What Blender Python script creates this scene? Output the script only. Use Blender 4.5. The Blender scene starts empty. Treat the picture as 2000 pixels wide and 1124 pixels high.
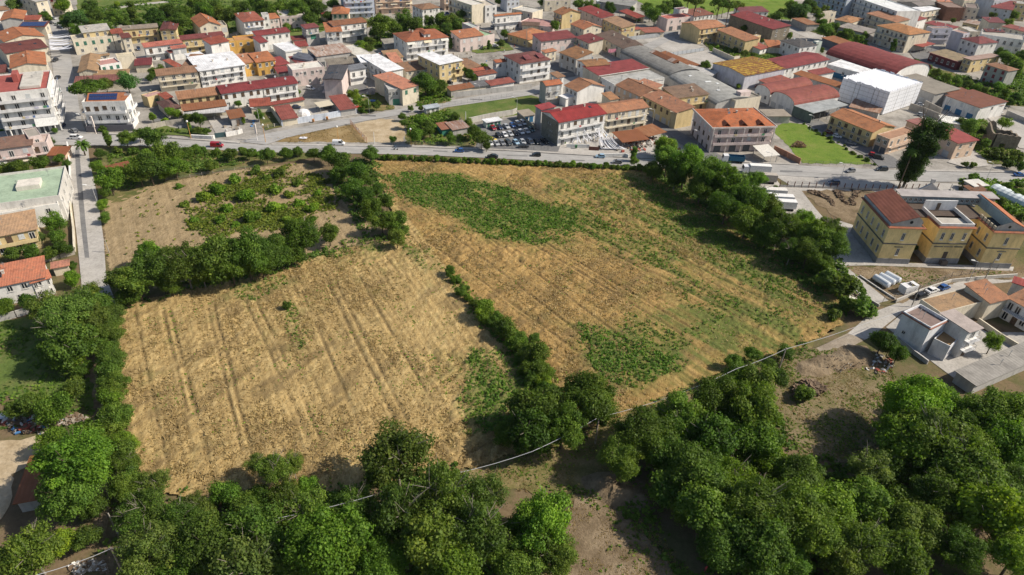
import bpy, bmesh, math, random
import numpy as np
from mathutils import Vector, Matrix
random.seed(7); RNG = np.random.default_rng(11)
SC = bpy.context.scene
COL = SC.collection
# ------------------------------------------------------------------ camera
CAM_H, PITCH, ROLL, F = 110.0, 34.8, 2.45, 1333.3
cd = bpy.data.cameras.new('camera'); cam = bpy.data.objects.new('camera', cd); COL.objects.link(cam)
cd.sensor_width = 36.0; cd.lens = 24.0; cd.clip_start = 1.0; cd.clip_end = 6000.0
RM = Matrix.Rotation(math.radians(90 - PITCH), 3, 'X') @ Matrix.Rotation(math.radians(ROLL), 3, 'Z')
cam.matrix_world = Matrix.Translation((0, 0, CAM_H)) @ RM.to_4x4()
SC.camera = cam
# ------------------------------------------------------------------ light
HAZE = 0.00002
SUN_EL, SUN_AZ = 41.0, -1.0          # azimuth measured from +X towards +Y
w = bpy.data.worlds.new('World'); SC.world = w; w.use_nodes = True
nt = w.node_tree; bg = nt.nodes['Background']
sky = nt.nodes.new('ShaderNodeTexSky'); sky.sky_type = 'NISHITA'; sky.sun_disc = False
sky.sun_elevation = math.radians(SUN_EL); sky.sun_rotation = math.radians(90 - SUN_AZ)
sky.air_density = 1.0; sky.dust_density = 1.5; sky.ozone_density = 1.0
nt.links.new(sky.outputs[0], bg.inputs[0]); bg.inputs[1].default_value = 0.092
sd = bpy.data.lights.new('sun', 'SUN'); sd.energy = 5.0; sd.angle = math.radians(0.6); sd.color = (1.0, 0.90, 0.76)
sun = bpy.data.objects.new('sun', sd); COL.objects.link(sun)
_a, _e = math.radians(SUN_AZ), math.radians(SUN_EL)
SD = Vector((math.cos(_e) * math.cos(_a), math.cos(_e) * math.sin(_a), math.sin(_e)))
sun.rotation_euler = SD.to_track_quat('Z', 'Y').to_euler(); sun.location = (150, 0, 300)
SC.view_settings.view_transform = 'Standard'; SC.view_settings.look = 'None'
SC.view_settings.exposure = 0.25; SC.view_settings.gamma = 1.0; SC.view_settings.use_curve_mapping = False
SC.render.engine = 'CYCLES'
# ------------------------------------------------------------------ survey: sight lines met with the level h
TL = {}
for k in range(8):
    TL['A%d' % k] = (250 * k, 0, 7.492); TL['B%d' % k] = (250 * k, 140, 7.492)
TL.update(S=(0, 0, 1.0), T3=(900, 0, 3.746), T6=(1300, 180, 4.6825), T7=(1600, 200, 4.6825), T8=(1600, 360, 4.6825), T9=(1600, 520, 4.6825),
          TA=(0, 250, 3.746), TB=(0, 500, 3.746), TC=(0, 800, 3.469), Z7=(700, 100, 9.37), TE=(1400, 640, 3.1217), T2=(450, 0, 3.746))
def px(t, p):
    x0, y0, s = TL[t]; return (x0 + p[0] / s, y0 + p[1] / s)
def ray(u, v):
    return RM @ Vector(((u - 1000) / F, -(v - 562) / F, -1.0))
def G(u, v, h=0.0):
    d = ray(u, v); t = (h - CAM_H) / d.z
    return Vector((d.x * t, d.y * t, h))
def GT(t, p, h=0.0):
    if isinstance(p[0], str): t, p = p[0], p[1:]
    return G(*px(t, p), h)
def ppm(u, v, h=0.0):                 # pixels per metre there
    d = ray(u, v); return F / ((h - CAM_H) / d.z)
# ------------------------------------------------------------------ object helpers
def tag(o, label=None, cat=None, group=None, kind=None):
    if label: o['label'] = label
    if cat: o['category'] = cat
    if group: o['group'] = group
    if kind: o['kind'] = kind
    return o
def empty(name, loc, rz=0.0):
    o = bpy.data.objects.new(name, None); COL.objects.link(o); o.location = loc; o.rotation_euler = (0, 0, rz); o.empty_display_size = .5
    return o
class MB:
    """collects quads and polygons, builds one mesh"""
    def __init__(s): s.v = []; s.f = []; s.m = []
    def poly(s, pts, m=0):
        n = len(s.v); s.v += [tuple(p) for p in pts]; s.f.append(tuple(range(n, n + len(pts)))); s.m.append(m)
    def box(s, x0, y0, z0, x1, y1, z1, m=0, bottom=True):
        n = len(s.v)
        s.v += [(x0, y0, z0), (x1, y0, z0), (x1, y1, z0), (x0, y1, z0), (x0, y0, z1), (x1, y0, z1), (x1, y1, z1), (x0, y1, z1)]
        fs = [(4, 5, 6, 7), (0, 1, 5, 4), (1, 2, 6, 5), (2, 3, 7, 6), (3, 0, 4, 7)] + ([(3, 2, 1, 0)] if bottom else [])
        s.f += [tuple(n + i for i in f) for f in fs]; s.m += [m] * len(fs)
    def slab(s, pts, t, m=0):          # polygon given by its top, thickened downwards
        n = len(s.v); k = len(pts)
        s.v += [tuple(p) for p in pts] + [(p[0], p[1], p[2] - t) for p in pts]
        s.f.append(tuple(range(n, n + k))); s.f.append(tuple(range(n + 2 * k - 1, n + k - 1, -1)))
        for i in range(k):
            j = (i + 1) % k; s.f.append((n + i, n + k + i, n + k + j, n + j))
        s.m += [m] * (k + 2)
    def tube(s, a, b, r, r2=None, n=6, m=0, cap=True):
        a = Vector(a); b = Vector(b); r2 = r if r2 is None else r2
        d = (b - a).normalized(); u = d.orthogonal().normalized(); v = d.cross(u); k = len(s.v)
        for c, rr in ((a, r), (b, r2)):
            for i in range(n):
                q = 2 * math.pi * i / n; s.v.append(tuple(c + (u * math.cos(q) + v * math.sin(q)) * rr))
        for i in range(n):
            j = (i + 1) % n; s.f.append((k + i, k + j, k + n + j, k + n + i)); s.m.append(m)
        if cap:
            s.f.append(tuple(range(k + n - 1, k - 1, -1))); s.f.append(tuple(range(k + n, k + 2 * n))); s.m += [m, m]
    def ball(s, c, r, n=8, m=0, sz=1.0):
        k = len(s.v); c = Vector(c); R = n // 2
        for i in range(R + 1):
            t = math.pi * i / R
            for j in range(n):
                p = 2 * math.pi * j / n
                s.v.append((c.x + r * math.sin(t) * math.cos(p), c.y + r * math.sin(t) * math.sin(p), c.z + r * sz * math.cos(t)))
        for i in range(R):
            for j in range(n):
                j2 = (j + 1) % n; s.f.append((k + i * n + j, k + (i + 1) * n + j, k + (i + 1) * n + j2, k + i * n + j2)); s.m.append(m)
    def mesh(s, name, mats):
        me = bpy.data.meshes.new(name); me.from_pydata(s.v, [], s.f)
        for q in (mats if isinstance(mats, (list, tuple)) else [mats]): me.materials.append(q)
        if any(s.m): me.polygons.foreach_set('material_index', s.m)
        me.update(); return me
    def build(s, name, mats, parent=None, color=None, loc=None):
        return ob(name, s.mesh(name, mats), parent, color, loc)
def ob(name, me, parent=None, color=None, loc=None, rz=None, scale=None):
    o = bpy.data.objects.new(name, me); COL.objects.link(o)
    if parent: o.parent = parent
    if color is not None: o.color = (*color, 1.0)
    if loc is not None: o.location = loc
    if rz is not None: o.rotation_euler = (0, 0, rz)
    if scale is not None: o.scale = scale
    return o
def quads_mesh(name, V, mats, attr=None):
    """V: (n,4,3) array of separate quads, attr: (n,) tone per quad"""
    n = len(V); me = bpy.data.meshes.new(name)
    me.vertices.add(n * 4); me.vertices.foreach_set('co', V.reshape(-1).astype(np.float32))
    me.loops.add(n * 4); me.loops.foreach_set('vertex_index', np.arange(n * 4, dtype=np.int32))
    me.polygons.add(n); me.polygons.foreach_set('loop_start', np.arange(0, n * 4, 4, dtype=np.int32))
    me.polygons.foreach_set('loop_total', np.full(n, 4, dtype=np.int32))
    if attr is not None:
        a = me.attributes.new('tone', 'FLOAT', 'FACE'); a.data.foreach_set('value', attr.astype(np.float32))
    for q in (mats if isinstance(mats, (list, tuple)) else [mats]): me.materials.append(q)
    me.update(calc_edges=True); return me
# ------------------------------------------------------------------ materials
def newmat(name, rough=0.85):
    m = bpy.data.materials.new(name); m.use_nodes = True; n = m.node_tree.nodes; b = n['Principled BSDF']
    b.inputs['Roughness'].default_value = rough; b.inputs['Specular IOR Level'].default_value = 0.3
    return m, n, m.node_tree.links, b
def N(n, t, **k):
    x = n.new(t)
    for a, v in k.items(): setattr(x, a, v)
    return x
def noise(n, l, co, scale, detail=4.0, rough=0.6, dist=0.0):
    x = N(n, 'ShaderNodeTexNoise'); x.inputs['Scale'].default_value = scale; x.inputs['Detail'].default_value = detail
    x.inputs['Roughness'].default_value = rough; x.inputs['Distortion'].default_value = dist
    l.new(co, x.inputs['Vector']); return x.outputs[0]
def ramp(n, l, fac, *stops):
    r = N(n, 'ShaderNodeValToRGB'); e = r.color_ramp.elements
    while len(e) < len(stops): e.new(0.5)
    for q, (p, c) in zip(e, stops):
        q.position = p; q.color = (*c, 1) if isinstance(c, (tuple, list)) else (c, c, c, 1)
    l.new(fac, r.inputs[0]); return r.outputs[0]
def mix(n, l, a, b, fac, mode='MIX'):
    x = N(n, 'ShaderNodeMix', data_type='RGBA', blend_type=mode)
    for s, v in ((x.inputs[0], fac), (x.inputs[6], a), (x.inputs[7], b)):
        if isinstance(v, (int, float)): s.default_value = v
        elif isinstance(v, (tuple, list)): s.default_value = (*v, 1)
        else: l.new(v, s)
    return x.outputs[2]
def bump(n, l, b, h, strength=0.4, dist=0.1):
    x = N(n, 'ShaderNodeBump'); x.inputs['Strength'].default_value = strength; x.inputs['Distance'].default_value = dist
    l.new(h, x.inputs['Height']); l.new(x.outputs[0], b.inputs['Normal'])
def coord(n, kind='Object'):
    return N(n, 'ShaderNodeTexCoord').outputs[kind]
def geopos(n): return N(n, 'ShaderNodeNewGeometry').outputs['Position']
def mapv(n, l, co, sc, rot=0.0):
    m = N(n, 'ShaderNodeMapping'); m.inputs['Scale'].default_value = sc; m.inputs['Rotation'].default_value = (0, 0, rot); l.new(co, m.inputs[0]); return m.outputs[0]
M = {}
def plaster():
    m, n, l, b = newmat('plaster', .9); oc = N(n, 'ShaderNodeObjectInfo').outputs['Color']; p = geopos(n)
    st = ramp(n, l, noise(n, l, mapv(n, l, p, (1, 1, .3)), .55, 6, .7), (.33, .62), (.55, 1.0))
    c = mix(n, l, oc, st, .75, 'MULTIPLY')
    gr = ramp(n, l, noise(n, l, p, 2.2, 5, .7), (.3, .86), (.7, 1.05)); c = mix(n, l, c, gr, .8, 'MULTIPLY')
    l.new(c, b.inputs[0]); bump(n, l, b, noise(n, l, p, 5, 3), .15, .05); return m
M['plaster'] = plaster()
def blockwall():
    m, n, l, b = newmat('block_wall', .92); oc = N(n, 'ShaderNodeObjectInfo').outputs['Color']; p = coord(n)
    sx = N(n, 'ShaderNodeSeparateXYZ'); l.new(p, sx.inputs[0]); ad = N(n, 'ShaderNodeMath', operation='ADD'); l.new(sx.outputs[0], ad.inputs[0]); l.new(sx.outputs[1], ad.inputs[1])
    cb = N(n, 'ShaderNodeCombineXYZ'); l.new(ad.outputs[0], cb.inputs[0]); l.new(sx.outputs[2], cb.inputs[1])
    br = N(n, 'ShaderNodeTexBrick'); br.inputs['Scale'].default_value = 1.0; br.inputs['Brick Width'].default_value = .55; br.inputs['Row Height'].default_value = .3
    br.inputs['Mortar Size'].default_value = .03; br.inputs['Color1'].default_value = (.75, .75, .75, 1); br.inputs['Color2'].default_value = (1.05, 1.05, 1.05, 1); br.inputs['Mortar'].default_value = (.7, .7, .7, 1)
    l.new(cb.outputs[0], br.inputs[0])
    c = mix(n, l, oc, br.outputs[0], 1.0, 'MULTIPLY')
    st = ramp(n, l, noise(n, l, geopos(n), .4, 6, .7), (.3, .6), (.6, 1.05)); c = mix(n, l, c, st, .9, 'MULTIPLY')
    l.new(c, b.inputs[0]); bump(n, l, b, br.outputs[0], .3, .03); return m
M['block'] = blockwall()
def tile():
    m, n, l, b = newmat('roof_tile', .85); oc = N(n, 'ShaderNodeObjectInfo').outputs['Color']; p = geopos(n); o = coord(n)
    big = ramp(n, l, noise(n, l, p, .35, 6, .75), (.28, (.42, .40, .38)), (.47, (.9, .9, .9)), (.75, (1.3, 1.2, 1.05)))
    c = mix(n, l, oc, big, 1.0, 'MULTIPLY')
    fine = ramp(n, l, noise(n, l, p, 3.2, 5, .8), (.25, .5), (.55, 1.0), (.8, 1.3)); c = mix(n, l, c, fine, .8, 'MULTIPLY')
    wv = N(n, 'ShaderNodeTexWave', wave_type='BANDS', bands_direction='X'); wv.inputs['Scale'].default_value = .9; wv.inputs['Distortion'].default_value = .6; l.new(o, wv.inputs[0])
    c = mix(n, l, c, ramp(n, l, wv.outputs[0], (.2, .78), (.6, 1.05)), .6, 'MULTIPLY')
    lic = ramp(n, l, noise(n, l, p, .9, 6, .75), (.52, 0), (.68, .7)); c = mix(n, l, c, (.16, .13, .09), lic)
    l.new(c, b.inputs[0]); bump(n, l, b, wv.outputs[0], .5, .08); return m
M['tile'] = tile()
def sheet(name, rust=.0, rough=.75):
    m, n, l, b = newmat(name, rough); oc = N(n, 'ShaderNodeObjectInfo').outputs['Color']; p = geopos(n); o = coord(n)
    c = mix(n, l, oc, ramp(n, l, noise(n, l, p, .3, 5, .7), (.3, .58), (.6, 1.08)), .9, 'MULTIPLY')
    wv = N(n, 'ShaderNodeTexWave', wave_type='BANDS', bands_direction='X'); wv.inputs['Scale'].default_value = .32; wv.inputs['Distortion'].default_value = .1; l.new(o, wv.inputs[0])
    c = mix(n, l, c, ramp(n, l, wv.outputs[0], (.0, .7), (.12, 1.0)), .7, 'MULTIPLY')
    c = mix(n, l, c, ramp(n, l, noise(n, l, mapv(n, l, o, (2.5, .25, 1)), 1.0, 5, .75), (.3, .72), (.6, 1.08)), .6, 'MULTIPLY')
    if rust:
        r = ramp(n, l, noise(n, l, mapv(n, l, o, (.8, .16, 1)), 1.0, 7, .75), (.5 - rust * .3, 0), (.62, rust))
        c = mix(n, l, c, (.20, .075, .03), r)
    l.new(c, b.inputs[0]); bump(n, l, b, wv.outputs[0], .35, .06); return m
M['sheet'] = sheet('sheet_roof'); M['rusty'] = sheet('rusty_sheet', .9, .8)
def flatroof():
    m, n, l, b = newmat('flat_roof', .9); oc = N(n, 'ShaderNodeObjectInfo').outputs['Color']; p = geopos(n)
    c = mix(n, l, oc, ramp(n, l, noise(n, l, p, .25, 7, .72), (.3, .62), (.55, 1.0), (.75, 1.12)), .85, 'MULTIPLY')
    c = mix(n, l, c, ramp(n, l, noise(n, l, p, 2.5, 5, .7), (.3, .8), (.65, 1.05)), .8, 'MULTIPLY')
    l.new(c, b.inputs[0]); bump(n, l, b, noise(n, l, p, 1.5, 4), .2, .08); return m
M['flat'] = flatroof()
def plain(name, rough=.7, spec=.3, metal=0.0, var=.12):
    m, n, l, b = newmat(name, rough); oc = N(n, 'ShaderNodeObjectInfo').outputs['Color']
    c = mix(n, l, oc, ramp(n, l, noise(n, l, geopos(n), 1.7, 4, .7), (.3, 1 - var * 2), (.65, 1 + var * .5)), 1.0, 'MULTIPLY'); l.new(c, b.inputs[0])
    b.inputs['Specular IOR Level'].default_value = spec; b.inputs['Metallic'].default_value = metal; return m
M['plain'] = plain('painted'); M['paint'] = plain('car_paint', .25, .6, 0, .03); M['wood'] = plain('weathered_wood', .85, .2, 0, .3)
def const(name, c, rough=.7, spec=.3):
    m, n, l, b = newmat(name, rough); b.inputs['Specular IOR Level'].default_value = spec
    x = mix(n, l, c, ramp(n, l, noise(n, l, geopos(n), 1.3, 4, .7), (.3, .82), (.65, 1.06)), 1.0, 'MULTIPLY'); l.new(x, b.inputs[0]); return m
M['glass'] = const('window_glass', (.025, .03, .037), .12, .6)
M['frame'] = const('white_frame', (.62, .61, .58)); M['dark'] = const('dark_void', (.02, .02, .022), .9, .1)
M['tyre'] = const('tyre_rubber', (.02, .02, .02), .9); M['rail'] = const('iron_rail', (.22, .23, .24), .5)
M['pv'] = const('solar_cells', (.025, .045, .13), .2, .6); M['dish'] = const('dish_paint', (.7, .7, .68), .5)
M['wire'] = const('cable', (.42, .43, .45), .6); M['lampglass'] = const('lamp_glass', (.75, .75, .72), .3, .5)
M['cloth'] = const('white_cloth', (.72, .74, .80), .9); M['bark'] = const('bark', (.10, .078, .055), .95, .1)
M['concrete'] = const('concrete', (.42, .40, .37), .9)
def leafmat(name, base, warm, dark):
    m, n, l, b = newmat(name, .6); oc = N(n, 'ShaderNodeObjectInfo').outputs['Color']
    at = N(n, 'ShaderNodeAttribute', attribute_name='tone', attribute_type='GEOMETRY').outputs['Fac']
    c = ramp(n, l, at, (.0, dark), (.5, base), (1.0, warm)); c = mix(n, l, c, oc, 1.0, 'MULTIPLY')
    c = mix(n, l, c, ramp(n, l, noise(n, l, geopos(n), .35, 3, .6), (.3, .72), (.7, 1.2)), 1.0, 'MULTIPLY')
    l.new(c, b.inputs[0]); b.inputs['Specular IOR Level'].default_value = .25
    tr = N(n, 'ShaderNodeBsdfTranslucent'); l.new(mix(n, l, c, (1.15, 1.25, .6), 1.0, 'MULTIPLY'), tr.inputs[0])
    ms = N(n, 'ShaderNodeMixShader'); ms.inputs[0].default_value = .42; l.new(b.outputs[0], ms.inputs[1]); l.new(tr.outputs[0], ms.inputs[2])
    l.new(ms.outputs[0], n['Material Output'].inputs[0]); return m
M['leaf'] = leafmat('leaves', (.112, .182, .030), (.20, .27, .044), (.056, .108, .022))
M['straw'] = leafmat('straw', (.37, .272, .128), (.49, .385, .205), (.27, .19, .088))
# ------------------------------------------------------------------ ground
def vnoise(x, y, seed=0):
    xi = np.floor(x).astype(np.int64); yi = np.floor(y).astype(np.int64); fx = x - xi; fy = y - yi
    def h(a, b):
        k = (a * 374761393 + b * 668265263 + seed * 974711) & 0x7fffffff
        k = ((k ^ (k >> 13)) * 1274126177) & 0x7fffffff; return ((k ^ (k >> 16)) & 0xffff) / 65535.0
    sx = fx * fx * (3 - 2 * fx); sy = fy * fy * (3 - 2 * fy)
    return (h(xi, yi) * (1 - sx) + h(xi + 1, yi) * sx) * (1 - sy) + (h(xi, yi + 1) * (1 - sx) + h(xi + 1, yi + 1) * sx) * sy
def fbm(x, y, o=4, seed=0):
    s = 0; a = .5; t = 0
    for k in range(o): s = s + a * vnoise(x * 2 ** k, y * 2 ** k, seed + k); t += a; a *= .55
    return s / t
def inpoly(x, y, P):
    c = np.zeros(x.shape, bool); j = len(P) - 1
    for i in range(len(P)):
        xi, yi = P[i]; xj, yj = P[j]
        if yi != yj: c ^= ((yi > y) != (yj > y)) & (x < (xj - xi) * (y - yi) / (yj - yi) + xi)
        j = i
    return c
def segdist(x, y, a, b):
    dx, dy = b[0] - a[0], b[1] - a[1]; t = np.clip(((x - a[0]) * dx + (y - a[1]) * dy) / (dx * dx + dy * dy), 0, 1)
    return np.hypot(x - a[0] - t * dx, y - a[1] - t * dy)
def P2(pts): return [(q.x, q.y) for q in (G(*p) for p in pts)]
def softmask(x, y, poly, jit=3.0, seed=3):
    jx = (fbm(x * .18, y * .18, 3, seed) - .5) * 2 * jit; jy = (fbm(x * .18, y * .18, 3, seed + 9) - .5) * 2 * jit
    return inpoly(x + jx, y + jy, poly)
def groundmat(name, cols, scale=.08, fine=1.3, b_=.4, stretch=None, rot=0.0):
    m, n, l, b = newmat(name, .95); p = geopos(n); q = mapv(n, l, p, stretch, rot) if stretch else p
    a = noise(n, l, q, scale, 7, .68); c = ramp(n, l, a, *cols)
    f = noise(n, l, q, fine, 6, .75); c = mix(n, l, c, ramp(n, l, f, (.28, .62), (.5, 1.0), (.75, 1.22)), .85, 'MULTIPLY')
    l.new(c, b.inputs[0]); b.inputs['Specular IOR Level'].default_value = .1
    bump(n, l, b, f, b_, .25); return m
M['earth'] = groundmat('earth', [(.3, (.10, .075, .045)), (.45, (.17, .125, .075)), (.55, (.12, .11, .05)), (.68, (.075, .085, .03))], .07)
M['town'] = groundmat('town_paving', [(.3, (.13, .12, .105)), (.45, (.26, .245, .22)), (.6, (.35, .33, .30)), (.75, (.22, .205, .175))], .09, .9, .25)
M['road'] = groundmat('asphalt', [(.3, (.25, .245, .235)), (.5, (.33, .325, .315)), (.7, (.38, .37, .355))], .22, 1.4, .12, (.25, 1.2, 1))
M['pale'] = groundmat('pale_concrete', [(.3, (.29, .275, .25)), (.5, (.39, .372, .345)), (.7, (.46, .44, .41))], .12, 1.5, .12)
M['darkpave'] = groundmat('dark_asphalt', [(.3, (.13, .13, .135)), (.55, (.18, .18, .18)), (.7, (.22, .22, .215))], .1, 1.2, .1)
M['lawn'] = groundmat('lawn', [(.3, (.06, .095, .025)), (.47, (.10, .145, .035)), (.58, (.135, .155, .05)), (.72, (.22, .18, .085))], .11, 1.6, .6)
M['lawn2'] = groundmat('bright_lawn', [(.3, (.08, .135, .022)), (.47, (.125, .195, .03)), (.62, (.165, .21, .045)), (.75, (.20, .19, .07))], .12, 1.6, .6)
M['drygrass'] = groundmat('dry_grass', [(.3, (.14, .11, .05)), (.5, (.24, .17, .08)), (.68, (.33, .25, .13)), (.8, (.15, .15, .05))], .1, 1.8, .5)
M['sand'] = groundmat('pale_dirt', [(.3, (.24, .18, .10)), (.5, (.40, .32, .21)), (.7, (.52, .44, .32))], .12, 1.6, .4)
M['dirt'] = groundmat('brown_dirt', [(.3, (.09, .085, .035)), (.42, (.16, .12, .075)), (.55, (.24, .185, .12)), (.66, (.29, .23, .155)), (.78, (.14, .14, .05))], .13, 2.2, 1.0)
M['track'] = groundmat('packed_track', [(.3, (.20, .165, .125)), (.5, (.30, .255, .20)), (.7, (.36, .32, .265))], .2, 2.5, .5)
M['grassy'] = groundmat('dry_grass_verge', [(.3, (.10, .10, .035)), (.48, (.17, .15, .06)), (.6, (.25, .195, .10)), (.75, (.12, .13, .04))], .2, 2.2, .8)
M['clearing'] = groundmat('weedy_clearing', [(.3, (.09, .10, .035)), (.44, (.17, .145, .07)), (.56, (.24, .19, .115)), (.68, (.20, .165, .085)), (.78, (.11, .125, .04))], .17, 2.4, 1.0)
M['scrub'] = groundmat('scrub_ground', [(.3, (.07, .085, .03)), (.48, (.11, .12, .04)), (.6, (.20, .16, .075)), (.75, (.27, .21, .11))], .14, 1.5, .8)
SOFT = dict(clearing=1.0, grassy=1.0, lawn=.6, lawn2=.7, drygrass=.6, sand=.7, dirt=.9, scrub=.7)
def sheetpoly(name, pts, z, m, t=None):
    q = [(GT(t, p) if t else G(*p)) for p in pts]; V = [(v.x, v.y, z) for v in q]
    if m in SOFT:                                       # uneven natural edge
        V = []; r = random.Random(len(pts))
        for i, a in enumerate(q):
            b = q[(i + 1) % len(q)]; n = max(1, min(40, int((b - a).length / 1.8)))
            for k in range(n): p = a.lerp(b, k / n); V.append((p.x + r.uniform(-1, 1) * SOFT[m], p.y + r.uniform(-1, 1) * SOFT[m], z))
    mb = MB(); mb.poly(V); me = mb.mesh(name, M[m])
    if me.polygons[0].normal.z < 0: me.flip_normals()
    return tag(ob(name, me), kind='structure')
mb = MB(); mb.poly([(-1200, -200, 0), (1200, -200, 0), (1200, 1600, 0), (-1200, 1600, 0)]); tag(mb.build('ground', M['earth']), kind='structure')
sheetpoly('town_ground', [(-700, 250), (0, 268), (140, 276), (500, 292), (1000, 305), (1300, 322), (1540, 342), (1700, 372), (2000, 362), (2600, 360), (2600, -70), (1900, -75), (300, -60), (-700, -60)], .02, 'town')
Z = [0.024]
def zone(name, m, pts, t='S'):
    Z[0] += .004; return sheetpoly(name, pts, Z[0], m, t)
zone('park_lawn', 'lawn', [(150, -60), (620, -60), (640, 60), (560, 80), (470, 60), (430, 70), (370, 90), (330, 70), (230, 48), (175, 62), (150, 30)])
zone('park_path', 'pale', [(198, 18), (232, 13), (262, 8), (330, 2), (330, 5), (262, 12), (234, 17), (200, 22)])
zone('meadow', 'lawn2', [(1150, -60), (1560, -60), (1545, 40), (1470, 34), (1430, 22), (1400, 30), (1330, 34), (1260, 12)])
zone('green_slope', 'lawn', [(690, 85), (760, 62), (920, 40), (915, 60), (870, 68), (760, 90), (720, 100)])
zone('shrub_strip', 'scrub', [(1770, 130), (1850, 165), (1900, 186), (1960, 206), (2100, 215), (2100, 110), (1965, 100), (1958, 135), (1930, 165), (1860, 142), (1800, 127)])
zone('dry_verge', 'drygrass', [(512, 275), (690, 243), (717, 279), (520, 277)])
zone('sandy_lot', 'sand', [(692, 243), (740, 232), (790, 236), (790, 278), (718, 279)])
zone('garden_lot', 'scrub', [(792, 230), (870, 212), (905, 236), (930, 262), (930, 288), (792, 282)])
zone('grass_lot', 'lawn', [(866, 210), (900, 202), (1036, 186), (1080, 200), (1046, 222), (960, 232), (905, 236)])
zone('car_lot', 'darkpave', [(934, 243), (1040, 226), (1120, 290), (1090, 297), (930, 290)])
zone('house_forecourt', 'pale', [(1090, 297), (1098, 275), (1200, 250), (1300, 268), (1360, 312), (1200, 308)])
zone('bright_lawn', 'lawn2', [(1508, 252), (1535, 240), (1570, 243), (1706, 322), (1640, 321), (1568, 319)])
zone('gravel_yard', 'pale', [(1255, 78), (1300, 72), (1375, 92), (1320, 108)])
zone('gravel_lot', 'pale', [(1320, 112), (1385, 98), (1440, 118), (1400, 140), (1350, 130)])
zone('white_lane', 'pale', [(1530, 55), (1545, 50), (1610, 70), (1625, 82), (1590, 80)])
zone('dusty_verge', 'pale', [(1500, 336), (1700, 352), (1872, 360), (1872, 386), (1720, 378), (1560, 373)])
zone('school_yard', 'dirt', [(1560, 372), (1700, 372), (1720, 378), (1872, 385), (1880, 420), (1700, 450), (1640, 430)])
zone('school_lawn', 'dirt', [(1650, 520), (1980, 530), (2100, 500), (2100, 540), (1870, 548), (1760, 595), (1700, 565)])
zone('school_path', 'pale', [(1525, 366), (1560, 366), (1590, 405), (1620, 440), (1640, 432), (1665, 440), (1705, 512), (1980, 522), (1978, 530), (1700, 519), (1650, 520), (1735, 588), (1702, 596), (1630, 520), (1600, 440)])
zone('truck_yard', 'pale', [(1390, 325), (1500, 330), (1530, 370), (1600, 440), (1560, 440), (1440, 380)])
zone('vegetable_garden', 'scrub', [(1872, 352), (1890, 345), (2200, 350), (2200, 480), (2010, 440), (1930, 392)])
zone('left_garden', 'scrub', [(185, 300), (230, 285), (600, 296), (640, 305), (330, 350), (240, 395), (205, 400)])
zone('yard_concrete', 'pale', [(1730, 640), (1790, 590), (1930, 650), (2060, 650), (2060, 700), (1870, 745)])
zone('grass_verge', 'grassy', [(900, 925), (1060, 860), (1180, 820), (1430, 705), (1640, 640), (1560, 690), (1420, 745), (1300, 795), (1200, 850), (1100, 920), (960, 960)])
zone('dirt_clearing', 'clearing', [(1380, 700), (1560, 680), (1720, 690), (1760, 760), (1720, 860), (1640, 900), (1560, 900), (1520, 800)])
zone('dirt_track', 'dirt', [(1120, 980), (1180, 960), (1330, 1124), (1400, 1200), (1080, 1200)])
zone('shady_earth', 'grassy', [(880, 930), (1100, 850), (1250, 790), (1330, 760), (1250, 880), (1150, 960), (1000, 960)])
zone('left_grass', 'lawn', [(-80, 640), (60, 620), (190, 650), (185, 800), (100, 780), (-80, 770)])
zone('left_yard', 'sand', [(-60, 870), (70, 855), (105, 862), (60, 905), (30, 925), (20, 1000), (-60, 1060)])
zone('lane_left', 'dirt', [(165, 650), (190, 650), (208, 830), (218, 1124), (190, 1124), (190, 850)])
# roads (upper sheet), pavements with a kerb
def strip(name, L, R, z, m):
    mb = MB(); a = [G(*p) for p in L]; b = [G(*p) for p in R]
    for i in range(len(a) - 1):
        mb.poly([(a[i].x, a[i].y, z), (b[i].x, b[i].y, z), (b[i + 1].x, b[i + 1].y, z), (a[i + 1].x, a[i + 1].y, z)])
    me = mb.mesh(name, M[m])
    if me.polygons[0].normal.z < 0: me.flip_normals()
    return tag(ob(name, me), kind='structure')
strip('main_road', [(-500, 230), (100, 257), (300, 270), (500, 284), (800, 289), (1000, 297), (1200, 309), (1400, 317), (1600, 326), (1800, 336), (2000, 340), (2500, 345)],
      [(-500, 262), (100, 284), (300, 287), (500, 298), (800, 303), (1000, 312), (1200, 324), (1400, 334), (1560, 346), (1700, 352), (1830, 356), (2500, 362)], .18, 'road')
strip('side_street', [(60, -60), (85, 20), (95, 70), (104, 140), (107, 200), (112, 256), (118, 264)], [(110, -60), (112, 20), (133, 70), (140, 120), (150, 180), (160, 240), (170, 264)], .184, 'road')
strip('lower_lane', [(140, 286), (133, 310), (140, 380), (150, 460), (160, 560), (130, 600)], [(172, 287), (176, 320), (190, 380), (203, 470), (208, 545), (230, 600)], .184, 'pale')
strip('lane_patch', [(147, 290), (148, 330), (158, 440), (166, 505)], [(155, 290), (158, 330), (168, 440), (175, 505)], .19, 'darkpave')
strip('middle_road', [(470, 278), (520, 262), (650, 238), (830, 205), (1036, 172), (1110, 150), (1190, 118), (1300, 70), (1340, 60)], [(520, 284), (560, 270), (690, 241), (850, 214), (1036, 187), (1130, 165), (1210, 128), (1320, 75), (1360, 62)], .188, 'road')
strip('back_street', [(1225, 225), (1245, 222), (1330, 282), (1380, 317)], [(1195, 190), (1262, 222), (1345, 268), (1420, 312)], .192, 'darkpave')
strip('east_street', [(1535, 222), (1600, 255), (1700, 310), (1720, 330)], [(1560, 212), (1625, 250), (1745, 308), (1770, 328)], .196, 'darkpave')
strip('farm_lane', [(1655, 652), (1670, 640), (1700, 612), (1800, 575), (1880, 548), (2100, 520)], [(1675, 668), (1700, 660), (1760, 612), (1830, 580), (1900, 558), (2100, 540)], .05, 'pale')
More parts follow.
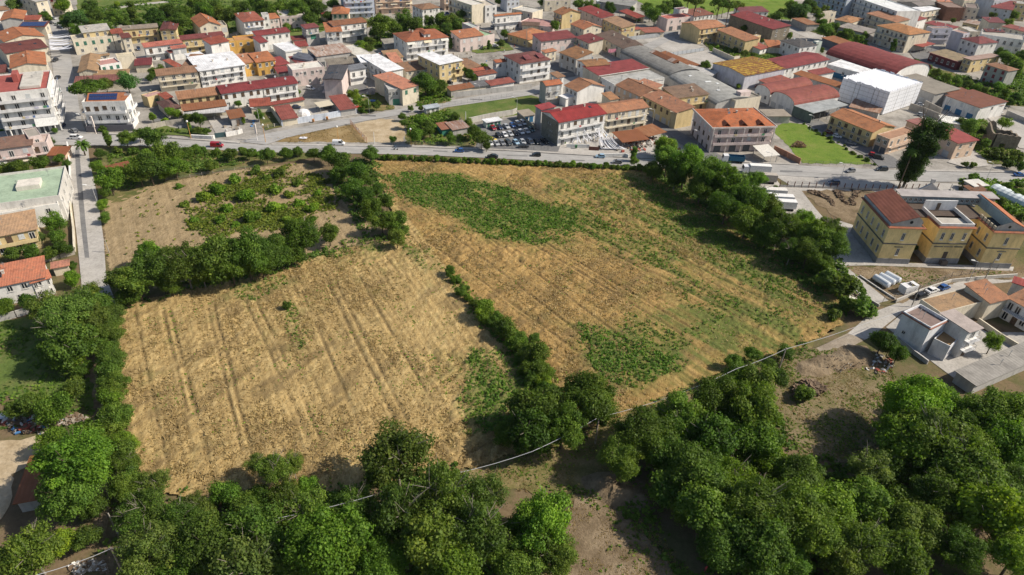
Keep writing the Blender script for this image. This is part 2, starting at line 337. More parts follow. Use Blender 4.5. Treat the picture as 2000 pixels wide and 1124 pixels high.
strip('farm_track', [(1420, 730), (1530, 708), (1600, 678), (1655, 652)], [(1440, 748), (1560, 722), (1640, 690), (1690, 664)], .085, 'track')
def kerb(name, pts, wd, z=.30):
    mb = MB(); q = [G(*p) for p in pts]
    for a, b in zip(q, q[1:]):
        d = (b - a).normalized(); s = Vector((-d.y, d.x, 0)) * wd
        mb.slab([(a.x, a.y, z), (b.x, b.y, z), (b.x + s.x, b.y + s.y, z), (a.x + s.x, a.y + s.y, z)], .3)
    return tag(mb.build(name, M['pale']), kind='structure')
kerb('pavement', [(190, 262), (300, 269), (400, 276), (465, 281)], 1.6)
kerb('pavement', [(530, 285), (800, 288), (1000, 296), (1200, 308), (1400, 316), (1560, 324)], 1.3)
kerb('pavement', [(1810, 336), (2000, 339), (2300, 343)], 1.3)
# road markings, worn
def dashes(name, L, n, ln, wd, z):
    mb = MB(); q = [G(*p) for p in L]
    for a, b in zip(q, q[1:]):
        d = (b - a); D = d.length; d.normalize(); s = Vector((-d.y, d.x, 0)) * wd / 2; t = 0
        while t < D - ln:
            p0 = a + d * t; p1 = a + d * (t + ln); mb.poly([(p0.x - s.x, p0.y - s.y, z), (p1.x - s.x, p1.y - s.y, z), (p1.x + s.x, p1.y + s.y, z), (p0.x + s.x, p0.y + s.y, z)]); t += n
    return tag(mb.build(name, M['worn']), kind='structure')
M['worn'] = const('worn_paint', (.42, .41, .39), .8)
dashes('road_marking', [(190, 281), (300, 285), (500, 296), (800, 301), (1000, 310), (1200, 322), (1400, 332)], 4.0, 3.9, .14, .186)
dashes('road_marking', [(200, 266), (300, 272), (500, 286), (800, 291), (1000, 299), (1200, 311), (1400, 319), (1600, 328), (1800, 338)], 4.0, 3.9, .14, .186)
# ------------------------------------------------------------------ the fields: real relief, land cover by plant patches
WHEAT = P2([(722, 316), (900, 318), (1100, 326), (1250, 334), (1400, 420), (1520, 500), (1655, 592), (1640, 640), (1560, 680), (1440, 712), (1330, 765), (1180, 830), (1060, 868), (900, 920), (760, 950), (560, 968), (400, 990), (290, 960), (245, 880), (228, 760), (225, 640), (240, 600), (340, 575), (560, 520), (700, 482), (790, 470), (760, 400)])
FALLOW = P2([(205, 395), (300, 362), (440, 335), (600, 318), (650, 340), (690, 400), (730, 450), (690, 480), (560, 515), (330, 560), (215, 560), (205, 480)])
WEEDS = [([(1085, 395), (1150, 415), (1260, 480), (1330, 540), (1250, 520), (1140, 480), (1040, 478)], .68), ([(1180, 345), (1300, 352), (1420, 440), (1520, 520), (1430, 500), (1300, 430)], .62), ([(745, 345), (800, 338), (900, 342), (1000, 372), (1120, 420), (1140, 450), (1040, 480), (960, 470), (850, 412), (785, 395)], 1.02),
         ([(1060, 365), (1250, 340), (1460, 480), (1655, 605), (1540, 650), (1340, 610), (1250, 480), (1120, 430)], .5), ([(1150, 340), (1290, 345), (1600, 560), (1560, 600), (1300, 440)], .42),
         ([(1115, 625), (1180, 640), (1270, 680), (1350, 710), (1260, 765), (1170, 750)], .92), ([(1220, 610), (1330, 650), (1420, 600), (1400, 650), (1310, 710), (1200, 640)], .62),
         ([(915, 680), (985, 690), (1060, 750), (1050, 840), (930, 850), (895, 770)], .92), ([(865, 770), (930, 780), (950, 850), (900, 870)], .5),
         ([(448, 562), (560, 537), (566, 556), (510, 590), (465, 588)], .85), ([(550, 590), (578, 592), (602, 690), (580, 692)], .75),
         ([(770, 470), (830, 480), (880, 560), (840, 540), (790, 500)], .55), ([(1390, 580), (1450, 590), (1430, 630), (1390, 620)], .6),
         ([(660, 470), (740, 455), (790, 480), (700, 500), (640, 510)], .7), ([(790, 440), (840, 440), (950, 470), (900, 440)], .4), ([(1230, 790), (1330, 760), (1500, 680), (1640, 620), (1660, 600), (1560, 690), (1300, 800)], .5)]
WEEDS = [(P2(p), d) for p, d in WEEDS]
TRAM = [((318, 610), (392, 910)), ((333, 610), (410, 910)), ((405, 598), (472, 880)), ((418, 598), (489, 875)), ((480, 590), (602, 860)), ((500, 588), (628, 860)), ((590, 570), (705, 840)), ((640, 555), (775, 830)), ((655, 552), (795, 825)), ((262, 610), (330, 930)), ((700, 540), (850, 800)),
        ((830, 470), (1135, 695)), ((870, 450), (1180, 690)), ((920, 440), (1240, 680)), ((965, 432), (1330, 655)), ((985, 428), (1360, 650)), ((1060, 430), (1480, 640)), ((1085, 425), (1500, 630)), ((1150, 420), (1560, 620)), ((1180, 380), (1610, 605))]
TRAM = [P2(p) for p in TRAM]
def weedmask(x, y):
    w_ = np.zeros(x.shape); ru, rv = rows(x, y)
    nz = .62 * fbm(rv * .55 + 7, ru * .05, 4, 31) + .38 * fbm(x * .16, y * .16, 4, 32)
    for k, (p, d) in enumerate(WEEDS):
        m = sum(softmask(x, y, p, j, 5 + k + q).astype(float) for q, j in ((0, 3), (11, 7), (22, 12), (33, 18), (44, 24))) / 5
        w_ = np.maximum(w_, np.clip((nz - .58 + d * .36) * 5.0, 0, 1) * m * min(1, d + .1))
    return w_
def field(name, poly, res, mat, hfun):
    P = np.array(poly); x0, y0 = P.min(0); x1, y1 = P.max(0)
    nx = int((x1 - x0) / res) + 2; ny = int((y1 - y0) / res) + 2
    X, Y = np.meshgrid(x0 + np.arange(nx) * res, y0 + np.arange(ny) * res, indexing='ij')
    X = X + (vnoise(X * 3.1, Y * 3.1, 77) - .5) * res * .5; Y = Y + (vnoise(X * 3.3, Y * 2.9, 78) - .5) * res * .5
    Hh, green, soil, ru, rv = hfun(X, Y)
    cx = (X[:-1, :-1] + X[1:, 1:]) / 2; cy = (Y[:-1, :-1] + Y[1:, 1:]) / 2
    ok = softmask(cx, cy, poly, 1.2, 2)
    idx = np.arange(nx * ny).reshape(nx, ny)
    f = np.stack([idx[:-1, :-1][ok], idx[1:, :-1][ok], idx[1:, 1:][ok], idx[:-1, 1:][ok]], 1)
    used = np.unique(f); rem = np.full(nx * ny, -1); rem[used] = np.arange(len(used)); f = rem[f]
    me = bpy.data.meshes.new(name); V = np.stack([X.ravel(), Y.ravel(), Hh.ravel()], 1)[used]
    me.vertices.add(len(V)); me.vertices.foreach_set('co', V.ravel().astype(np.float32))
    me.loops.add(len(f) * 4); me.loops.foreach_set('vertex_index', f.ravel().astype(np.int32))
    me.polygons.add(len(f)); me.polygons.foreach_set('loop_start', np.arange(0, len(f) * 4, 4, dtype=np.int32)); me.polygons.foreach_set('loop_total', np.full(len(f), 4, dtype=np.int32))
    for nm, A in (('green', green), ('soil', soil), ('ru', ru), ('rv', rv)):
        a = me.attributes.new(nm, 'FLOAT', 'POINT'); a.data.foreach_set('value', A.ravel()[used].astype(np.float32))
    me.materials.append(mat); me.update(calc_edges=True)
    return tag(ob(name, me), kind='structure')
def fieldmat(name, c0, c1, c2, soil, green, fine=2.2):
    m, n, l, b = newmat(name, .95); p = geopos(n); b.inputs['Specular IOR Level'].default_value = .1
    wob = noise(n, l, p, .12, 3, .6, 1.2)
    q = mapv(n, l, p, (1.0, .35, 1), math.radians(-38)); a = noise(n, l, q, .55, 7, .75, 1.6)
    c = ramp(n, l, a, (.28, c0), (.5, c1), (.72, c2))
    c = mix(n, l, c, ramp(n, l, wob, (.3, .82), (.7, 1.12)), 1.0, 'MULTIPLY')
    f = noise(n, l, mapv(n, l, p, (1, .5, 1), .6), fine, 6, .8, .8); c = mix(n, l, c, ramp(n, l, f, (.30, .52), (.5, 1.0), (.70, 1.28)), .95, 'MULTIPLY')
    ea = N(n, 'ShaderNodeMath', operation='GREATER_THAN'); l.new(N(n, 'ShaderNodeAttribute', attribute_name='rv').outputs['Fac'], ea.inputs[0]); ea.inputs[1].default_value = 150.0; c = mix(n, l, c, mix(n, l, c, (.88, .80, .70), 1.0, 'MULTIPLY'), ea.outputs[0])
    cb = N(n, 'ShaderNodeCombineXYZ'); l.new(N(n, 'ShaderNodeAttribute', attribute_name='ru').outputs['Fac'], cb.inputs[0]); l.new(N(n, 'ShaderNodeAttribute', attribute_name='rv').outputs['Fac'], cb.inputs[1])
    st = noise(n, l, mapv(n, l, cb.outputs[0], (.05, 1.0, 1)), .9, 5, .7, .25); c = mix(n, l, c, ramp(n, l, st, (.3, .66), (.5, 1.0), (.72, 1.22)), .8, 'MULTIPLY')
    so = N(n, 'ShaderNodeAttribute', attribute_name='soil').outputs['Fac']; gr = N(n, 'ShaderNodeAttribute', attribute_name='green').outputs['Fac']
    c = mix(n, l, c, soil, so); g = ramp(n, l, noise(n, l, p, .8, 5, .7), (.3, tuple(v * .6 for v in green)), (.7, tuple(v * 1.3 for v in green)))
    c = mix(n, l, c, g, gr); l.new(c, b.inputs[0]); bump(n, l, b, f, .7, .3); return m
M['wheat'] = fieldmat('ripe_wheat', (.235, .158, .066), (.395, .285, .125), (.51, .395, .195), (.14, .10, .05), (.095, .135, .034))
M['fallow'] = fieldmat('mown_field', (.21, .155, .085), (.31, .235, .135), (.37, .29, .175), (.17, .13, .07), (.09, .115, .035))
def rowdir(a, b):
    a, b = P2([a, b]); L = math.hypot(b[0] - a[0], b[1] - a[1]); return (b[0] - a[0]) / L, (b[1] - a[1]) / L
RW, RE, DV = rowdir((405, 598), (489, 875)), rowdir((985, 428), (1360, 650)), P2([(800, 430), (1085, 800)])
def rows(X, Y):
    east = (DV[1][0] - DV[0][0]) * (Y - DV[0][1]) - (DV[1][1] - DV[0][1]) * (X - DV[0][0]) > 0
    cx = np.where(east, RE[0], RW[0]); cy = np.where(east, RE[1], RW[1]); return X * cx + Y * cy, -X * cy + Y * cx + np.where(east, 300, 0)
GREENISH = P2([(1060, 350), (1250, 340), (1480, 470), (1655, 600), (1560, 680), (1350, 760), (1180, 740), (1130, 640), (1350, 600), (1230, 470), (1100, 430)])
def h_wheat(X, Y):
    u = X * .8 - Y * .6; v = X * .6 + Y * .8
    sw = fbm(u * .55 + fbm(X * .07, Y * .07, 2, 4) * 7, v * .28, 4, 8); fi = fbm(u * 1.1, v * .55, 3, 18)
    lod = np.clip((fbm(X * .028, Y * .028, 3, 50) - .42) * 4, 0, 1)                 # how far it is lodged
    Hh = .42 + (sw - .5) * (.3 + .8 * lod) + (fi - .5) * (.35 + .65 * lod)
    ru, rv = rows(X, Y); Hh += (fbm(rv * 1.25, ru * .05, 3, 140) - .5) * .42 + (vnoise(rv * .5, ru * .03, 141) - .5) * .1
    soil = np.zeros(X.shape); green = weedmask(X, Y)
    for a, b in TRAM:
        d = segdist(X + (vnoise(X * .1, Y * .1, 5) - .5) * .5, Y, a, b); t = np.clip(1.5 * (1 - d / .46), 0, 1) * np.clip((fbm(X * .12, Y * .12, 3, 33) - .24) * 6, 0, 1); Hh -= .36 * t; soil = np.maximum(soil, t * .7)
    fl = np.clip(1 - np.abs((rv + (vnoise(ru * .08, rv * .02, 9) - .5) * .6) / 1.85 % 1 - .5) / .2, 0, 1) * np.clip((fbm(X * .09, Y * .09, 3, 171) - .38) * 5, 0, 1); Hh -= .13 * fl; soil = np.maximum(soil, .28 * fl)
    soil = np.maximum(soil, np.clip((fbm(u * .30, v * .10, 4, 91) - .56) * 4, 0, .6))
    spr = np.clip((fbm(X * .3, Y * .3, 4, 61) - .60) * 6, 0, .8) * np.clip((fbm(X * .03, Y * .03, 2, 62) - .35) * 3, .1, 1)
    gb = sum(softmask(X, Y, GREENISH, j, 90 + j).astype(float) for j in (5, 12, 20)) / 3 * np.clip(.50 + (fbm(rv * .5, ru * .05, 4, 160) - .45) * 2.4, .12, .85)
    return np.maximum(Hh, .04), np.maximum(np.maximum(green * .85, spr * .5), gb), soil, ru, rv
def h_fal(X, Y):
    Hh = .10 + (fbm(X * .5, Y * .5, 4, 3) - .5) * .35; g = np.clip((fbm(X * .09, Y * .09, 5, 24) - .50) * 5, 0, 1) * softmask(X, Y, SCR, 5, 44)
    soil = np.clip(1 - np.abs((X * .85 + Y * .5) / 5.5 % 1 - .5) / .06, 0, 1) * .35
    return np.maximum(Hh, .03), g * .8, soil, X * .5 - Y * .85, X * .85 + Y * .5
SCR = P2([(350, 400), (420, 350), (560, 322), (640, 350), (660, 420), (600, 450), (470, 450), (400, 470)])
field('wheat_field', WHEAT, .36, M['wheat'], h_wheat)
field('fallow_field', FALLOW, .6, M['fallow'], h_fal)
def scatter(poly, n, dens=None, seed=1):
    r = np.random.default_rng(seed); P = np.array(poly); lo, hi = P.min(0), P.max(0); out = []
    while sum(len(o) for o in out) < n:
        q = lo + r.random((n * 2, 2)) * (hi - lo); k = softmask(q[:, 0], q[:, 1], poly, 2.0, 2)
        if dens is not None: k &= r.random(len(q)) < dens(q[:, 0], q[:, 1])
        out.append(q[k])
        if len(out) > 40: break
    return np.concatenate(out)[:n] if out else np.zeros((0, 2))
def tufts(name, pts, smin, smax, hz, k, mat, col, seed=1, flat=.0, zb=.25):
    r = np.random.default_rng(seed); n = len(pts) * k; c = np.repeat(pts, k, 0)
    s = r.uniform(smin, smax, n); hs = np.repeat(r.uniform(.4, 1, len(pts)), k)
    P = np.stack([c[:, 0] + r.normal(0, .5, n) * s, c[:, 1] + r.normal(0, .5, n) * s, zb + hz * hs * r.random(n)], 1)
    nrm = r.normal(0, 1, (n, 3)); nrm[:, 2] = np.abs(nrm[:, 2]) + .7; nrm /= np.linalg.norm(nrm, axis=1)[:, None]
    t = np.cross(nrm, r.normal(0, 1, (n, 3))); t /= np.linalg.norm(t, axis=1)[:, None]; bt = np.cross(nrm, t)
    a = t * s[:, None] * .5; b = bt * s[:, None] * (.5 - flat * .4)
    V = np.stack([P - a - b * .5, P + a - b, P + a * .8 + b, P - a + b * .9], 1)
    tone = np.clip(np.repeat(r.normal(.5, .2, len(pts)), k) + r.normal(0, .14, n), 0, 1)
    o = ob(name, quads_mesh(name, V, mat, tone), None, col); return tag(o, kind='stuff')
for k, (p, d) in enumerate(WEEDS):
    A = abs(sum(p[i - 1][0] * p[i][1] - p[i][0] * p[i - 1][1] for i in range(len(p)))) / 2
    q = scatter(p, int(A * d * (2.6 if d > .9 else 1.3)), weedmask, 40 + k)
    if len(q): tufts('weeds', q, .15, .40, .85, 9, M['leaf'], (1.0, 1.22, .85) if d > .9 else (1.1, 1.2, .95), 60 + k)
q = scatter(WHEAT, 3000, lambda x, y: np.clip((fbm(x * .12, y * .12, 3, 70) - .5) * 3, 0, 1), 7); tufts('sparse_weeds', q, .16, .36, .3, 4, M['leaf'], (1.4, 1.5, 1.0), 9)
def wdens(x, y):
    k = (1 - weedmask(x, y)) * np.clip((fbm(x * .05, y * .05, 4, 50) - .36) * 4, .08, 1)
    for a, b in TRAM: k = k * np.clip(segdist(x, y, a, b) / .7 - .5, .15, 1)
    return k
q = scatter(WHEAT, 60000, wdens, 8); tufts('wheat_tufts', q, .3, .75, .45, 2, M['straw'], (1.1, 1.1, 1.1), 10, .85, .25)
q = scatter(FALLOW, 4000, lambda x, y: .012 + .98 * softmask(x, y, SCR, 5, 44) * np.clip((fbm(x * .09, y * .09, 5, 24) - .45) * 5, 0, 1), 12); tufts('scrub_weeds', q, .25, .6, .5, 5, M['leaf'], (1.3, 1.08, .75), 13)
def cover(name, pts, dens, s, hz, col, seed, k=4):
    p = P2(pts); A = abs(sum(p[i - 1][0] * p[i][1] - p[i][0] * p[i - 1][1] for i in range(len(p)))) / 2
    q = scatter(p, int(A * dens * 1.3), lambda x, y: np.clip((fbm(x * .12, y * .12, 4, seed) - .36) * 4, 0, 1), seed)
    if len(q): tufts(name, q, s * .35, s * .85, hz, k + 2, M['leaf'], tuple(c * 1.15 for c in col), seed, 0, .05)
cover('hedge_grass', [(850, 515), (905, 545), (960, 600), (1030, 660), (1085, 740), (1100, 790), (1050, 790), (1020, 740), (960, 660), (900, 600)], 1.4, .8, .9, (1.05, 1.1, .8), 120)
cover('undergrowth', [(200, 560), (330, 560), (560, 510), (700, 470), (690, 490), (560, 530), (350, 580), (230, 620), (200, 640)], 1.0, .8, 1.0, (.8, .9, .8), 101)
cover('undergrowth', [(230, 940), (420, 970), (760, 940), (900, 910), (960, 960), (1000, 1124), (200, 1160), (215, 980)], .8, .9, 1.2, (.8, .9, .75), 102)
cover('undergrowth', [(1190, 890), (1500, 760), (1560, 900), (1650, 900), (1720, 880), (2060, 760), (2060, 1180), (1350, 1160), (1200, 980)], .7, .9, 1.1, (.8, .88, .7), 103)
cover('undergrowth', [(1250, 330), (1420, 340), (1640, 500), (1700, 590), (1640, 620), (1500, 500)], 1.0, .9, 1.3, (.75, .85, .75), 104)
cover('undergrowth', [(700, 310), (740, 320), (800, 470), (720, 470), (640, 340)], 1.0, .8, 1.0, (.8, .9, .8), 105)
cover('garden_plants', [(205, 300), (600, 298), (330, 345), (230, 380)], .9, .8, .8, (.95, 1.0, .9), 106)
cover('garden_plants', [(1872, 352), (2060, 352), (2060, 450), (2000, 430), (1930, 392)], 1.6, .9, 1.0, (1.1, 1.2, .9), 107)
cover('shrubbery', [(1775, 132), (1850, 165), (1990, 207), (2100, 215), (2100, 150), (1958, 140), (1930, 167), (1860, 144)], 1.2, 1.0, 2.0, (.9, 1.0, .85), 108)
cover('garden_plants', [(792, 232), (870, 214), (930, 262), (925, 285), (800, 282)], 1.0, .9, 1.2, (1.05, 1.1, .85), 109)
cover('grass_tufts', [(-80, 640), (190, 640), (190, 860), (-80, 870)], .7, .7, .5, (.9, 1.0, .8), 110)
cover('grass_tufts', [(1400, 700), (1720, 700), (1740, 780), (1640, 900), (1540, 880)], .35, .5, .3, (1.05, 1.0, .8), 111)
cover('grass_tufts', [(1060, 960), (1180, 950), (1400, 1170), (1060, 1170)], .4, .5, .4, (1.0, .95, .8), 112)
cover('undergrowth', [(690, 92), (760, 62), (930, 40), (920, 68), (760, 92)], .7, 1.2, 1.2, (1.0, 1.05, .8), 113)
cover('undergrowth', [(150, 20), (600, -40), (640, 60), (430, 70), (330, 75), (180, 80)], .25, 1.2, 1.0, (.8, .9, .8), 114)

def dryscatter(name, pts, dens, s, seed, col=(.8, .78, .7)):
    p = P2(pts); A = abs(sum(p[i - 1][0] * p[i][1] - p[i][0] * p[i - 1][1] for i in range(len(p)))) / 2
    q = scatter(p, int(A * dens), lambda x, y: np.clip((fbm(x * .25, y * .25, 4, seed) - .38) * 4, 0, 1), seed)
    if len(q): tufts(name, q, s * .4, s, .25, 3, M['straw'], col, seed, .6, .04)
CLEAR = [(1380, 700), (1560, 680), (1720, 690), (1760, 760), (1720, 860), (1640, 900), (1560, 900), (1520, 800)]
dryscatter('dry_grass', CLEAR, 4.5, .35, 201); dryscatter('dry_grass', [(1060, 960), (1180, 950), (1400, 1170), (1060, 1170)], 5, .3, 202); dryscatter('dry_grass', [(880, 930), (1100, 850), (1250, 790), (1330, 760), (1250, 880), (1150, 960), (1000, 960)], 4.5, .3, 203)
dryscatter('dry_grass', [(1650, 520), (1980, 530), (2100, 500), (2100, 540), (1870, 548), (1760, 595), (1700, 565)], 1.0, .4, 204); dryscatter('dry_grass', [(512, 275), (690, 243), (717, 279), (520, 277)], .8, .5, 205)
cover('grass_tufts', CLEAR, 1.1, .4, .3, (1.05, 1.0, .8), 206); cover('undergrowth', [(1040, 950), (1130, 960), (1190, 1030), (1340, 1160), (1420, 1170), (1330, 1060), (1250, 990), (1180, 950)], .6, .6, .6, (1.0, 1.0, .8), 208); cover('grass_tufts', [(890, 925), (1100, 855), (1250, 790), (1200, 870), (1060, 950)], 1.2, .4, .3, (1.05, 1.05, .8), 209); cover('grass_tufts', [(1650, 522), (1980, 532), (1900, 545), (1760, 560)], .5, .4, .3, (1.2, 1.2, .85), 207)
def mound(name, pts, hz, m, seed, res=.5):
    p = P2(pts); P = np.array(p); lo, hi = P.min(0) - 1, P.max(0) + 1; nx, ny = int((hi[0] - lo[0]) / res) + 1, int((hi[1] - lo[1]) / res) + 1
    X, Y = np.meshgrid(lo[0] + np.arange(nx) * res, lo[1] + np.arange(ny) * res, indexing='ij'); d = sum(softmask(X, Y, p, j, seed + j).astype(float) for j in (1, 2, 3, 4)) / 4
    k = np.ones(3) / 3
    for _ in range(5):
        d = np.apply_along_axis(lambda v: np.convolve(v, k, 'same'), 0, d); d = np.apply_along_axis(lambda v: np.convolve(v, k, 'same'), 1, d)
    H = d * hz * (.4 + 1.1 * fbm(X * .5, Y * .5, 4, seed)) - .05; mb = MB(); idx = lambda i, j: i * ny + j
    mb.v = [(X[i, j], Y[i, j], H[i, j]) for i in range(nx) for j in range(ny)]; mb.f = [(idx(i, j), idx(i + 1, j), idx(i + 1, j + 1), idx(i, j + 1)) for i in range(nx - 1) for j in range(ny - 1) if d[i, j] > .04]; mb.m = [0] * len(mb.f)
    return tag(mb.build(name, M[m]), kind='structure')
mound('earth_bank', [(1555, 715), (1600, 700), (1650, 680), (1690, 680), (1705, 705), (1640, 724), (1590, 734), (1560, 730)], 1.1, 'dirt', 301)
mound('earth_bank', [(1130, 940), (1200, 930), (1260, 960), (1270, 990), (1180, 980)], 1.6, 'dirt', 302)
for k, (x, y, w_, h_) in enumerate([(455, 279, 14, 3), (620, 293, 18, 3), (860, 295, 14, 3), (1010, 304, 20, 3), (1130, 313, 12, 3), (1545, 334, 22, 4), (1640, 341, 16, 3), (330, 279, 12, 3), (720, 225, 14, 4), (930, 194, 12, 3)]): zone('road_patch', 'darkpave', [(x - w_, y), (x + w_, y + 1), (x + w_, y + h_), (x - w_, y + h_ - 1)]).location.z += .19 - Z[0]

for nm, m_, pts in [('yard', 'darkpave', [(292, 205), (330, 200), (345, 232), (300, 240)]), ('yard', 'pale', [(405, 232), (445, 225), (455, 262), (425, 268)]), ('yard', 'pale', [(565, 222), (690, 195), (700, 225), (575, 245)]), ('garden_soil', 'scrub', [(502, 222), (530, 215), (552, 248), (515, 256)]), ('garden_soil', 'scrub', [(690, 190), (755, 182), (770, 214), (705, 222)]), ('garden_soil', 'scrub', [(800, 158), (872, 150), (880, 200), (815, 210)]), ('yard', 'pale', [(868, 150), (905, 142), (925, 165), (890, 172)]), ('yard', 'darkpave', [(935, 140), (1005, 140), (1000, 165), (945, 170)]), ('garden_soil', 'lawn', [(905, 92), (985, 80), (1005, 98), (930, 106)]), ('alley', 'darkpave', [(960, 45), (985, 42), (1005, 80), (980, 80)]), ('alley', 'darkpave', [(1062, 120), (1100, 116), (1125, 150), (1085, 158)]),
        ('garden_soil', 'scrub', [(1375, 85), (1480, 98), (1530, 105), (1520, 118), (1440, 118), (1390, 102)]), ('garden_soil', 'scrub', [(1580, 62), (1625, 45), (1700, 72), (1690, 90), (1640, 80)]), ('yard', 'darkpave', [(1560, 200), (1640, 205), (1640, 222), (1585, 222)]), ('yard', 'pale', [(1790, 225), (1850, 215), (1880, 240), (1830, 250)]), ('yard', 'pale', [(1925, 228), (1990, 235), (2100, 280), (2100, 310), (1990, 290)]), ('garden_soil', 'scrub', [(1885, 235), (1920, 232), (1950, 262), (1985, 295), (1990, 325), (1930, 320), (1900, 290)]), ('yard', 'pale', [(1905, 295), (1925, 312), (1930, 325), (1890, 330), (1850, 318), (1870, 300)]), ('alley', 'darkpave', [(1905, 45), (1925, 30), (1945, 60), (1925, 85), (1900, 75)]), ('yard', 'darkpave', [(1760, 85), (1850, 100), (1870, 130), (1790, 120)]), ('garden_soil', 'lawn', [(300, 245), (400, 258), (420, 272), (310, 262)]), ('garden_soil', 'scrub', [(640, 40), (700, 30), (730, 45), (700, 75), (640, 55)]), ('alley', 'darkpave', [(505, 130), (560, 125), (580, 160), (540, 170)]), ('yard', 'darkpave', [(640, 150), (700, 140), (720, 175), (680, 185)])]: zone(nm, m_, pts)
cover('garden_plants', [(1885, 235), (1920, 232), (1985, 295), (1990, 325), (1930, 320), (1900, 290)], 1.2, .8, .9, (1.05, 1.1, .8), 301); cover('garden_plants', [(800, 158), (872, 150), (880, 200), (815, 210)], 1.0, .8, .9, (.9, 1.0, .8), 302); cover('garden_plants', [(690, 190), (755, 182), (770, 214), (705, 222)], .8, .7, .9, (1.05, 1.1, .8), 303); cover('garden_plants', [(1375, 85), (1480, 98), (1530, 105), (1520, 118), (1440, 118), (1390, 102)], .8, .8, 1.0, (.95, 1.05, .8), 304); cover('garden_plants', [(1580, 62), (1625, 45), (1700, 72), (1690, 90), (1640, 80)], 1.0, 1.0, 1.4, (1.0, 1.1, .8), 305)
# ------------------------------------------------------------------ buildings
OR, BR, TA, CR, RD, DR = (.40, .155, .072), (.26, .15, .092), (.34, .22, .125), (.235, .042, .055), (.33, .085, .07), (.17, .052, .055)
WH, GR, DG, RU, SA, CO = (.72, .73, .75), (.36, .35, .33), (.07, .07, .078), (.24, .10, .055), (.50, .22, .145), (.40, .37, .32)
W_, C_, Y_, P_, PE, GY, BK, MU, LI = (.74, .73, .70), (.64, .58, .46), (.60, .48, .26), (.62, .52, .49), (.62, .47, .35), (.43, .42, .40), (.27, .235, .18), (.60, .36, .10), (.52, .52, .57)
def win_mesh(name, pane, frame, fr=.1, bars=1):
    mb = MB(); mb.box(-.5, -.02, -.5, .5, .03, .5, 1)                       # pane
    mb.box(-.5, -.07, -.5, -.5 + fr, -.025, .5, 0); mb.box(.5 - fr, -.07, -.5, .5, -.025, .5, 0)
    mb.box(-.5 + fr, -.07, .5 - fr * .7, .5 - fr, -.025, .5, 0); mb.box(-.5 + fr, -.07, -.5, .5 - fr, -.025, -.5 + fr * .7, 0)
    if bars: mb.box(-.05, -.06, -.5 + fr * .7, .05, -.025, .5 - fr * .7, 0)
    mb.box(-.58, -.16, -.57, .58, -.0, -.505, 0)                            # sill
    return mb.mesh(name, [frame, pane])
def shut_mesh(name, c):
    mat = const('shutter_paint', c, .6); mb = MB(); mb.box(-.5, -.05, -.5, -.01, .03, .5); mb.box(.01, -.05, -.5, .5, .03, .5)
    for k in range(6): z = -.42 + k * .15; mb.box(-.45, -.075, z, -.06, -.052, z + .06); mb.box(.06, -.075, z, .45, -.052, z + .06)
    mb.box(-.56, -.14, -.56, .56, 0, -.505); return mb.mesh(name, mat)
WM = dict(w=win_mesh('window', M['glass'], M['frame']), s=shut_mesh('shutter', (.06, .17, .12)), r=shut_mesh('shutter', (.22, .04, .05)), t=shut_mesh('shutter', (.58, .60, .60)), k=shut_mesh('shutter', (.11, .075, .05)))
def door_mesh(c, nm):
    mat = const(nm + '_paint', c, .6); mb = MB(); mb.box(-.5, -.06, -.5, .5, .03, .5); mb.box(-.42, -.09, -.45, -.04, -.062, .42); mb.box(.04, -.09, -.45, .42, -.062, .42); return mb.mesh(nm, mat)
DM = dict(D=door_mesh((.12, .09, .07), 'door'), g=door_mesh((.10, .11, .12), 'garage_door'), G=door_mesh((.05, .19, .13), 'green_door'), u=door_mesh((.04, .16, .30), 'blue_door'), h=door_mesh((.45, .46, .46), 'shutter_door'))
def dmesh(parts, name, mat, color, parent, mtx):
    o = parts.build(name, mat, parent, color); o.matrix_local = mtx; return o
def pick(seq): return seq[random.randrange(len(seq))]
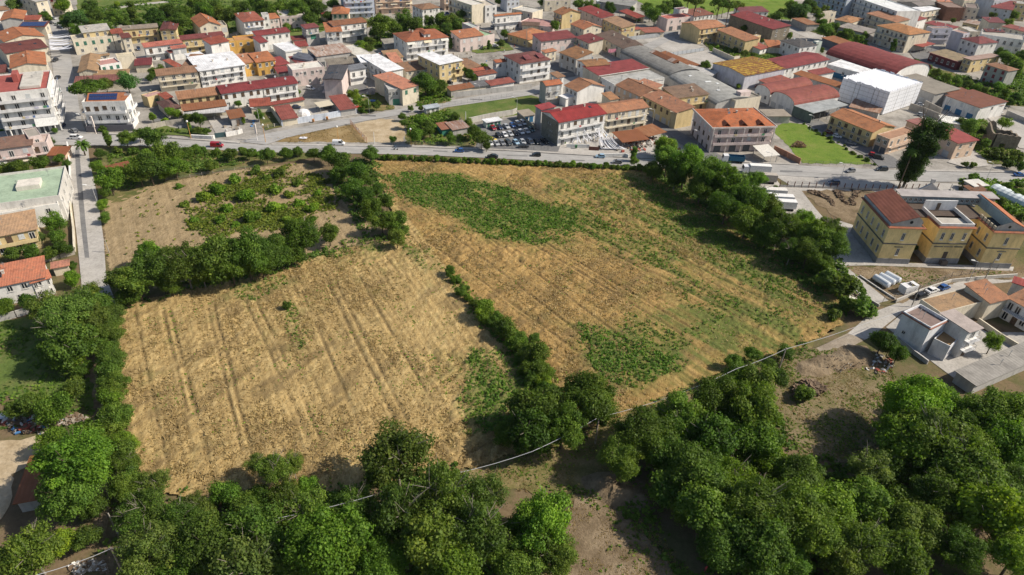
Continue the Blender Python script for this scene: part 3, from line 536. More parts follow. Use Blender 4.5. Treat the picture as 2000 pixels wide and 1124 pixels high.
def facade(root, mtx, Wd, h, spec, col, rail='bars', zb=0.0):
    """one wall: floors listed from the top, mtx maps (x along, -y outwards, z up) into the root"""
    fl = spec.split(','); nf = len(fl); fh = (h - zb) / nf
    for i, s in enumerate(fl):
        z0 = zb + (nf - 1 - i) * fh; k = s[0]
        if k == '-': continue
        n = max(1, int(s[1:] or 1)); step = Wd / n
        bal = None
        if k in 'bBa' or (k == 'd' and n > 0):
            spans = [(Wd * .03, Wd * .97)] if k != 'd' else [(step * (q + .5) - 1.1, step * (q + .5) + 1.1) for q in range(n)]
            for a, b in spans:
                if z0 < 1: continue
                mb = MB(); dp = 1.35 if k != 'd' else .9; mb.box(a, -dp, z0 - .18, b, -.002, z0, 0)
                bal = mb.build('balcony', M['plaster'], root, tuple(min(.72, c * 1.1) for c in col)); bal.matrix_local = mtx
                rb = MB()
                if k == 'B' or rail == 'solid':
                    rb.box(a, -dp, z0 + .002, b, -dp + .1, z0 + .95); rb.box(a, -dp + .102, z0 + .002, a + .1, -.01, z0 + .95); rb.box(b - .1, -dp + .102, z0 + .002, b, -.01, z0 + .95)
                    r_ = rb.build('railing', M['plaster'], bal, tuple(min(.72, c * 1.12) for c in col))
                else:
                    rb.box(a, -dp, z0 + .92, b, -dp + .06, z0 + .98); x = a
                    while x < b: rb.box(x, -dp + .01, z0 + .002, x + .06, -dp + .05, z0 + .915); x += .42
                    rb.box(a, -dp + .065, z0 + .92, a + .06, -.01, z0 + .98); rb.box(b - .06, -dp + .065, z0 + .92, b, -.01, z0 + .98)
                    rb.build('railing', M['rail'], bal)
            if bal is not None and random.random() < .45:      # things hung over the railing
                for _ in range(random.randint(1, 3)):
                    a, b = random.choice(spans); x = random.uniform(a + .3, b - .8); mb = MB(); mb.box(x, -dp - .07, z0 + .25, x + random.uniform(.5, 1.3), -dp - .01, z0 + 1.0)
                    mb.build('laundry', M['plain'], bal, pick([(.7, .7, .7), (.12, .2, .4), (.45, .1, .1), (.6, .5, .3), (.1, .28, .14), (.5, .5, .6)]))
        for q in range(n):
            if k in 'wdbk' and z0 > 1 and random.random() < .14:
                mb = MB(); xa = step * q + .12; mb.box(xa, -.36, z0 + fh * .62, xa + .75, -.01, z0 + fh * .62 + .5); mb.build('air_conditioner', M['frame'], root).matrix_local = mtx
            xc = step * (q + .5) + random.uniform(-.12, .12) * min(step, 2)
            if k == 'n': ww, wh = .95, min(2.5, fh * .46); me = WM['w']; zc = z0 + fh * .45; nm = 'window'
            elif k in 'wsrtk':
                ww, wh = min(1.35, step * .62), min(1.75, fh * .56); me = WM[k]; zc = z0 + fh * .52; nm = 'window'
            elif k in 'dbBa':
                ww, wh = min(1.5, step * .6), min(2.4, fh * .78); me = WM[pick('wwwwwkt')] if k != 's' else WM['s']; zc = z0 + wh / 2 + .06; nm = 'balcony_door'
                if q % 3 == 2: wh = 1.5; zc = z0 + fh * .52; nm = 'window'
            elif k in 'gh':
                ww, wh = min(2.8, step * .75), min(2.6, fh * .8); me = DM[k]; zc = z0 + wh / 2 + .03; nm = 'garage_door'
            else:
                ww, wh = min(1.3, step * .6), min(2.3, fh * .75); me = DM[k]; zc = z0 + wh / 2 + .03; nm = 'door'
                if k in 'Gu': ww = min(3.0, step * .7); wh = min(3, fh * .8); zc = z0 + wh / 2 + .03
            o = ob(nm, me, root); o.matrix_local = mtx @ Matrix.Translation((xc, -.012, zc)) @ Matrix.Diagonal((ww, 1, wh, 1))
            if k == 'a' and q % 2 == 0:
                mb = MB(); mb.slab([(xc - step * .45, -.01, z0 + fh * .9), (xc + step * .45, -.01, z0 + fh * .9), (xc + step * .45, -1.3, z0 + fh * .55), (xc - step * .45, -1.3, z0 + fh * .55)], .05)
                aw = mb.build('awning', M['plain'], root, pick([(.62, .55, .40), (.6, .6, .55), (.55, .5, .4)])); aw.matrix_local = mtx
NB = [0]
def bld(label, cat, t, p0, p1, p2, h, roof='flat', wall=W_, rc=GR, rm=None, F='', R='', L='', B='', pitch=None, over=.5, ch=0, ds=0, par=.5, root=None, name=None, wm='plaster', opened=False, rail='bars', z0=0.0, sk=0, pv=None, rh=None, tm=None, edge=None):
    a, b = GT(t, p0, h), GT(t, p1, h); e1 = (b - a); Wd = e1.length; e1.normalize(); e2 = Vector((-e1.y, e1.x, 0))
    pit = pitch if pitch is not None else dict(gx=.32, gy=.32, hip=.34, shed=.13).get(roof, .2)
    if isinstance(p2, (int, float)): D = float(p2)
    else:
        hh = h
        for _ in range(4):
            D = (GT(t, p2, hh) - a).dot(e2)
            if roof == 'gx': D *= 2; hh = h + pit * D / 2
            elif roof == 'shed': hh = h + pit * D
    D = max(abs(D), 2.0)
    fr = Matrix(((e1.x, e2.x, 0, a.x), (e1.y, e2.y, 0, a.y), (0, 0, 1, 0), (0, 0, 0, 1)))
    if root is None:
        c = fr @ Vector((Wd / 2, D / 2, 0)); rz = math.atan2(e1.y, e1.x)
        root = empty(name or cat.replace(' ', '_'), (c.x, c.y, 0), rz); tag(root, label, cat); rmx = Matrix.Translation((c.x, c.y, 0)) @ Matrix.Rotation(rz, 4, 'Z'); root['mx'] = [x for r in rmx for x in r]
    else: rmx = Matrix([root['mx'][i * 4:i * 4 + 4] for i in range(4)])
    X = rmx.inverted() @ fr
    rm = rm or dict(flat='flat', ax='sheet', ay='sheet').get(roof, 'tile'); o = over; NB[0] += 1
    # roof surface
    if rh is None: rh = dict(gx=pit * D / 2, gy=pit * Wd / 2, hip=pit * min(D, Wd) / 2, shed=pit * D, ax=pit * D, ay=pit * Wd, flat=0)[roof]
    S = MB(); T = .16; e = 1e-3
    def z(x, y):
        if roof == 'gx': return h + rh * (1 - abs(y - D / 2) / (D / 2))
        if roof == 'gy': return h + rh * (1 - abs(x - Wd / 2) / (Wd / 2))
        if roof == 'shed': return h + rh * y / D
        if roof == 'hip': return h + min(rh, pit * min(x, Wd - x, y, D - y))
        if roof == 'ax': return h + rh * math.sqrt(max(0, 1 - ((y - D / 2) / (D / 2)) ** 2))
        if roof == 'ay': return h + rh * math.sqrt(max(0, 1 - ((x - Wd / 2) / (Wd / 2)) ** 2))
        return h
    zt = .17
    if roof == 'gx':
        d = rh / (D / 2) * o; S.slab([(-o, -o, h - d + zt), (Wd + o, -o, h - d + zt), (Wd + o, D / 2, h + rh + zt), (-o, D / 2, h + rh + zt)], T); S.slab([(-o, D / 2, h + rh + zt), (Wd + o, D / 2, h + rh + zt), (Wd + o, D + o, h - d + zt), (-o, D + o, h - d + zt)], T)
        S.box(-o, D / 2 - .15, h + rh + zt - .02, Wd + o, D / 2 + .15, h + rh + zt + .08)
    elif roof == 'gy':
        d = rh / (Wd / 2) * o; S.slab([(-o, -o, h - d + zt), (Wd / 2, -o, h + rh + zt), (Wd / 2, D + o, h + rh + zt), (-o, D + o, h - d + zt)], T); S.slab([(Wd / 2, -o, h + rh + zt), (Wd + o, -o, h - d + zt), (Wd + o, D + o, h - d + zt), (Wd / 2, D + o, h + rh + zt)], T)
        S.box(Wd / 2 - .15, -o, h + rh + zt - .02, Wd / 2 + .15, D + o, h + rh + zt + .08)
    elif roof == 'shed':
        d = rh / D * o; S.slab([(-o, -o, h - d + zt), (Wd + o, -o, h - d + zt), (Wd + o, D + o, h + rh + d + zt), (-o, D + o, h + rh + d + zt)], T)
    elif roof == 'hip':
        m_ = min(D, Wd) / 2; d = pit * o; q = [(-o, -o, h - d + zt), (Wd + o, -o, h - d + zt), (Wd + o, D + o, h - d + zt), (-o, D + o, h - d + zt)]
        if Wd >= D: r0, r1 = (m_, D / 2, h + rh + zt), (Wd - m_ + e, D / 2, h + rh + zt); fs = [(q[0], q[1], r1, r0), (q[1], q[2], r1), (q[2], q[3], r0, r1), (q[3], q[0], r0)]
        else: r0, r1 = (Wd / 2, m_, h + rh + zt), (Wd / 2, D - m_ + e, h + rh + zt); fs = [(q[0], q[1], r0), (q[1], q[2], r1, r0), (q[2], q[3], r1), (q[3], q[0], r0, r1)]
        for f in fs: S.slab(list(f), T)
    elif roof in ('ax', 'ay'):
        K = 12; LN, AC = (Wd, D) if roof == 'ax' else (D, Wd); pr = []
        for i in range(K + 1):
            q = math.pi * i / K; pr.append((AC / 2 - math.cos(q) * (AC / 2 + .2), h + rh * math.sin(q) + zt))
        for (y0, za), (y1, zb_) in zip(pr, pr[1:]):
            if roof == 'ax': S.slab([(-o, y0, za), (LN + o, y0, za), (LN + o, y1, zb_), (-o, y1, zb_)], T)
            else: S.slab([(y0, -o, za), (y1, -o, zb_), (y1, LN + o, zb_), (y0, LN + o, za)], T)
    elif par > 0: S.slab([(.2, .2, h - .02), (Wd - .2, .2, h - .02), (Wd - .2, D - .2, h - .02), (.2, D - .2, h - .02)], T)
    else: S.slab([(-o, -o, h + zt), (Wd + o, -o, h + zt), (Wd + o, D + o, h + zt), (-o, D + o, h + zt)], T + .06)
    if rm in ('sheet', 'rusty2', 'rusty3') and rc[0] > 2 * rc[1]: rc = (rc[0] * .84, rc[1] * .92, rc[2] * .72)
    rf = dmesh(S, 'roof', M[rm], rc, root, X)
    if rm == 'sheet' and edge is None: edge = tuple(c * .8 for c in rc)
    # walls
    hw = h - (.0 if not (roof == 'flat' and par <= 0) else .06)
    if opened:
        Q = max(2, int(Wd / 5) + 1)
        for i in range(Q):
            for y in (.15, D - .3):
                x = .1 + (Wd - .35) * i / (Q - 1); mb = MB(); mb.box(x, y, 0, x + .16, y + .16, z(x, y)); dmesh(mb, 'post', M['rail'], None, root, X)
        if opened == 'back':
            mb = MB(); mb.box(0, D - .12, 0, Wd, D - .001, h + (rh if roof == 'shed' else 0)); dmesh(mb, 'wall', M[wm], wall, root, X)
        if opened == 'left':
            mb = MB(); mb.box(0, 0, 0, .15, D, h); dmesh(mb, 'wall', M[wm], wall, root, X)
        return root, X, Wd, D, z
    mb = MB(); ht = hw + (par if roof == 'flat' and par > 0 else 0)
    if roof == 'flat' and par > 0:
        q = .2
        mb.box(0, 0, z0, Wd, q, ht, bottom=False); mb.box(0, D - q, z0, Wd, D, ht, bottom=False); mb.box(0, q + e, z0, q, D - q - e, ht, bottom=False); mb.box(Wd - q, q + e, z0, Wd, D - q - e, ht, bottom=False)
    else:
        for (x0, y0), (x1, y1) in (((0, 0), (Wd, 0)), ((Wd, 0), (Wd, D)), ((Wd, D), (0, D)), ((0, D), (0, 0))):
            K = 12 if roof in ('ax', 'ay') else 2; top = [(x1 + (x0 - x1) * i / K, y1 + (y0 - y1) * i / K) for i in range(K + 1)]
            mb.poly([(x0, y0, z0), (x1, y1, z0)] + [(x, y, z(x, y) if roof != 'hip' else h) for x, y in top])
    dmesh(mb, 'wall', M[wm], wall, root, X)
    if F: facade(root, X, Wd, h, F, wall, rail, z0)
    if R: facade(root, X @ Matrix.Translation((Wd, 0, 0)) @ Matrix.Rotation(math.pi / 2, 4, 'Z'), D, h, R, wall, rail, z0)
    if L: facade(root, X @ Matrix.Translation((0, D, 0)) @ Matrix.Rotation(-math.pi / 2, 4, 'Z'), D, h, L, wall, rail, z0)
    if edge:                                            # gutter along the front eave
        mb = MB(); g = h - (rh / (D / 2) * o if roof == 'gx' else (pit * o if roof in ('hip',) else (rh / D * o if roof == 'shed' else 0)))
        mb.box(-o, -o - .16, g - .02, Wd + o, -o - .005, g + .16); dmesh(mb, 'gutter', M['plain'], edge, root, X)
    for i in range(ch):
        x, y = Wd * random.uniform(.2, .8), D * random.uniform(.3, .75); zz = z(x, y); mb = MB()
        mb.box(x - .3, y - .3, zz - .4, x + .3, y + .3, zz + 1.0); mb.box(x - .4, y - .4, zz + 1.002, x + .4, y + .4, zz + 1.1); dmesh(mb, 'chimney', M['plaster'], (.5, .46, .40), root, X)
    for i in range(ds):
        x, y = Wd * random.uniform(.1, .9), D * random.uniform(.3, .8); zz = z(x, y); mb = MB(); mb.tube((x, y, zz), (x, y, zz + .9), .04)
        mb.tube((x, y - .05, zz + .95), (x - .12, y - .2, zz + 1.05), .1, .5, 10); dmesh(mb, 'satellite_dish', M['dish'], None, root, X)
    for i in range(sk):
        x, y = Wd * random.uniform(.15, .85), D * random.uniform(.15, .4); dx = .6; mb = MB(); zz = z(x, y) + .2; z2 = z(x, y + 1.2) + .2
        mb.slab([(x - dx, y, zz + .05), (x + dx, y, zz + .05), (x + dx, y + 1.2, z2 + .05), (x - dx, y + 1.2, z2 + .05)], .1); dmesh(mb, 'skylight', M['glass'], None, root, X)
    if roof != 'flat' or par > 0:                       # aerial on most houses
        r7 = random.Random(NB[0]); 
        for _ in range(r7.choice((0, 1, 1, 2)) if not opened and Wd > 7 else 0):
            x, y = Wd * r7.uniform(.15, .85), D * r7.uniform(.35, .8); zz = z(x, y); mb = MB(); mb.tube((x, y, zz), (x, y, zz + 2.2), .05, n=4)
            for q in range(4): mb.box(x - .5 + q * .06, y - .02 + q * .001, zz + 1.5 + q * .17, x + .5 - q * .06, y + .02, zz + 1.54 + q * .17)
            dmesh(mb, 'aerial', M['rail'], None, root, X)
    if pv:                                              # rows of solar modules: (x0,x1,y0,y1 as fractions)
        for (fx0, fx1, fy0, fy1, nx, ny) in pv:
            for i in range(nx):
                for j in range(ny):
                    xa, xb = Wd * (fx0 + (fx1 - fx0) * i / nx) + .04, Wd * (fx0 + (fx1 - fx0) * (i + 1) / nx) - .04; ya, yb = D * (fy0 + (fy1 - fy0) * j / ny) + .04, D * (fy0 + (fy1 - fy0) * (j + 1) / ny) - .04; k = .3
                    mb = MB(); mb.slab([(xa, ya, z(xa, ya) + k), (xb, ya, z(xb, ya) + k), (xb, yb, z(xb, yb) + k), (xa, yb, z(xa, yb) + k)], .06); dmesh(mb, 'solar_panel', M['pv'], None, root, X)
    return root, X, Wd, D, z
def lichen():
    m, n, l, b = newmat('lichen_sheet', .9); p = coord(n)
    a = noise(n, l, mapv(n, l, p, (.5, .9, 1)), .9, 6, .75, .6); c = ramp(n, l, a, (.38, (.16, .05, .035)), (.48, (.24, .12, .03)), (.56, (.40, .27, .04)), (.7, (.46, .33, .07)))
    wv = N(n, 'ShaderNodeTexWave', wave_type='BANDS', bands_direction='Y'); wv.inputs['Scale'].default_value = .16; wv.inputs['Distortion'].default_value = 1.5; l.new(p, wv.inputs[0])
    c = mix(n, l, c, ramp(n, l, wv.outputs[0], (.1, (.12, .045, .03)), (.4, (1, 1, 1))), .6, 'MULTIPLY'); l.new(c, b.inputs[0]); return m
M['lichen'] = lichen(); M['rusty2'] = sheet('faded_vault', .35, .8); M['rusty3'] = sheet('streaked_sheet', .5, .8); M['sheet2'] = sheet('ribbed_brown_sheet', .2, .7)
# ------------------------------------------------------------------ the town, building by building
H, A_, WHS, SH = 'house', 'apartment building', 'warehouse', 'shed'
# west side of the left street, top left
bld('cream gable-ended block at the far top left with shaded long side', A_, 'A0', (525, 30), (690, 0), 24, 10.5, 'gx', C_, GR, 'flat', 'w1,w1,-', '', 'w5,w5,w4', pitch=.1)
bld('bright cream block with red shutters beside the blue cedar, top left', A_, 'A0', (705, -40), (865, -40), 14, 10.5, 'hip', C_, BR, F='r2,r2,w2')
bld('white house with brown roof at the very top left corner', H, 'A0', (-60, 165), (130, 140), (100, 80), 6, 'shed', W_, BR)
bld('orange roofed house with bare grey gable wall, top left', H, 'A0', (10, 305), (330, 285), (250, 170), 7, 'gy', GY, OR, pitch=.25)
bld('low house under red sheets beside the bare grey gable, top left', H, 'A0', (335, 295), (560, 290), (520, 225), 6, 'shed', PE, RD, 'sheet', R='w2,w2')
bld('house carrying one row of solar panels on its street side, top left', H, 'A0', (285, 395), (655, 392), (640, 320), 6.5, 'shed', C_, DR, 'sheet', R='w1,w1', pv=[(.0, .96, .05, .92, 6, 1)])
bld('wide orange gabled house between solar roof and dark red roofs', H, 'A0', (65, 612), (640, 530), (640, 398), 7, 'gy', C_, OR, R='w3,d2', pitch=.22, ds=1)
bld('pair of dark red sloping roofs over a cream house on the left street', H, 'A0', (80, 782), (682, 690), (380, 600), 7, 'gx', C_, DR, 'sheet', '-,-', 'w3,d3', pitch=.15, sk=2)
bld('orange roofed cream house with bare front gable on the left street', H, 'A0', (160, 1000), (668, 945), (662, 768), 7.5, 'gy', C_, OR, R='w3,d3', pitch=.22, ch=1)
bld('dark red house at the left edge behind the white terraced block', H, 'A0', (-120, 1080), (110, 1050), (60, 950), 5, 'shed', C_, DR, 'sheet')
rt, X, Wd, D, zf = bld('tall white terraced apartment block at the street corner, far left', A_, 'B0', (-140, 345), (700, 262), (690, 0), 16.6, 'flat', W_, (0.344, 0.095, 0.0808), F='B4,B4,B4,B4,g5', R='b3,b3,b3,b3,w3', par=.5)
mb = MB(); mb.box(Wd * .5, 3.0, 16.7, Wd * .86, D - 2, 17.6); mb.box(Wd * .5 + .2, 3.2, 17.61, Wd * .86 - .2, D - 2.2, 17.65); dmesh(mb, 'roof_terrace', M['flat'], (.52, .50, .45), rt, X)
mb = MB(); mb.box(Wd * .34, D * .55, 16.6, Wd * .44, D * .8, 19.6); dmesh(mb, 'stair_head', M['plaster'], (0.344, 0.095, 0.0808), rt, X)
for k in range(5):
    mb = MB(); mb.tube((Wd * (.1 + .2 * k), -1.0, 0), (Wd * (.1 + .2 * k), -1.0, 3.1), .28); dmesh(mb, 'column', M['plaster'], W_, rt, X)
mb = MB(); mb.slab([(Wd * .58, -1.2, 6.4), (Wd * .98, -1.2, 6.4), (Wd * .98, -2.4, 3.4), (Wd * .58, -2.4, 3.4)], .06); dmesh(mb, 'awning', M['plain'], (.72, .72, .70), rt, X)
rt, X, Wd, D, zf = bld('white corner villa with two long rows of solar panels on orange roof', A_, 'S', (160, 203), (245, 201), (285, 186), 11.2, 'flat', W_, OR, 'tile', 'B5,B5,-', 'B2,B2,-', 'b2,b2,-', par=.7)
mb = MB(); mb.slab([(1.2, 1.2, 11.5), (Wd - 1.2, 1.2, 11.5), (Wd - 1.2, D * .62, 13.6), (1.2, D * .62, 13.6)], .15); mb.slab([(1.2, D * .62 + .01, 13.6), (Wd - 1.2, D * .62 + .01, 13.6), (Wd - 1.2, D - 1, 12.4), (1.2, D - 1, 12.4)], .15); dmesh(mb, 'attic_roof', M['tile'], OR, rt, X)
for i in range(12):
    for j in range(2):
        a, b_ = 2 + (Wd - 5.5) * i / 12, 2 + (Wd - 5.5) * (i + 1) / 12 - .06; f0, f1 = (.15 + .38 * j), (.48 + .38 * j); yy = lambda f: 1.2 + (D * .62 - 1.2) * f; zz = lambda f: 11.5 + 2.1 * f + .18
        mb = MB(); mb.slab([(a, yy(f0), zz(f0)), (b_, yy(f0), zz(f0)), (b_, yy(f1), zz(f1)), (a, yy(f1), zz(f1))], .06); dmesh(mb, 'solar_panel', M['pv'], None, rt, X)
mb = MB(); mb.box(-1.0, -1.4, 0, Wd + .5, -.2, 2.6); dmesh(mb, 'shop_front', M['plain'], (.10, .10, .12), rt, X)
# east side of the left street
bld('yellow long house with green shutters and flat terrace on the left street', H, 'A0', (1062, 602), (1640, 540), (1240, 512), 7, 'flat', C_, (.5, .46, .38), F='s5,w3', par=.5, L='s2,w2')
bld('set-back upper storey with grey lichened stone roof over yellow walls', H, 'A0', (1212, 482), (1600, 440), (1590, 335), 9.6, 'shed', Y_, (.46, .45, .42), F='w3,-,-', L='w2,-,-', ch=2)
bld('small red topped stair tower beside the yellow long house', H, 'A0', (1640, 495), (1790, 480), (1740, 420), 8.5, 'shed', C_, RD, 'sheet', 'w1,w1,-')
bld('narrow cream house front with one dark window, upper left quarter', H, 'A1', (-80, 560), (40, 545), (20, 480), 8, 'shed', C_, DR, 'sheet', 'w1,w1,w1', 'w1,w1,-')
bld('long yellow gallery house under a grey-brown roof by the park', H, 'A1', (-90, 442), (430, 400), (290, 355), 7.5, 'shed', Y_, (.27, .23, .19), F='b5,d4', ch=1)
bld('cream house with dark red roof and front gable by the park', H, 'A1', (470, 448), (695, 440), (655, 320), 8, 'gy', Y_, DR, 'sheet', 'w2,w2,w1', 'w1,w1,-', pitch=.2, ds=1)
bld('white two-storey house with pale red metal roof and shaded ground floor', H, 'A1', (245, 695), (790, 630), (725, 578), 7, 'shed', W_, (.48, .15, .14), 'sheet', 'b4,d3', 'w1,-', ch=0)
bld('low annex with pinkish red roof and white blinds', H, 'A1', (650, 715), (845, 690), (820, 660), 6, 'shed', W_, (.48, .15, .14), 'sheet', 'h2,-')
bld('cream house with long plum red roof and balcony row, left centre', H, 'A1', (790, 587), (1400, 520), (1320, 468), 7.6, 'shed', Y_, (0.213, 0.057, 0.0665), 'sheet', 'b5,w4', 'w1,-', ch=1)
bld('white gable-walled wing with brick red sheet roof, left centre', H, 'A1', (1210, 652), (1470, 602), (1400, 515), 8, 'shed', W_, (0.295, 0.0712, 0.057), 'sheet', 'w1,-,-', '-')
bld('isolated house with steep orange gable roof below the park trees', H, 'A1', (1050, 397), (1350, 365), (1250, 240), 8.2, 'gy', C_, OR, F='w2,w2,w2', R='w2,w2,w1', pitch=.42, ch=1)
bld('cream terrace wing fronting the steep orange gable house', H, 'A1', (1130, 415), (1450, 385), (1340, 320), 6.4, 'flat', C_, CO, F='h3,d2', R='w2,w2', par=.7)
bld('mustard orange flat roofed house, left centre of the town', H, 'A1', (1580, 615), (1930, 580), (1600, 540), 6, 'flat', MU, (.46, .24, .10), F='w3,D2', R='w2,w1', par=.5)
bld('mustard side block with tiny round window, left centre of the town', H, 'A1', (1475, 615), (1580, 605), (1560, 560), 6.5, 'flat', MU, (.5, .32, .14), F='w1,-', par=.2)
bld('three-storey white balconied house with red sheets round a grey roof', A_, 'A1', (1690, 322), (1985, 292), (1770, 178), 9.6, 'hip', W_, (0.344, 0.104, 0.0855), 'sheet', 'b4,b4,g3', 'w2,w2,w1', pitch=.18, ds=2)
bld('slim white stair tower with paired dark windows, left of centre', H, 'A2', (90, 232), (188, 226), (150, 190), 10.5, 'flat', W_, GR, F='w1,w1,w1', par=.3)
bld('pale pink house with small orange tile roof, left of centre', H, 'A2', (190, 280), (335, 265), (290, 190), 7, 'shed', P_, OR, F='w2,w2', par=.2)
bld('long low beige house with flat terrace roof below the wooded park', H, 'A2', (350, 262), (728, 240), (700, 150), 6.6, 'flat', P_, (.50, .47, .42), F='w5,b4', R='w2,w2', par=.7, ds=1)
bld('white roofed long block with brick upper band and white ground floor', A_, 'A1', (1040, 1042), (1700, 948), (1600, 750), 7.8, 'shed', W_, WH, 'sheet', 'b5,d5,w4', 'w2,w2', pitch=.06, ch=2)
bld('white roofed back wing of the long brick-banded block', A_, 'A1', (1010, 910), (1210, 872), (1130, 745), 7.2, 'shed', W_, WH, 'sheet', '-', pitch=.06)
bld('brown sheeted back wing with stepped roof, left centre', H, 'A1', (790, 985), (960, 985), (870, 800), 7.2, 'shed', C_, BR, 'sheet', '-', pitch=.05)
bld('cream house with brown roof and four dark doors on each floor', A_, 'A1', (430, 1112), (1020, 1050), (900, 972), 7.5, 'shed', C_, BR, 'sheet', 'b4,b4,g1', 'w1,w1', 'w2,w2', ch=0)
bld('small red roof squeezed behind the brown roofed cream house', SH, 'A1', (700, 985), (780, 965), (700, 845), 6, 'shed', C_, RD, 'sheet')
bld('small dark plum roof behind the garden trees, left', SH, 'A1', (105, 960), (335, 945), (290, 850), 3.6, 'shed', C_, (.19, .04, .055), 'sheet')
bld('tan tiled roof wing running along the left street', H, 'A0', (1150, 1062), (1420, 1040), (1100, 835), 5.5, 'gy', C_, TA, F='-,-', L='w3,w2', pitch=.3)
bld('tan tiled cross wing facing the yellow long house', H, 'A0', (1335, 835), (1592, 805), (1450, 738), 5.5, 'gx', C_, TA, F='w2,-', pitch=.25)
bld('brown sheet lean-to before the long dark pink roof, left', SH, 'A0', (1380, 1110), (1870, 1085), (1840, 1020), 4.0, 'shed', C_, TA, 'tile')
bld('white courtyard house with green shutters behind the tan tiled roofs', H, 'A0', (1470, 975), (1770, 925), (1640, 860), 5.4, 'flat', W_, (.46, .25, .22), F='s3,s2', par=.5)
bld('cream flat roofed house beside the white courtyard house', H, 'A0', (1720, 870), (1990, 840), (1960, 770), 5.5, 'flat', C_, (.55, .49, .36), F='-', par=.4)
bld('long low dark pink roof behind the dark street pine', H, 'B0', (1100, 160), (1820, 120), (1740, 30), 4.2, 'shed', C_, (0.246, 0.095, 0.104), 'sheet', pitch=.2)
bld('red hip-roofed kiosk wing joined to a cream house, left', SH, 'B1', (545, 400), (645, 375), (640, 285), 4.5, 'shed', C_, RD, 'sheet')
bld('low cream garage wing beside the white solar villa', H, 'B1', (285, 385), (520, 320), (440, 280), 4.5, 'flat', Y_, (.45, .28, .25), F='s1', par=.2)
bld('yellow house with rust orange roof and row of shuttered windows, left centre', H, 'B1', (745, 405), (1345, 328), (1280, 205), 6, 'shed', Y_, (.36, .17, .12), 'sheet', 'k5,-', 'w1,w1', pitch=.22)
bld('dark brown pyramid roofed outbuilding by the concrete yard, left', SH, 'B1', (565, 560), (765, 520), (730, 385), 3.6, 'hip', C_, (.12, .06, .055), F='-')
bld('open carport with corrugated roof half rust half grey, left', 'carport', 'B1', (830, 632), (1455, 588), (1440, 495), 3.6, 'shed', C_, (.46, .46, .46), 'sheet', opened='back', pitch=.12)
bld('rust brown corrugated lean-to above the grey carport roof, left', 'carport', 'B1', (815, 575), (1430, 500), (1380, 420), 4.6, 'shed', C_, (.25, .12, .07), 'rusty', opened=True, pitch=.12)
bld('crimson roofed terrace house with brick upper floor, left one of the pair', H, 'B1', (1372, 322), (1962, 240), (1800, 150), 6.8, 'gx', W_, CR, 'sheet', 'k5,w4', 'w1,w1', 'w1,w1', pitch=.2, ch=1, ds=1)
bld('crimson roofed white terrace house with outside stair, right one of the pair', H, 'B2', (105, 240), (602, 168), (380, 90), 6.6, 'gx', W_, CR, 'sheet', 'b5,d4', 'w1,w1', pitch=.2, ds=2)
bld('bright red roofed garden shed with plastered wall, left centre', SH, 'B2', (-75, 512), (205, 490), (130, 392), 3.2, 'shed', C_, RD, 'sheet')
bld('long thin plum red roof along a courtyard wall, left centre', SH, 'B2', (212, 490), (695, 412), (690, 388), 3.0, 'shed', C_, (0.279, 0.0665, 0.0665), 'sheet')
bld('rusty corrugated shed roof with small door, beside the ivy wall', SH, 'B1', (1505, 690), (1705, 660), (1640, 550), 3.2, 'shed', GY, (0.205, 0.104, 0.0617), 'rusty', 'D1')
bld('left red roofed garage behind the pale blue street wall', SH, 'B2', (385, 702), (600, 672), (470, 492), 3.0, 'shed', C_, (0.295, 0.0808, 0.0808), 'sheet', pitch=.03)
bld('right red roofed garage behind the pale blue street wall', SH, 'B2', (1238, 562), (1455, 532), (1250, 345), 3.0, 'shed', GY, (0.295, 0.0808, 0.0808), 'sheet', pitch=.03)
bld('cream sunshade canopy on thin posts in the walled courtyard', 'canopy', 'B2', (935, 520), (1125, 485), (1060, 430), 2.8, 'flat', C_, (.58, .52, .40), 'plain', opened=True, par=0)
bld('tall pink-white gable block with black low vaulted roof', A_, 'B2', (985, 112), (1250, 116), (1060, -85), 9.2, 'gy', P_, DG, 'sheet', '-', '', 'b4,b4,w3', pitch=.1, sk=3)
bld('flat white roofed pink house left of the black vaulted block', H, 'A2', (530, 1040), (1000, 985), (1000, 890), 7.6, 'flat', P_, (.66, .64, .58), F='w4,w3', par=.35, ch=2, ds=0)
bld('low house under a mossy grey-brown fibre roof, centre left', H, 'A2', (1072, 958), (1542, 908), (1440, 828), 6.2, 'shed', P_, (.21, .185, .15), 'sheet', 'w2,w3', ch=1)
bld('pale cubic house with small dark grey roof terrace, centre left', H, 'A2', (1370, 1032), (1600, 992), (1525, 938), 7.6, 'shed', W_, (.16, .17, .19), 'sheet', 'b2,-', '-')
bld('left arm of the white L-shaped roof above dark galleries', A_, 'Z7', (60, 210), (295, 190), (240, 62), 7.8, 'shed', W_, WH, 'sheet', 'w2,w2', pitch=.05)
bld('right arm of the white L-shaped roof above dark galleries', A_, 'Z7', (510, 377), (810, 322), (440, 40), 7.8, 'shed', W_, WH, 'sheet', '-', '-', 'b6,b6', pitch=.03)
bld('grey street house with windowed bay and green garage door', H, 'Z7', (545, 722), (800, 700), (710, 590), 7.0, 'flat', GY, (.46, .46, .44), F='w4,G1', L='w2,-', par=.4)
bld('pale street house with salmon roof and green balcony door', H, 'Z7', (800, 700), (1100, 625), (600, 385), 7.6, 'shed', C_, SA, 'tile', 's2,-', '-', '', pitch=.02)
bld('brown tiled cottage with red eaves next to the salmon roof', H, 'Z7', (872, 372), (1322, 312), (1210, 162), 5.2, 'shed', C_, BR, 'tile', 'w3,D1', 'w1,w1')
bld('pinkish tile strip roof behind the white L-shaped roof', H, 'Z7', (640, 215), (800, 200), (560, 40), 6.4, 'shed', C_, SA, 'tile', pitch=.1)
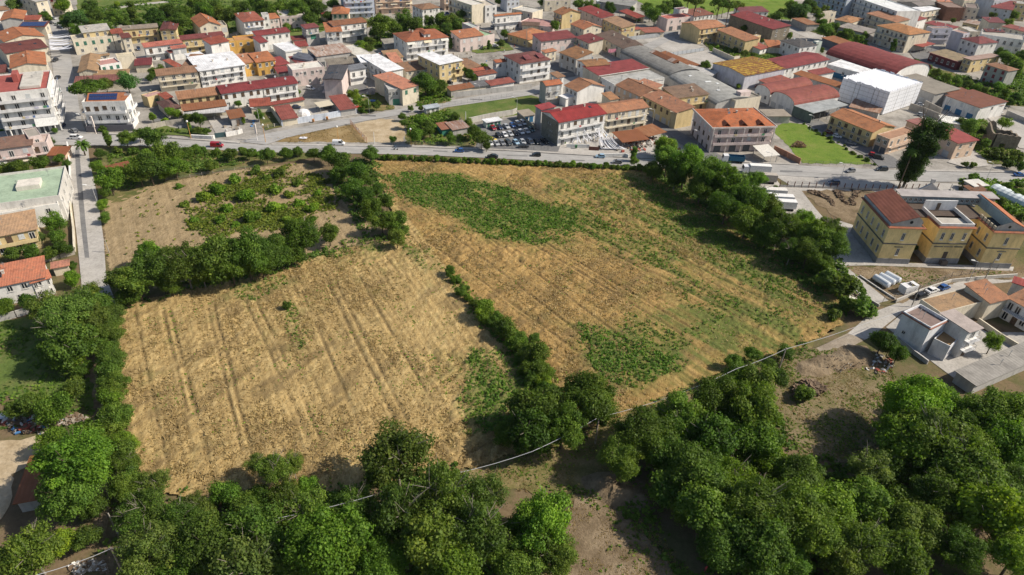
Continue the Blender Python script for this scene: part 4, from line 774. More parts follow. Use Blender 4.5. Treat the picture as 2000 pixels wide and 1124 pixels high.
bld('tan tiled house beside the mauve wall of the red tiled villa', H, 'A3', (60, 860), (275, 835), (180, 725), 6, 'shed', C_, TA, pitch=.15)
# rows between the park and the centre
bld('white house under a long plum red roof with wing, centre left', H, 'A2', (10, 525), (490, 465), (410, 405), 8, 'shed', W_, (0.246, 0.0475, 0.0594), 'sheet', 'w5,b4', 'w1,w1', '-', ch=1)
bld('plum red gabled wing of the long white house, centre left', H, 'A2', (55, 628), (162, 610), (110, 520), 7.2, 'shed', W_, (0.246, 0.0475, 0.0594), 'sheet', 'w1,w1', '', '-')
bld('plain white flat roofed shed with glazed corner, centre left', WHS, 'A2', (430, 760), (668, 722), (545, 602), 5.2, 'flat', W_, WH, 'sheet', 'w1', '-', par=.15)
bld('mustard house with orange tile roof and small dormer, centre left', H, 'A2', (10, 918), (275, 880), (215, 742), 6.6, 'shed', MU, OR, 'tile', 'w3,b2', 'w1,-', 'w1,w1', ch=1)
bld('orange roofed mustard wing with bright blue water tank, centre left', H, 'A1', (1700, 935), (1890, 900), (1800, 770), 6.4, 'shed', MU, (.40, .19, .11), 'tile', 'w2,w1', ch=1)
bld('upper crimson lean-to right of the mustard house, centre left', SH, 'A2', (300, 965), (480, 930), (300, 840), 4.2, 'shed', C_, (0.287, 0.057, 0.0712), 'sheet')
bld('lower crimson lean-to right of the mustard house, centre left', SH, 'A2', (330, 1075), (490, 1055), (310, 985), 3.6, 'shed', C_, (0.287, 0.057, 0.0712), 'sheet')
bld('dark crimson low roof between white walls, centre left', SH, 'A2', (590, 927), (790, 892), (690, 802), 4, 'shed', W_, (0.18, 0.0475, 0.0594), 'sheet')
bld('upper dark red canopy roof below the grey gallery house', SH, 'A2', (540, 590), (720, 575), (690, 520), 3.6, 'shed', C_, (0.205, 0.0475, 0.0522), 'sheet')
bld('lower dark red canopy roof below the grey gallery house', SH, 'A2', (600, 685), (755, 672), (700, 600), 3.4, 'shed', C_, (0.271, 0.057, 0.0617), 'sheet')
bld('grey galleried house with purple roof and green tiled wall', H, 'A2', (725, 422), (912, 395), (850, 342), 9.2, 'shed', GY, (0.213, 0.057, 0.0712), 'sheet', 'b2,G1,-', '', 'w2,w2,w1')
bld('white house with broad orange lean-to roof and grey curved flank', H, 'A2', (1030, 472), (1252, 462), (1000, 330), 8, 'shed', W_, OR, 'tile', 'd2,w2,-', '', '-', pitch=.12)
bld('long white three-storey house with rust red tile roof, centre left', A_, 'A2', (1130, 382), (1615, 325), (1558, 258), 9.6, 'shed', W_, (0.254, 0.109, 0.057), 'tile', 'b4,b3,g2', 'w2,w2,-', ch=0)
bld('workshop under a patched and peeling white roof, centre left', WHS, 'A2', (890, 832), (1395, 765), (1235, 642), 5.6, 'shed', GY, (.62, .61, .57), 'rusty', 'g4', '', '-', pitch=.06, ch=1)
bld('blue-grey walled shed tucked beside the peeling white roof', SH, 'A2', (795, 890), (870, 820), (720, 690), 4.6, 'shed', LI, (.10, .11, .14), 'sheet', '-')
bld('plain pale concrete flat roof behind the L-shaped white roof', WHS, 'A2', (1462, 822), (1690, 785), (1535, 640), 5.0, 'flat', C_, (.58, .56, .50), F='w1', par=.15)
bld('orange hipped house with little red porch above the centre left rows', H, 'A2', (1110, 203), (1352, 203), (1190, 85), 6.2, 'hip', C_, OR, F='s3,-', L='w3,-', pitch=.25)
bld('small crimson garage porch of the orange hipped house', SH, 'A2', (1020, 228), (1110, 205), (1050, 170), 3.6, 'shed', C_, (0.279, 0.057, 0.0665), 'sheet', 'g1')
bld('four-storey pale blue apartment block at the top, left of centre', A_, 'A2', (1275, -34), (1722, -52), 13, 12.6, 'flat', (.50, .54, .62), (.42, .12, .10), F='B5,B5,B5,w5', L='w2,w2,w2,w2')
bld('peach apartment block with cream awnings at the top, left of centre', A_, 'A2', (1735, -55), (2280, -75), 13, 11.2, 'flat', PE, (.42, .2, .12), F='a5,a5,b4', R='w2,w2,w2')
# top centre
bld('white three-storey villa with brown hip roof among trees, top centre', A_, 'A3', (560, 142), (815, 112), (740, 40), 9.4, 'hip', W_, BR, F='w3,w3,g1', R='w2,w2,w1', L='w3,w3,w2', pitch=.2)
bld('peach house partly cut by the top edge beside the street', H, 'A3', (880, -40), (1045, -48), 10, 8.4, 'hip', PE, BR, F='b2,d2', pitch=.2)
bld('cream corner block with long shaded yellow flank along the street', A_, 'A3', (1285, 92), (1480, 62), 24, 11, 'flat', C_, (.6, .58, .53), F='-,-,-', L='b6,b6,d6', par=.5)
bld('white penthouse block with planted terrace at the top centre', A_, 'A3', (1480, 105), (1650, 92), 16, 9.5, 'flat', W_, (.5, .45, .38), F='w2,w2,-', R='w3,w3,w2', par=.7)
bld('white block with tiny windows cut by the top edge, right of centre', A_, 'A4', (-70, -50), (110, -60), 12, 10, 'flat', (.55, .58, .63), GR, F='w3,w3,w2')
bld('orange roofed balconied house with crimson side roof at the street corner', A_, 'A3', (1625, 238), (2010, 200), (1800, 92), 8.4, 'gx', W_, OR, F='b4,d4', L='b3,g2', pitch=.26, R='w2,w2')
rt, X, Wd, D, zf = bld('large white villa with rust red tiled roofs and central tower', A_, 'A3', (322, 612), (936, 542), (140, 490), 9.8, 'hip', W_, (0.312, 0.109, 0.057), F='a5,b5,b4', L='w2,w2,-', R='w2,w2,w2', pitch=.3, ch=2)
bld(None, H, 'A3', (585, 500), (676, 490), (600, 415), 12.2, 'hip', W_, (0.312, 0.109, 0.057), F='w1,w1,w1,w1', root=rt, pitch=.4)
bld('grey corrugated shed left of the red tiled white villa', SH, 'A3', (20, 655), (190, 640), (120, 565), 3.2, 'shed', GY, (.30, .28, .25), 'sheet')
bld('pale pink house with orange roof and outside staircase', H, 'A3', (1115, 562), (1452, 515), (1300, 415), 7.6, 'shed', P_, (.40, .165, .085), 'tile', 't3,b3', '', 'w2,w2', ch=0, ds=1)
bld('pink annex with pale green roof terrace, centre top', H, 'A3', (1452, 550), (1618, 515), (1400, 400), 5.2, 'flat', P_, (.30, .44, .28), F='-,-', par=.7)
bld('pink rooftop block with glazed skylight behind the orange roof', H, 'A3', (1290, 412), (1392, 398), (1230, 335), 8.8, 'flat', P_, (.45, .5, .47), F='-', L='-', par=.4)
bld('yellow three-storey house under a bright white sheet roof, left half', A_, 'A3', (810, 950), (1012, 908), (720, 762), 10.2, 'shed', Y_, WH, 'sheet', 'w2,w2,w2', '', 'w4,w4,w4', pitch=.02)
bld('yellow balconied right half of the house with bright white sheet roof', A_, 'A3', (1015, 908), (1142, 885), (955, 805), 10.2, 'shed', Y_, WH, 'sheet', 'B1,B1,B1', 'B2,B2,B2', pitch=.02)
bld('low brown roof behind the yellow house, centre', H, 'A3', (1235, 1010), (1412, 968), (1240, 850), 4, 'shed', C_, BR, 'tile', pitch=.1)
bld('white house with rust red roof and gabled left end, centre', H, 'A3', (1640, 915), (1860, 890), (1620, 760), 7.6, 'gx', W_, (.38, .125, .065), F='w2,b2', L='w2,b3', pitch=.33, ch=1)
bld('bright red low roof in front of the tall hedge, centre', SH, 'A3', (1300, 1045), (1550, 1010), (1500, 985), 3.6, 'shed', W_, (.42, .12, .09), 'sheet')
bld('dark red low roof on white outbuilding, centre', SH, 'B3', (1380, 62), (1640, 18), (1600, -25), 3.8, 'shed', W_, (0.23, 0.0712, 0.0475), 'tile', 'h2')
bld('rust brown half of the long street-side shed, centre', SH, 'B3', (985, 282), (1325, 225), (1260, 170), 3.4, 'shed', C_, (.25, .12, .075), 'rusty', '-')
bld('dark grey half of the long street-side shed, centre', SH, 'B3', (1325, 225), (1562, 192), (1440, 135), 3.4, 'shed', C_, (.13, .13, .135), 'sheet', '-')
bld('crimson topped white shed beside the lane, centre', SH, 'B3', (1565, 205), (1900, 150), (1800, 95), 3.4, 'shed', W_, (0.295, 0.0855, 0.0855), 'sheet')
rt, X, Wd, D, zf = bld('white three-storey villa with dark plum roof and long white balconies', A_, 'A4', (122, 938), (562, 872), (-80, 810), 9.8, 'hip', W_, (0.197, 0.0665, 0.0712), 'sheet', 'B4,B4,w3', 'w2,w2,-', 'w3,w3,w2', pitch=.18, sk=0)
for fx in (.25, .68):
    mb = MB(); mb.slab([(Wd * fx, D * .12, 10.9), (Wd * fx + 3.4, D * .12, 10.9), (Wd * fx + 3.4, D * .36, 12.0), (Wd * fx, D * .36, 12.0)], .5); dmesh(mb, 'dormer', M['sheet'], (.19, .06, .065), rt, X)
# right of the centre street
bld('flat roofed white house with rooftop gables, top centre right', H, 'A4', (300, 200), (452, 150), (250, 62), 6.4, 'flat', C_, (.55, .53, .48), F='-', L='w3,w2', par=.5)
bld('yellow gabled house with big orange tile roof, top centre right', H, 'A4', (735, 218), (1006, 186), (475, 188), 8.6, 'gy', Y_, (.36, .165, .08), F='w1,w1,-', L='b3,w2,-', pitch=.3, ch=1)
bld('long house with red metal roof running away, top centre right', A_, 'A4', (972, 128), (1312, 268), (1150, 86), 7.2, 'shed', P_, (0.295, 0.057, 0.0617), 'sheet', 'w4,w4', '-', '', pitch=.12, ch=1)
bld('long yellow house with tan roof beyond the plum L-shaped block', A_, 'A4', (1335, 285), (1612, 412), (1480, 222), 6.4, 'shed', Y_, (.38, .24, .15), 'tile', 'w5,w4', 'w2,w1', '', pitch=.12)
bld('open barn with bright red roof by the trees, top right of centre', WHS, 'A4', (1575, 165), (1830, 268), (1620, 116), 3.8, 'shed', C_, (0.328, 0.0665, 0.0617), 'sheet', opened='back', ch=1)
bld('small yellow house with orange gable facing the viewer, top centre right', H, 'A4', (1050, 432), (1312, 398), (890, 352), 5.6, 'gy', C_, (.42, .17, .09), F='w2,w2', L='w2,w1', pitch=.28)
bld('spread orange hip roof, its left wing, right of the pink house', H, 'A4', (-60, 500), (238, 585), (110, 365), 4.4, 'hip', Y_, (.43, .18, .085), F='w3', R='w2', pitch=.25)
bld('spread orange hip roof, its right wing, behind the plum L-shaped block', H, 'A4', (240, 582), (545, 480), (450, 428), 4.4, 'hip', Y_, (.43, .18, .085), F='w3', pitch=.22)
bld('dark plank roofed hut between orange roofs and pink yard', SH, 'A4', (150, 370), (390, 385), (320, 328), 3.4, 'shed', C_, (.14, .09, .065), 'sheet')
bld('plum L-shaped block, its long wing with pinkish wall', A_, 'A4', (430, 607), (935, 548), (920, 432), 6.8, 'shed', P_, (0.221, 0.0522, 0.0653), 'sheet', 'w5,h4', '', 'w1,w1', pitch=.14)
bld('plum L-shaped block, its short wing with plain end wall', A_, 'A4', (935, 548), (1128, 634), (1020, 440), 6.8, 'shed', C_, (0.221, 0.0522, 0.0653), 'sheet', 'b3,b3', '-', pitch=.12, ch=1)
bld('long cream gallery house with dark weathered roof and pink laundry', A_, 'A4', (1230, 512), (1640, 718), (1520, 475), 6.2, 'shed', C_, (.15, .105, .085), 'tile', 'w6,d6', '', pitch=.16, ch=1)
bld('dark brown hipped roof next to the grey vaulted workshops', H, 'A4', (1490, 600), (1650, 712), (1873, 640), 6.0, 'hip', C_, (.13, .085, .07), F='w2,w2', pitch=.3, ch=1)
bld('shaded brown tiled row house, upper one on the centre street', H, 'A4', (700, 772), (940, 865), (970, 690), 7.4, 'shed', GY, (.28, .145, .07), 'tile', 'k3,b3', '', ch=1, pitch=.15)
bld('shaded brown tiled row house, lower one with white gable', H, 'A4', (962, 892), (1090, 975), (1300, 870), 7.2, 'gy', W_, (.28, .145, .07), 'tile', 'k2,d2', '', pitch=.18, ch=1)
bld('orange topped house in the lane below the plum block', H, 'A4', (490, 775), (645, 742), (560, 720), 5.5, 'shed', C_, (.42, .18, .1), 'tile', 'w2,w2')
bld('grey windowless sided house with orange tile roof by the green lot', A_, 'B4', (500, 205), (725, 175), (412, 52), 9.3, 'gx', GY, (.40, .14, .07), 'tile', 'd2,b2,-', '', 'k0,-,-'.replace('k0', '-'), wm='plaster', pitch=.32, ch=1)
bld('small white tower house with stained tile roof behind bed sheets', H, 'B4', (670, 92), (765, 70), (640, 10), 8.6, 'shed', W_, BR, 'tile', 'w1,w1,w1')
bld('white gabled house with old stained tile roof, right of the centre street', H, 'B4', (958, 290), (1350, 215), (822, 195), 7.2, 'gy', W_, (.36, .18, .10), 'tile', '-,-', '', 'w3,w3', pitch=.3)
bld('low white roofed annex before the white gabled house', SH, 'B4', (790, 395), (955, 350), (830, 322), 4, 'flat', W_, WH, 'flat', '-', '-', par=0)
bld('small tan tiled lean-to behind the brown tiled apartment roof', SH, 'B4', (1440, 415), (1560, 395), (1400, 310), 4.5, 'shed', C_, (.36, .19, .10), 'tile')
bld('crimson topped warehouse with white roof edge, centre right', WHS, 'A4', (1272, 1110), (1990, 1000), (1760, 872), 6.2, 'shed', C_, (0.271, 0.0522, 0.0653), 'sheet', '-', '', '-', pitch=.05, edge=(.72, .72, .7))
bld('pale grey roofed white warehouse, centre right', WHS, 'B4', (1500, 195), (2235, 95), (1990, -40), 5.4, 'flat', W_, (.40, .40, .38), 'sheet', '-', '-', 'w2', par=.1)
bld('peach house with broad brown tile roof, centre right', A_, 'B4', (1528, 200), (1880, 362), (1715, 62), 6.6, 'gx', PE, (.31, .155, .09), 'tile', 't4,d3', '', pitch=.3, ch=1)
rt, X, Wd, D, zf = bld('large apartment house with bright crimson roof beside the car lot', A_, 'B4', (690, 742), (1368, 612), (925, 522), 10.2, 'gx', W_, (0.295, 0.0333, 0.0416), 'sheet', 'b7,b6,d5', '', '', pitch=.26, ch=2, sk=1)
mb = MB(); mb.box(-.06, .3, .2, -.005, D - .2, 9.9); dmesh(mb, 'rendered_flank', M['block'], (.25, .235, .19), rt, X)
for yy, z_ in ((D * .45, 7.5), (D * .58, 7.6), (D * .45, 4.9), (D * .35, 4.9), (D * .5, 2.4)):
    o = ob('window', WM['w'], rt); o.matrix_local = X @ Matrix.Translation((-.075, yy, z_)) @ Matrix.Rotation(-math.pi / 2, 4, 'Z') @ Matrix.Diagonal((.6, 1, .7, 1))
bld('brown tiled balconied apartment house joined to the crimson roof', A_, 'B4', (1372, 612), (1990, 520), (1575, 414), 9.4, 'gx', C_, (.37, .175, .10), 'tile', 'b6,b6,d5', 'b1,b1,-', '', pitch=.3, sk=0)
bld('yellow house with brown roof and glazed veranda along the back lane', A_, 'B5', (42, 355), (532, 602), (480, 372), 7.4, 'shed', Y_, (.34, .16, .095), 'tile', 'k6,h5', '-', '', pitch=.1, ch=1)
bld('yellow courtyard house with dark weathered roof, right of centre', H, 'B5', (545, 392), (1002, 330), (765, 185), 7, 'shed', Y_, (.21, .14, .10), 'tile', 'b4,D3', '-', 'w1,w1', pitch=.1, ch=2)
rt, X, Wd, D, zf = bld('pink four-sided apartment house with orange roof and arcade', A_, 'B5', (1075, 822), (1965, 800), (690, 560), 10.4, 'hip', P_, (.42, .135, .055), 'tile', 'B4,B4,g4', 'b3,b3,w2', 't4,k4,D4', pitch=.22, ch=3, ds=1, over=.6)
mb = MB(); mb.box(-.9, -.9, 10.1, Wd + .9, -.65, 10.75); mb.box(-.9, -.64, 10.1, -.65, D + .9, 10.75); mb.box(Wd + .65, -.64, 10.1, Wd + .9, D + .9, 10.75); dmesh(mb, 'parapet', M['plaster'], (.62, .56, .52), rt, X)
for k in range(5):
    mb = MB(); mb.box(Wd * k / 4.0 - .2, -1.15, .0, Wd * k / 4.0 + .2, -.8, 10.1); dmesh(mb, 'pilaster', M['plaster'], (.62, .56, .52), rt, X)
for fx in (.22, .5, .78):
    mb = MB(); mb.slab([(Wd * fx - 1.6, .2, 10.8), (Wd * fx, .2, 12.2), (Wd * fx, 3.6, 12.2), (Wd * fx - 1.6, 3.6, 10.8)], .15); mb.slab([(Wd * fx, .2, 12.2), (Wd * fx + 1.6, .2, 10.8), (Wd * fx + 1.6, 3.6, 10.8), (Wd * fx, 3.6, 12.2)], .15); dmesh(mb, 'dormer', M['tile'], (.36, .12, .06), rt, X)
rt, X, Wd, D, zf = bld('beige flat roofed block with rooftop hut behind the pink apartments', WHS, 'B5', (1402, 442), (1772, 378), (1150, 375), 6.2, 'flat', C_, (.27, .25, .21), F='-,-', L='h2,-', par=.5, ds=1)
mb = MB(); mb.box(Wd * .35, D * .4, 6.2, Wd * .75, D * .8, 8.6); dmesh(mb, 'rooftop_hut', M['plaster'], P_, rt, X)
bld('long low brown concrete roof right of the pink apartments', WHS, 'B5', (1860, 655), (2200, 655), (1560, 560), 3.4, 'flat', GY, (.30, .26, .21), F='-', R='-', par=0)
bld('tan stucco wall house joined to the yellow veranda house', H, 'B5', (540, 610), (700, 520), (650, 480), 7.2, 'flat', (.5, .42, .26), (.5, .42, .3), F='-,-', par=0)
rt, X, Wd, D, zf = bld('grey vaulted workshop, upper one with row of rusty skylights', WHS, 'A4', (1600, 775), (2310, 1120), (1850, 655), 4.6, 'ax', GY, (.22, .215, .20), 'sheet', '-', '-', pitch=.2, rh=2.6)
for k in range(10):
    x = Wd * (.30 + .05 * k); y0 = D * .48; mb = MB(); zz = zf(x, D * .55) + .2
    mb.slab([(x, y0, zz + .15), (x + 2.0, y0, zz + .15), (x + 2.0, y0 + 3.0, zz + 1.3), (x, y0 + 3.0, zz + 1.3)], .12); mb.box(x + .1, y0 + 2.85, zz - .3, x + 1.9, y0 + 2.98, zz + 1.1); dmesh(mb, 'skylight', M['rusty'], (.62, .58, .54) if k in (0, 7, 8) else (.24, .12, .08), rt, X)
rt, X, Wd, D, zf = bld('grey vaulted workshop, lower one with pale skylight strips', WHS, 'B5', (435, 95), (1110, 490), (760, -50), 4.4, 'ax', (.5, .49, .47), (.32, .32, .30), 'sheet', '-', '-', rh=2.6)
for fx, fy, ln in ((.16, .30, 3), (.42, .42, 6.5), (.50, .62, 3), (.72, .35, 3)):
    x = Wd * fx; y = D * fy; mb = MB(); mb.slab([(x, y, zf(x, y) + .32), (x + 1.4, y, zf(x, y) + .32), (x + 1.4, y + ln * .5, zf(x, y + ln * .5) + .32), (x, y + ln * .5, zf(x, y + ln * .5) + .32)], .12); dmesh(mb, 'skylight', M['plain'], (.68, .70, .70), rt, X)
bld('long thin rusty sheet roof between vaults and gravel lots', SH, 'A5', (250, 790), (790, 1010), (330, 740), 3.0, 'shed', GY, (.33, .15, .075), 'rusty', pitch=.1)
bld('white flat roofed lean-to under the lower grey vault', SH, 'A5', (640, 1010), (1050, 1110), (840, 985), 3.4, 'shed', GY, (.5, .49, .47), 'sheet', pitch=.08)
# upper right
bld('salmon topped house with white stair tower beyond the gravel lot', A_, 'A5', (402, 292), (785, 250), (325, 232), 7.0, 'flat', P_, (.44, .14, .11), F='w3,g3', L='-,-', par=.5)
bld('white cubic stair tower with plum top beyond the gravel lot', H, 'A5', (565, 145), (710, 130), (515, 120), 9.6, 'flat', W_, (0.18, 0.0855, 0.107), F='w1,-,-', L='-', par=.2)
bld('row of flats under red-brown terrace roofs below the meadow', A_, 'A5', (795, 245), (1075, 208), (730, 140), 6.2, 'shed', W_, (0.221, 0.0855, 0.0617), 'tile', 'w5,b4', '', pitch=.08, ch=3)
bld('yellow L-shaped house, front wing with bare block flank', A_, 'A5', (880, 432), (1240, 385), (935, 300), 8.6, 'gx', Y_, (.40, .19, .105), 'tile', 'b5,d4,d3', '', '', pitch=.2, wm='plaster')
bld('yellow L-shaped house, long rear wing beside the big tank', A_, 'A5', (1135, 440), (1545, 605), (1250, 368), 7.6, 'shed', Y_, (.39, .185, .10), 'tile', 'd5,w5', '', pitch=.1)
bld('yellow L-shaped house, flat topped end block with arched windows', A_, 'A5', (1618, 560), (1770, 522), (1560, 545), 8, 'flat', Y_, (.45, .40, .36), F='w1,w1', L='w1,w1', par=.2)
bld('red roofed white hut at the end of the yellow L-shaped house', SH, 'A5', (1760, 728), (1873, 692), (1640, 655), 3.4, 'shed', W_, (0.328, 0.0855, 0.076), 'sheet', 'w1')
bld('long bare block-walled house with crimson roof by the meadow', A_, 'A5', (1320, 215), (1945, 432), (1640, 190), 8, 'shed', BK, (0.254, 0.0475, 0.0594), 'sheet', '-', 'w2,w2,-', wm='block', pitch=.08, ch=2)
bld('plum roofed back wing behind the long block-walled house', A_, 'A5', (1480, 185), (1880, 172), 9, 7, 'shed', W_, (.20, .06, .08), 'sheet', 'w5,-')
bld('yellow end house with open roof frame beside the white lane', H, 'A6', (70, 440), (265, 400), (200, 330), 7, 'shed', Y_, (0.18, 0.057, 0.0712), 'sheet', 'b2,w2', '-', '', pitch=.05)
bld('grey block shed with streaky rust roof by the white lane', SH, 'A6', (575, 365), (748, 358), (330, 275), 4.4, 'flat', GY, (.36, .22, .14), 'rusty', '-', '', '-', wm='block', par=0)
bld('half ruined pale house behind the rust roofed block shed', H, 'A6', (780, 205), (1000, 180), (640, 195), 6.4, 'flat', C_, (.4, .36, .3), F='w2,D2', L='-', par=.4)
bld('tan hipped roof house left of the long white apartments', H, 'A6', (1212, 338), (1392, 278), (1025, 275), 5, 'hip', C_, (.38, .20, .10), F='w2', L='w3', pitch=.2)
bld('long grey roof edged in pink sheet among shrubs, upper right', WHS, 'A6', (1030, 392), (1470, 500), (1180, 345), 4.6, 'shed', GY, (.30, .27, .24), 'sheet', 'g4', pitch=.05, edge=(.45, .15, .16))
bld('blue-grey long apartment block at the very top right of centre', A_, 'A6', (690, -150), (1165, -25), 14, 12.4, 'flat', (.48, .54, .60), GR, F='b7,b7,b7,w7', par=.5)
bld('long white apartment block with bright flat roof, top right', A_, 'A6', (1185, -62), (1890, 178), (1500, -75), 12.4, 'flat', W_, (.68, .70, .70), F='b9,b9,b9,w8', R='-', par=.4)
bld('terraced house with tan roof strip and pergolas, upper right', A_, 'A6', (1452, 200), (1873, 330), (1620, 150), 9, 'shed', C_, (.38, .19, .115), 'tile', 'b4,b4,d4', pitch=.1)
bld('four-storey balconied block under broad orange hip roof, upper right', A_, 'A6', (1600, 375), (2065, 512), (2245, 435), 10.6, 'hip', C_, (.42, .20, .085), 'tile', 'b7,b7,b6', 'w2,-,-', '', pitch=.2, ch=1)
bld('huge crimson barrel vaulted hall, upper right', WHS, 'A6', (858, 795), (1848, 1118), (1200, 655), 5.6, 'ax', W_, (0.246, 0.0522, 0.0617), 'sheet', '-', 'w1', rh=4.6)
rt, X, Wd, D, zf = bld('white strip roofed hall with blue painted wall base', WHS, 'A6', (872, 942), (1890, 1215), (1030, 860), 5.6, 'flat', W_, (.74, .75, .76), 'sheet', 'w6', '', par=.1)
mb = MB(); mb.box(.1, -.06, .02, Wd * .62, -.012, 2.6); dmesh(mb, 'painted_base', M['plain'], (.02, .13, .26), rt, X)
bld('crimson gable roofed white factory hall with window band', WHS, 'A6', (250, 1003), (888, 872), (430, 846), 7.0, 'gx', W_, (0.246, 0.0475, 0.0594), 'sheet', 'w8,-', '', '', pitch=.14)
bld('factory hall with yellow lichen on dark rust red roof', WHS, 'A5', (1540, 1112), (2118, 1005), (1660, 925), 7.0, 'gx', LI, (.20, .10, .04), 'lichen', '-', '', 'h1', pitch=.1)
bld('low red sheet lean-to with white fans before the lichen roof', SH, 'B6', (0, 185), (310, 110), (240, 45), 4.0, 'shed', GY, (0.312, 0.0902, 0.0855), 'sheet', pitch=.06)
bld('small red porch roof under the factory window band', SH, 'A6', (700, 1098), (965, 1050), (880, 990), 4.2, 'shed', W_, (0.279, 0.0665, 0.0712), 'sheet', pitch=.08)
bld('long narrow rust orange roof crossing the factory yard', SH, 'B6', (385, 35), (1105, 255), (480, -10), 4.6, 'shed', GY, (.34, .145, .06), 'rusty', '-', pitch=.08)
bld('pink-red barrel vault with painted arch gable, front one of two', WHS, 'B6', (50, 345), (388, 492), (990, 360), 5.2, 'ay', W_, (0.295, 0.0808, 0.0902), 'rusty2', 'h3', '-', rh=3.0)
bld('pink-red barrel vault with arch gable, rear one of two', WHS, 'B5', (1690, 240), (1910, 330), (2450, 190), 5.2, 'ay', W_, (0.295, 0.0808, 0.0902), 'rusty2', 'w2', '-', rh=2.6)
bld('open fronted store with flat grey canopy roof and green flank', WHS, 'B6', (660, 607), (1150, 490), (395, 492), 5.0, 'flat', (.12, .16, .14), (.34, .36, .36), 'sheet', opened='left', par=0)
bld('patchwork of low rusty and white sheets below the wrapped building', SH, 'B6', (1200, 520), (1620, 610), (1060, 360), 2.8, 'shed', GY, (.48, .40, .33), 'rusty', pitch=.05)
bld('yellow house with long orange roof beside the bright green lawn', A_, 'B6', (920, 640), (1532, 888), (1440, 632), 6.8, 'gx', Y_, (.42, .18, .085), 'tile', 'b6,w6', '-', '', pitch=.25, ch=1)
bld('peach corner house with flat brown roof behind the dark conifer', A_, 'B7', (-92, 1005), (312, 885), (-290, 935), 6.4, 'flat', PE, (.38, .22, .14), F='b4,w3', L='w2,g2', par=.4)
bld('pink-brown sheet roofed hut behind the dark conifer', H, 'B7', (365, 802), (535, 765), (190, 718), 6, 'flat', PE, (.34, .13, .14), 'sheet', 'w1,-', '-', par=0)
bld('long grey flat roofed depot behind the white wrapped building', WHS, 'B7', (-60, 110), (570, 335), (220, 12), 6.0, 'shed', GY, (.26, .235, .195), 'flat', 'h6', '', pitch=.03)
bld('white depot with streaked red roof and blue doors, right', WHS, 'B7', (735, 355), (1228, 532), (990, 225), 6.4, 'shed', W_, (0.205, 0.076, 0.0712), 'rusty3', 't3,u3', 'w1,-', '', pitch=.03)
bld('far half of the streaked red depot roof, right', WHS, 'B7', (1235, 530), (1560, 495), (900, 245), 5.4, 'shed', W_, (0.221, 0.0808, 0.0712), 'rusty3', 'u1', '-', pitch=.02)
bld('peach house with red lean-to roof right of the dark conifer', A_, 'B7', (900, 1048), (1192, 1002), (700, 822), 7.2, 'shed', PE, (0.328, 0.0665, 0.076), 'sheet', 'w2,w2', '', 'w2,h2', pitch=.04)
bld('white sheet roof with brown patch, right of the conifer', SH, 'B7', (690, 742), (1075, 790), (800, 668), 3.2, 'shed', W_, (.70, .69, .64), 'sheet', pitch=.05)
# top right quarter of the old town
bld('white sheet roofed house with cluttered balcony, far top right', A_, 'A7', (390, 172), (640, 132), (232, 118), 7.2, 'flat', C_, WH, 'sheet', 'b4,b3', '', 'w2,w2', par=0)
bld('broad crimson low roof beside the end of the white apartments', WHS, 'A7', (-5, 242), (288, 314), (130, 195), 5.4, 'shed', W_, (0.312, 0.0712, 0.076), 'sheet', '-', '-', pitch=.05, ch=1)
bld('crimson roof with white rooftop tanks, far top right', H, 'A7', (430, 342), (800, 432), (520, 305), 6.2, 'shed', C_, (0.279, 0.057, 0.0712), 'sheet', 'w4,w4', '-', pitch=.05, ch=2)
bld('grey flanked white house with stacked curved balconies, far right', A_, 'A7', (535, 425), (830, 425), (375, 392), 9.4, 'flat', LI, (.30, .22, .19), F='B2,B2,-', L='-,-,-', par=.3)
bld('tall lilac house beside the dark red pyramid roof, far right', A_, 'A7', (815, 452), (988, 500), (1020, 470), 10.2, 'flat', LI, (.40, .27, .23), F='-,-,-', R='w1,w1,-', par=.2)
bld('white villa with dark red pyramid roof, far right', H, 'A7', (960, 562), (1216, 642), (1402, 592), 8.2, 'hip', W_, (0.197, 0.0522, 0.057), 'tile', 'w3,w3', 'w2,-', '', pitch=.35)
bld('red roofed open shed below the orange hip block, far right', SH, 'A7', (378, 690), (562, 645), (165, 602), 4, 'flat', W_, (0.328, 0.0712, 0.0712), 'sheet', opened=True, par=0)
bld('dark red walled workshop with mossy tan roof, far right', WHS, 'A7', (500, 772), (905, 905), (640, 700), 4.8, 'shed', (.16, .045, .05), (.30, .235, .15), 'tile', 'w5', '', pitch=.06, edge=(.48, .17, .18))
bld('yellow-grey house with pale brown flat roof, far right', A_, 'A7', (1112, 885), (1520, 825), (960, 852), 7, 'flat', Y_, (.34, .24, .20), 'flat', 'w4,b3', '', 'w2,w2', par=0)
bld('grey-green house with red shutters and brown hip roof, far right', A_, 'A7', (1322, 945), (1640, 1042), (1765, 1012), 9.2, 'hip', (.36, .37, .34), (.31, .165, .10), 'tile', 'r3,r3,r3', '-', '', pitch=.22, ch=1)
bld('large pale building with shaded doors on two floors, right edge', A_, 'A7', (1250, 508), (1880, 600), (1480, 470), 8, 'flat', W_, (.40, .38, .34), F='d6,d6', L='-', par=.4)
bld('dark plum roof house above the large pale building, right edge', H, 'A7', (1320, 462), (1585, 474), (1380, 300), 8.4, 'shed', C_, (.16, .045, .06), 'sheet', '-', pitch=.2, ch=2, ds=2, sk=2)
bld('second dark plum roof above a green vine, far right', H, 'A7', (1365, 330), (1590, 335), (1420, 240), 8.2, 'shed', C_, (.19, .05, .07), 'sheet', '-', pitch=.15, ch=1)
bld('red roof terrace at the right edge of the old town', H, 'A7', (1560, 390), (1920, 480), (1650, 355), 7.4, 'shed', C_, (0.295, 0.0855, 0.0855), 'sheet', 'w4,-', pitch=.05, ds=1)
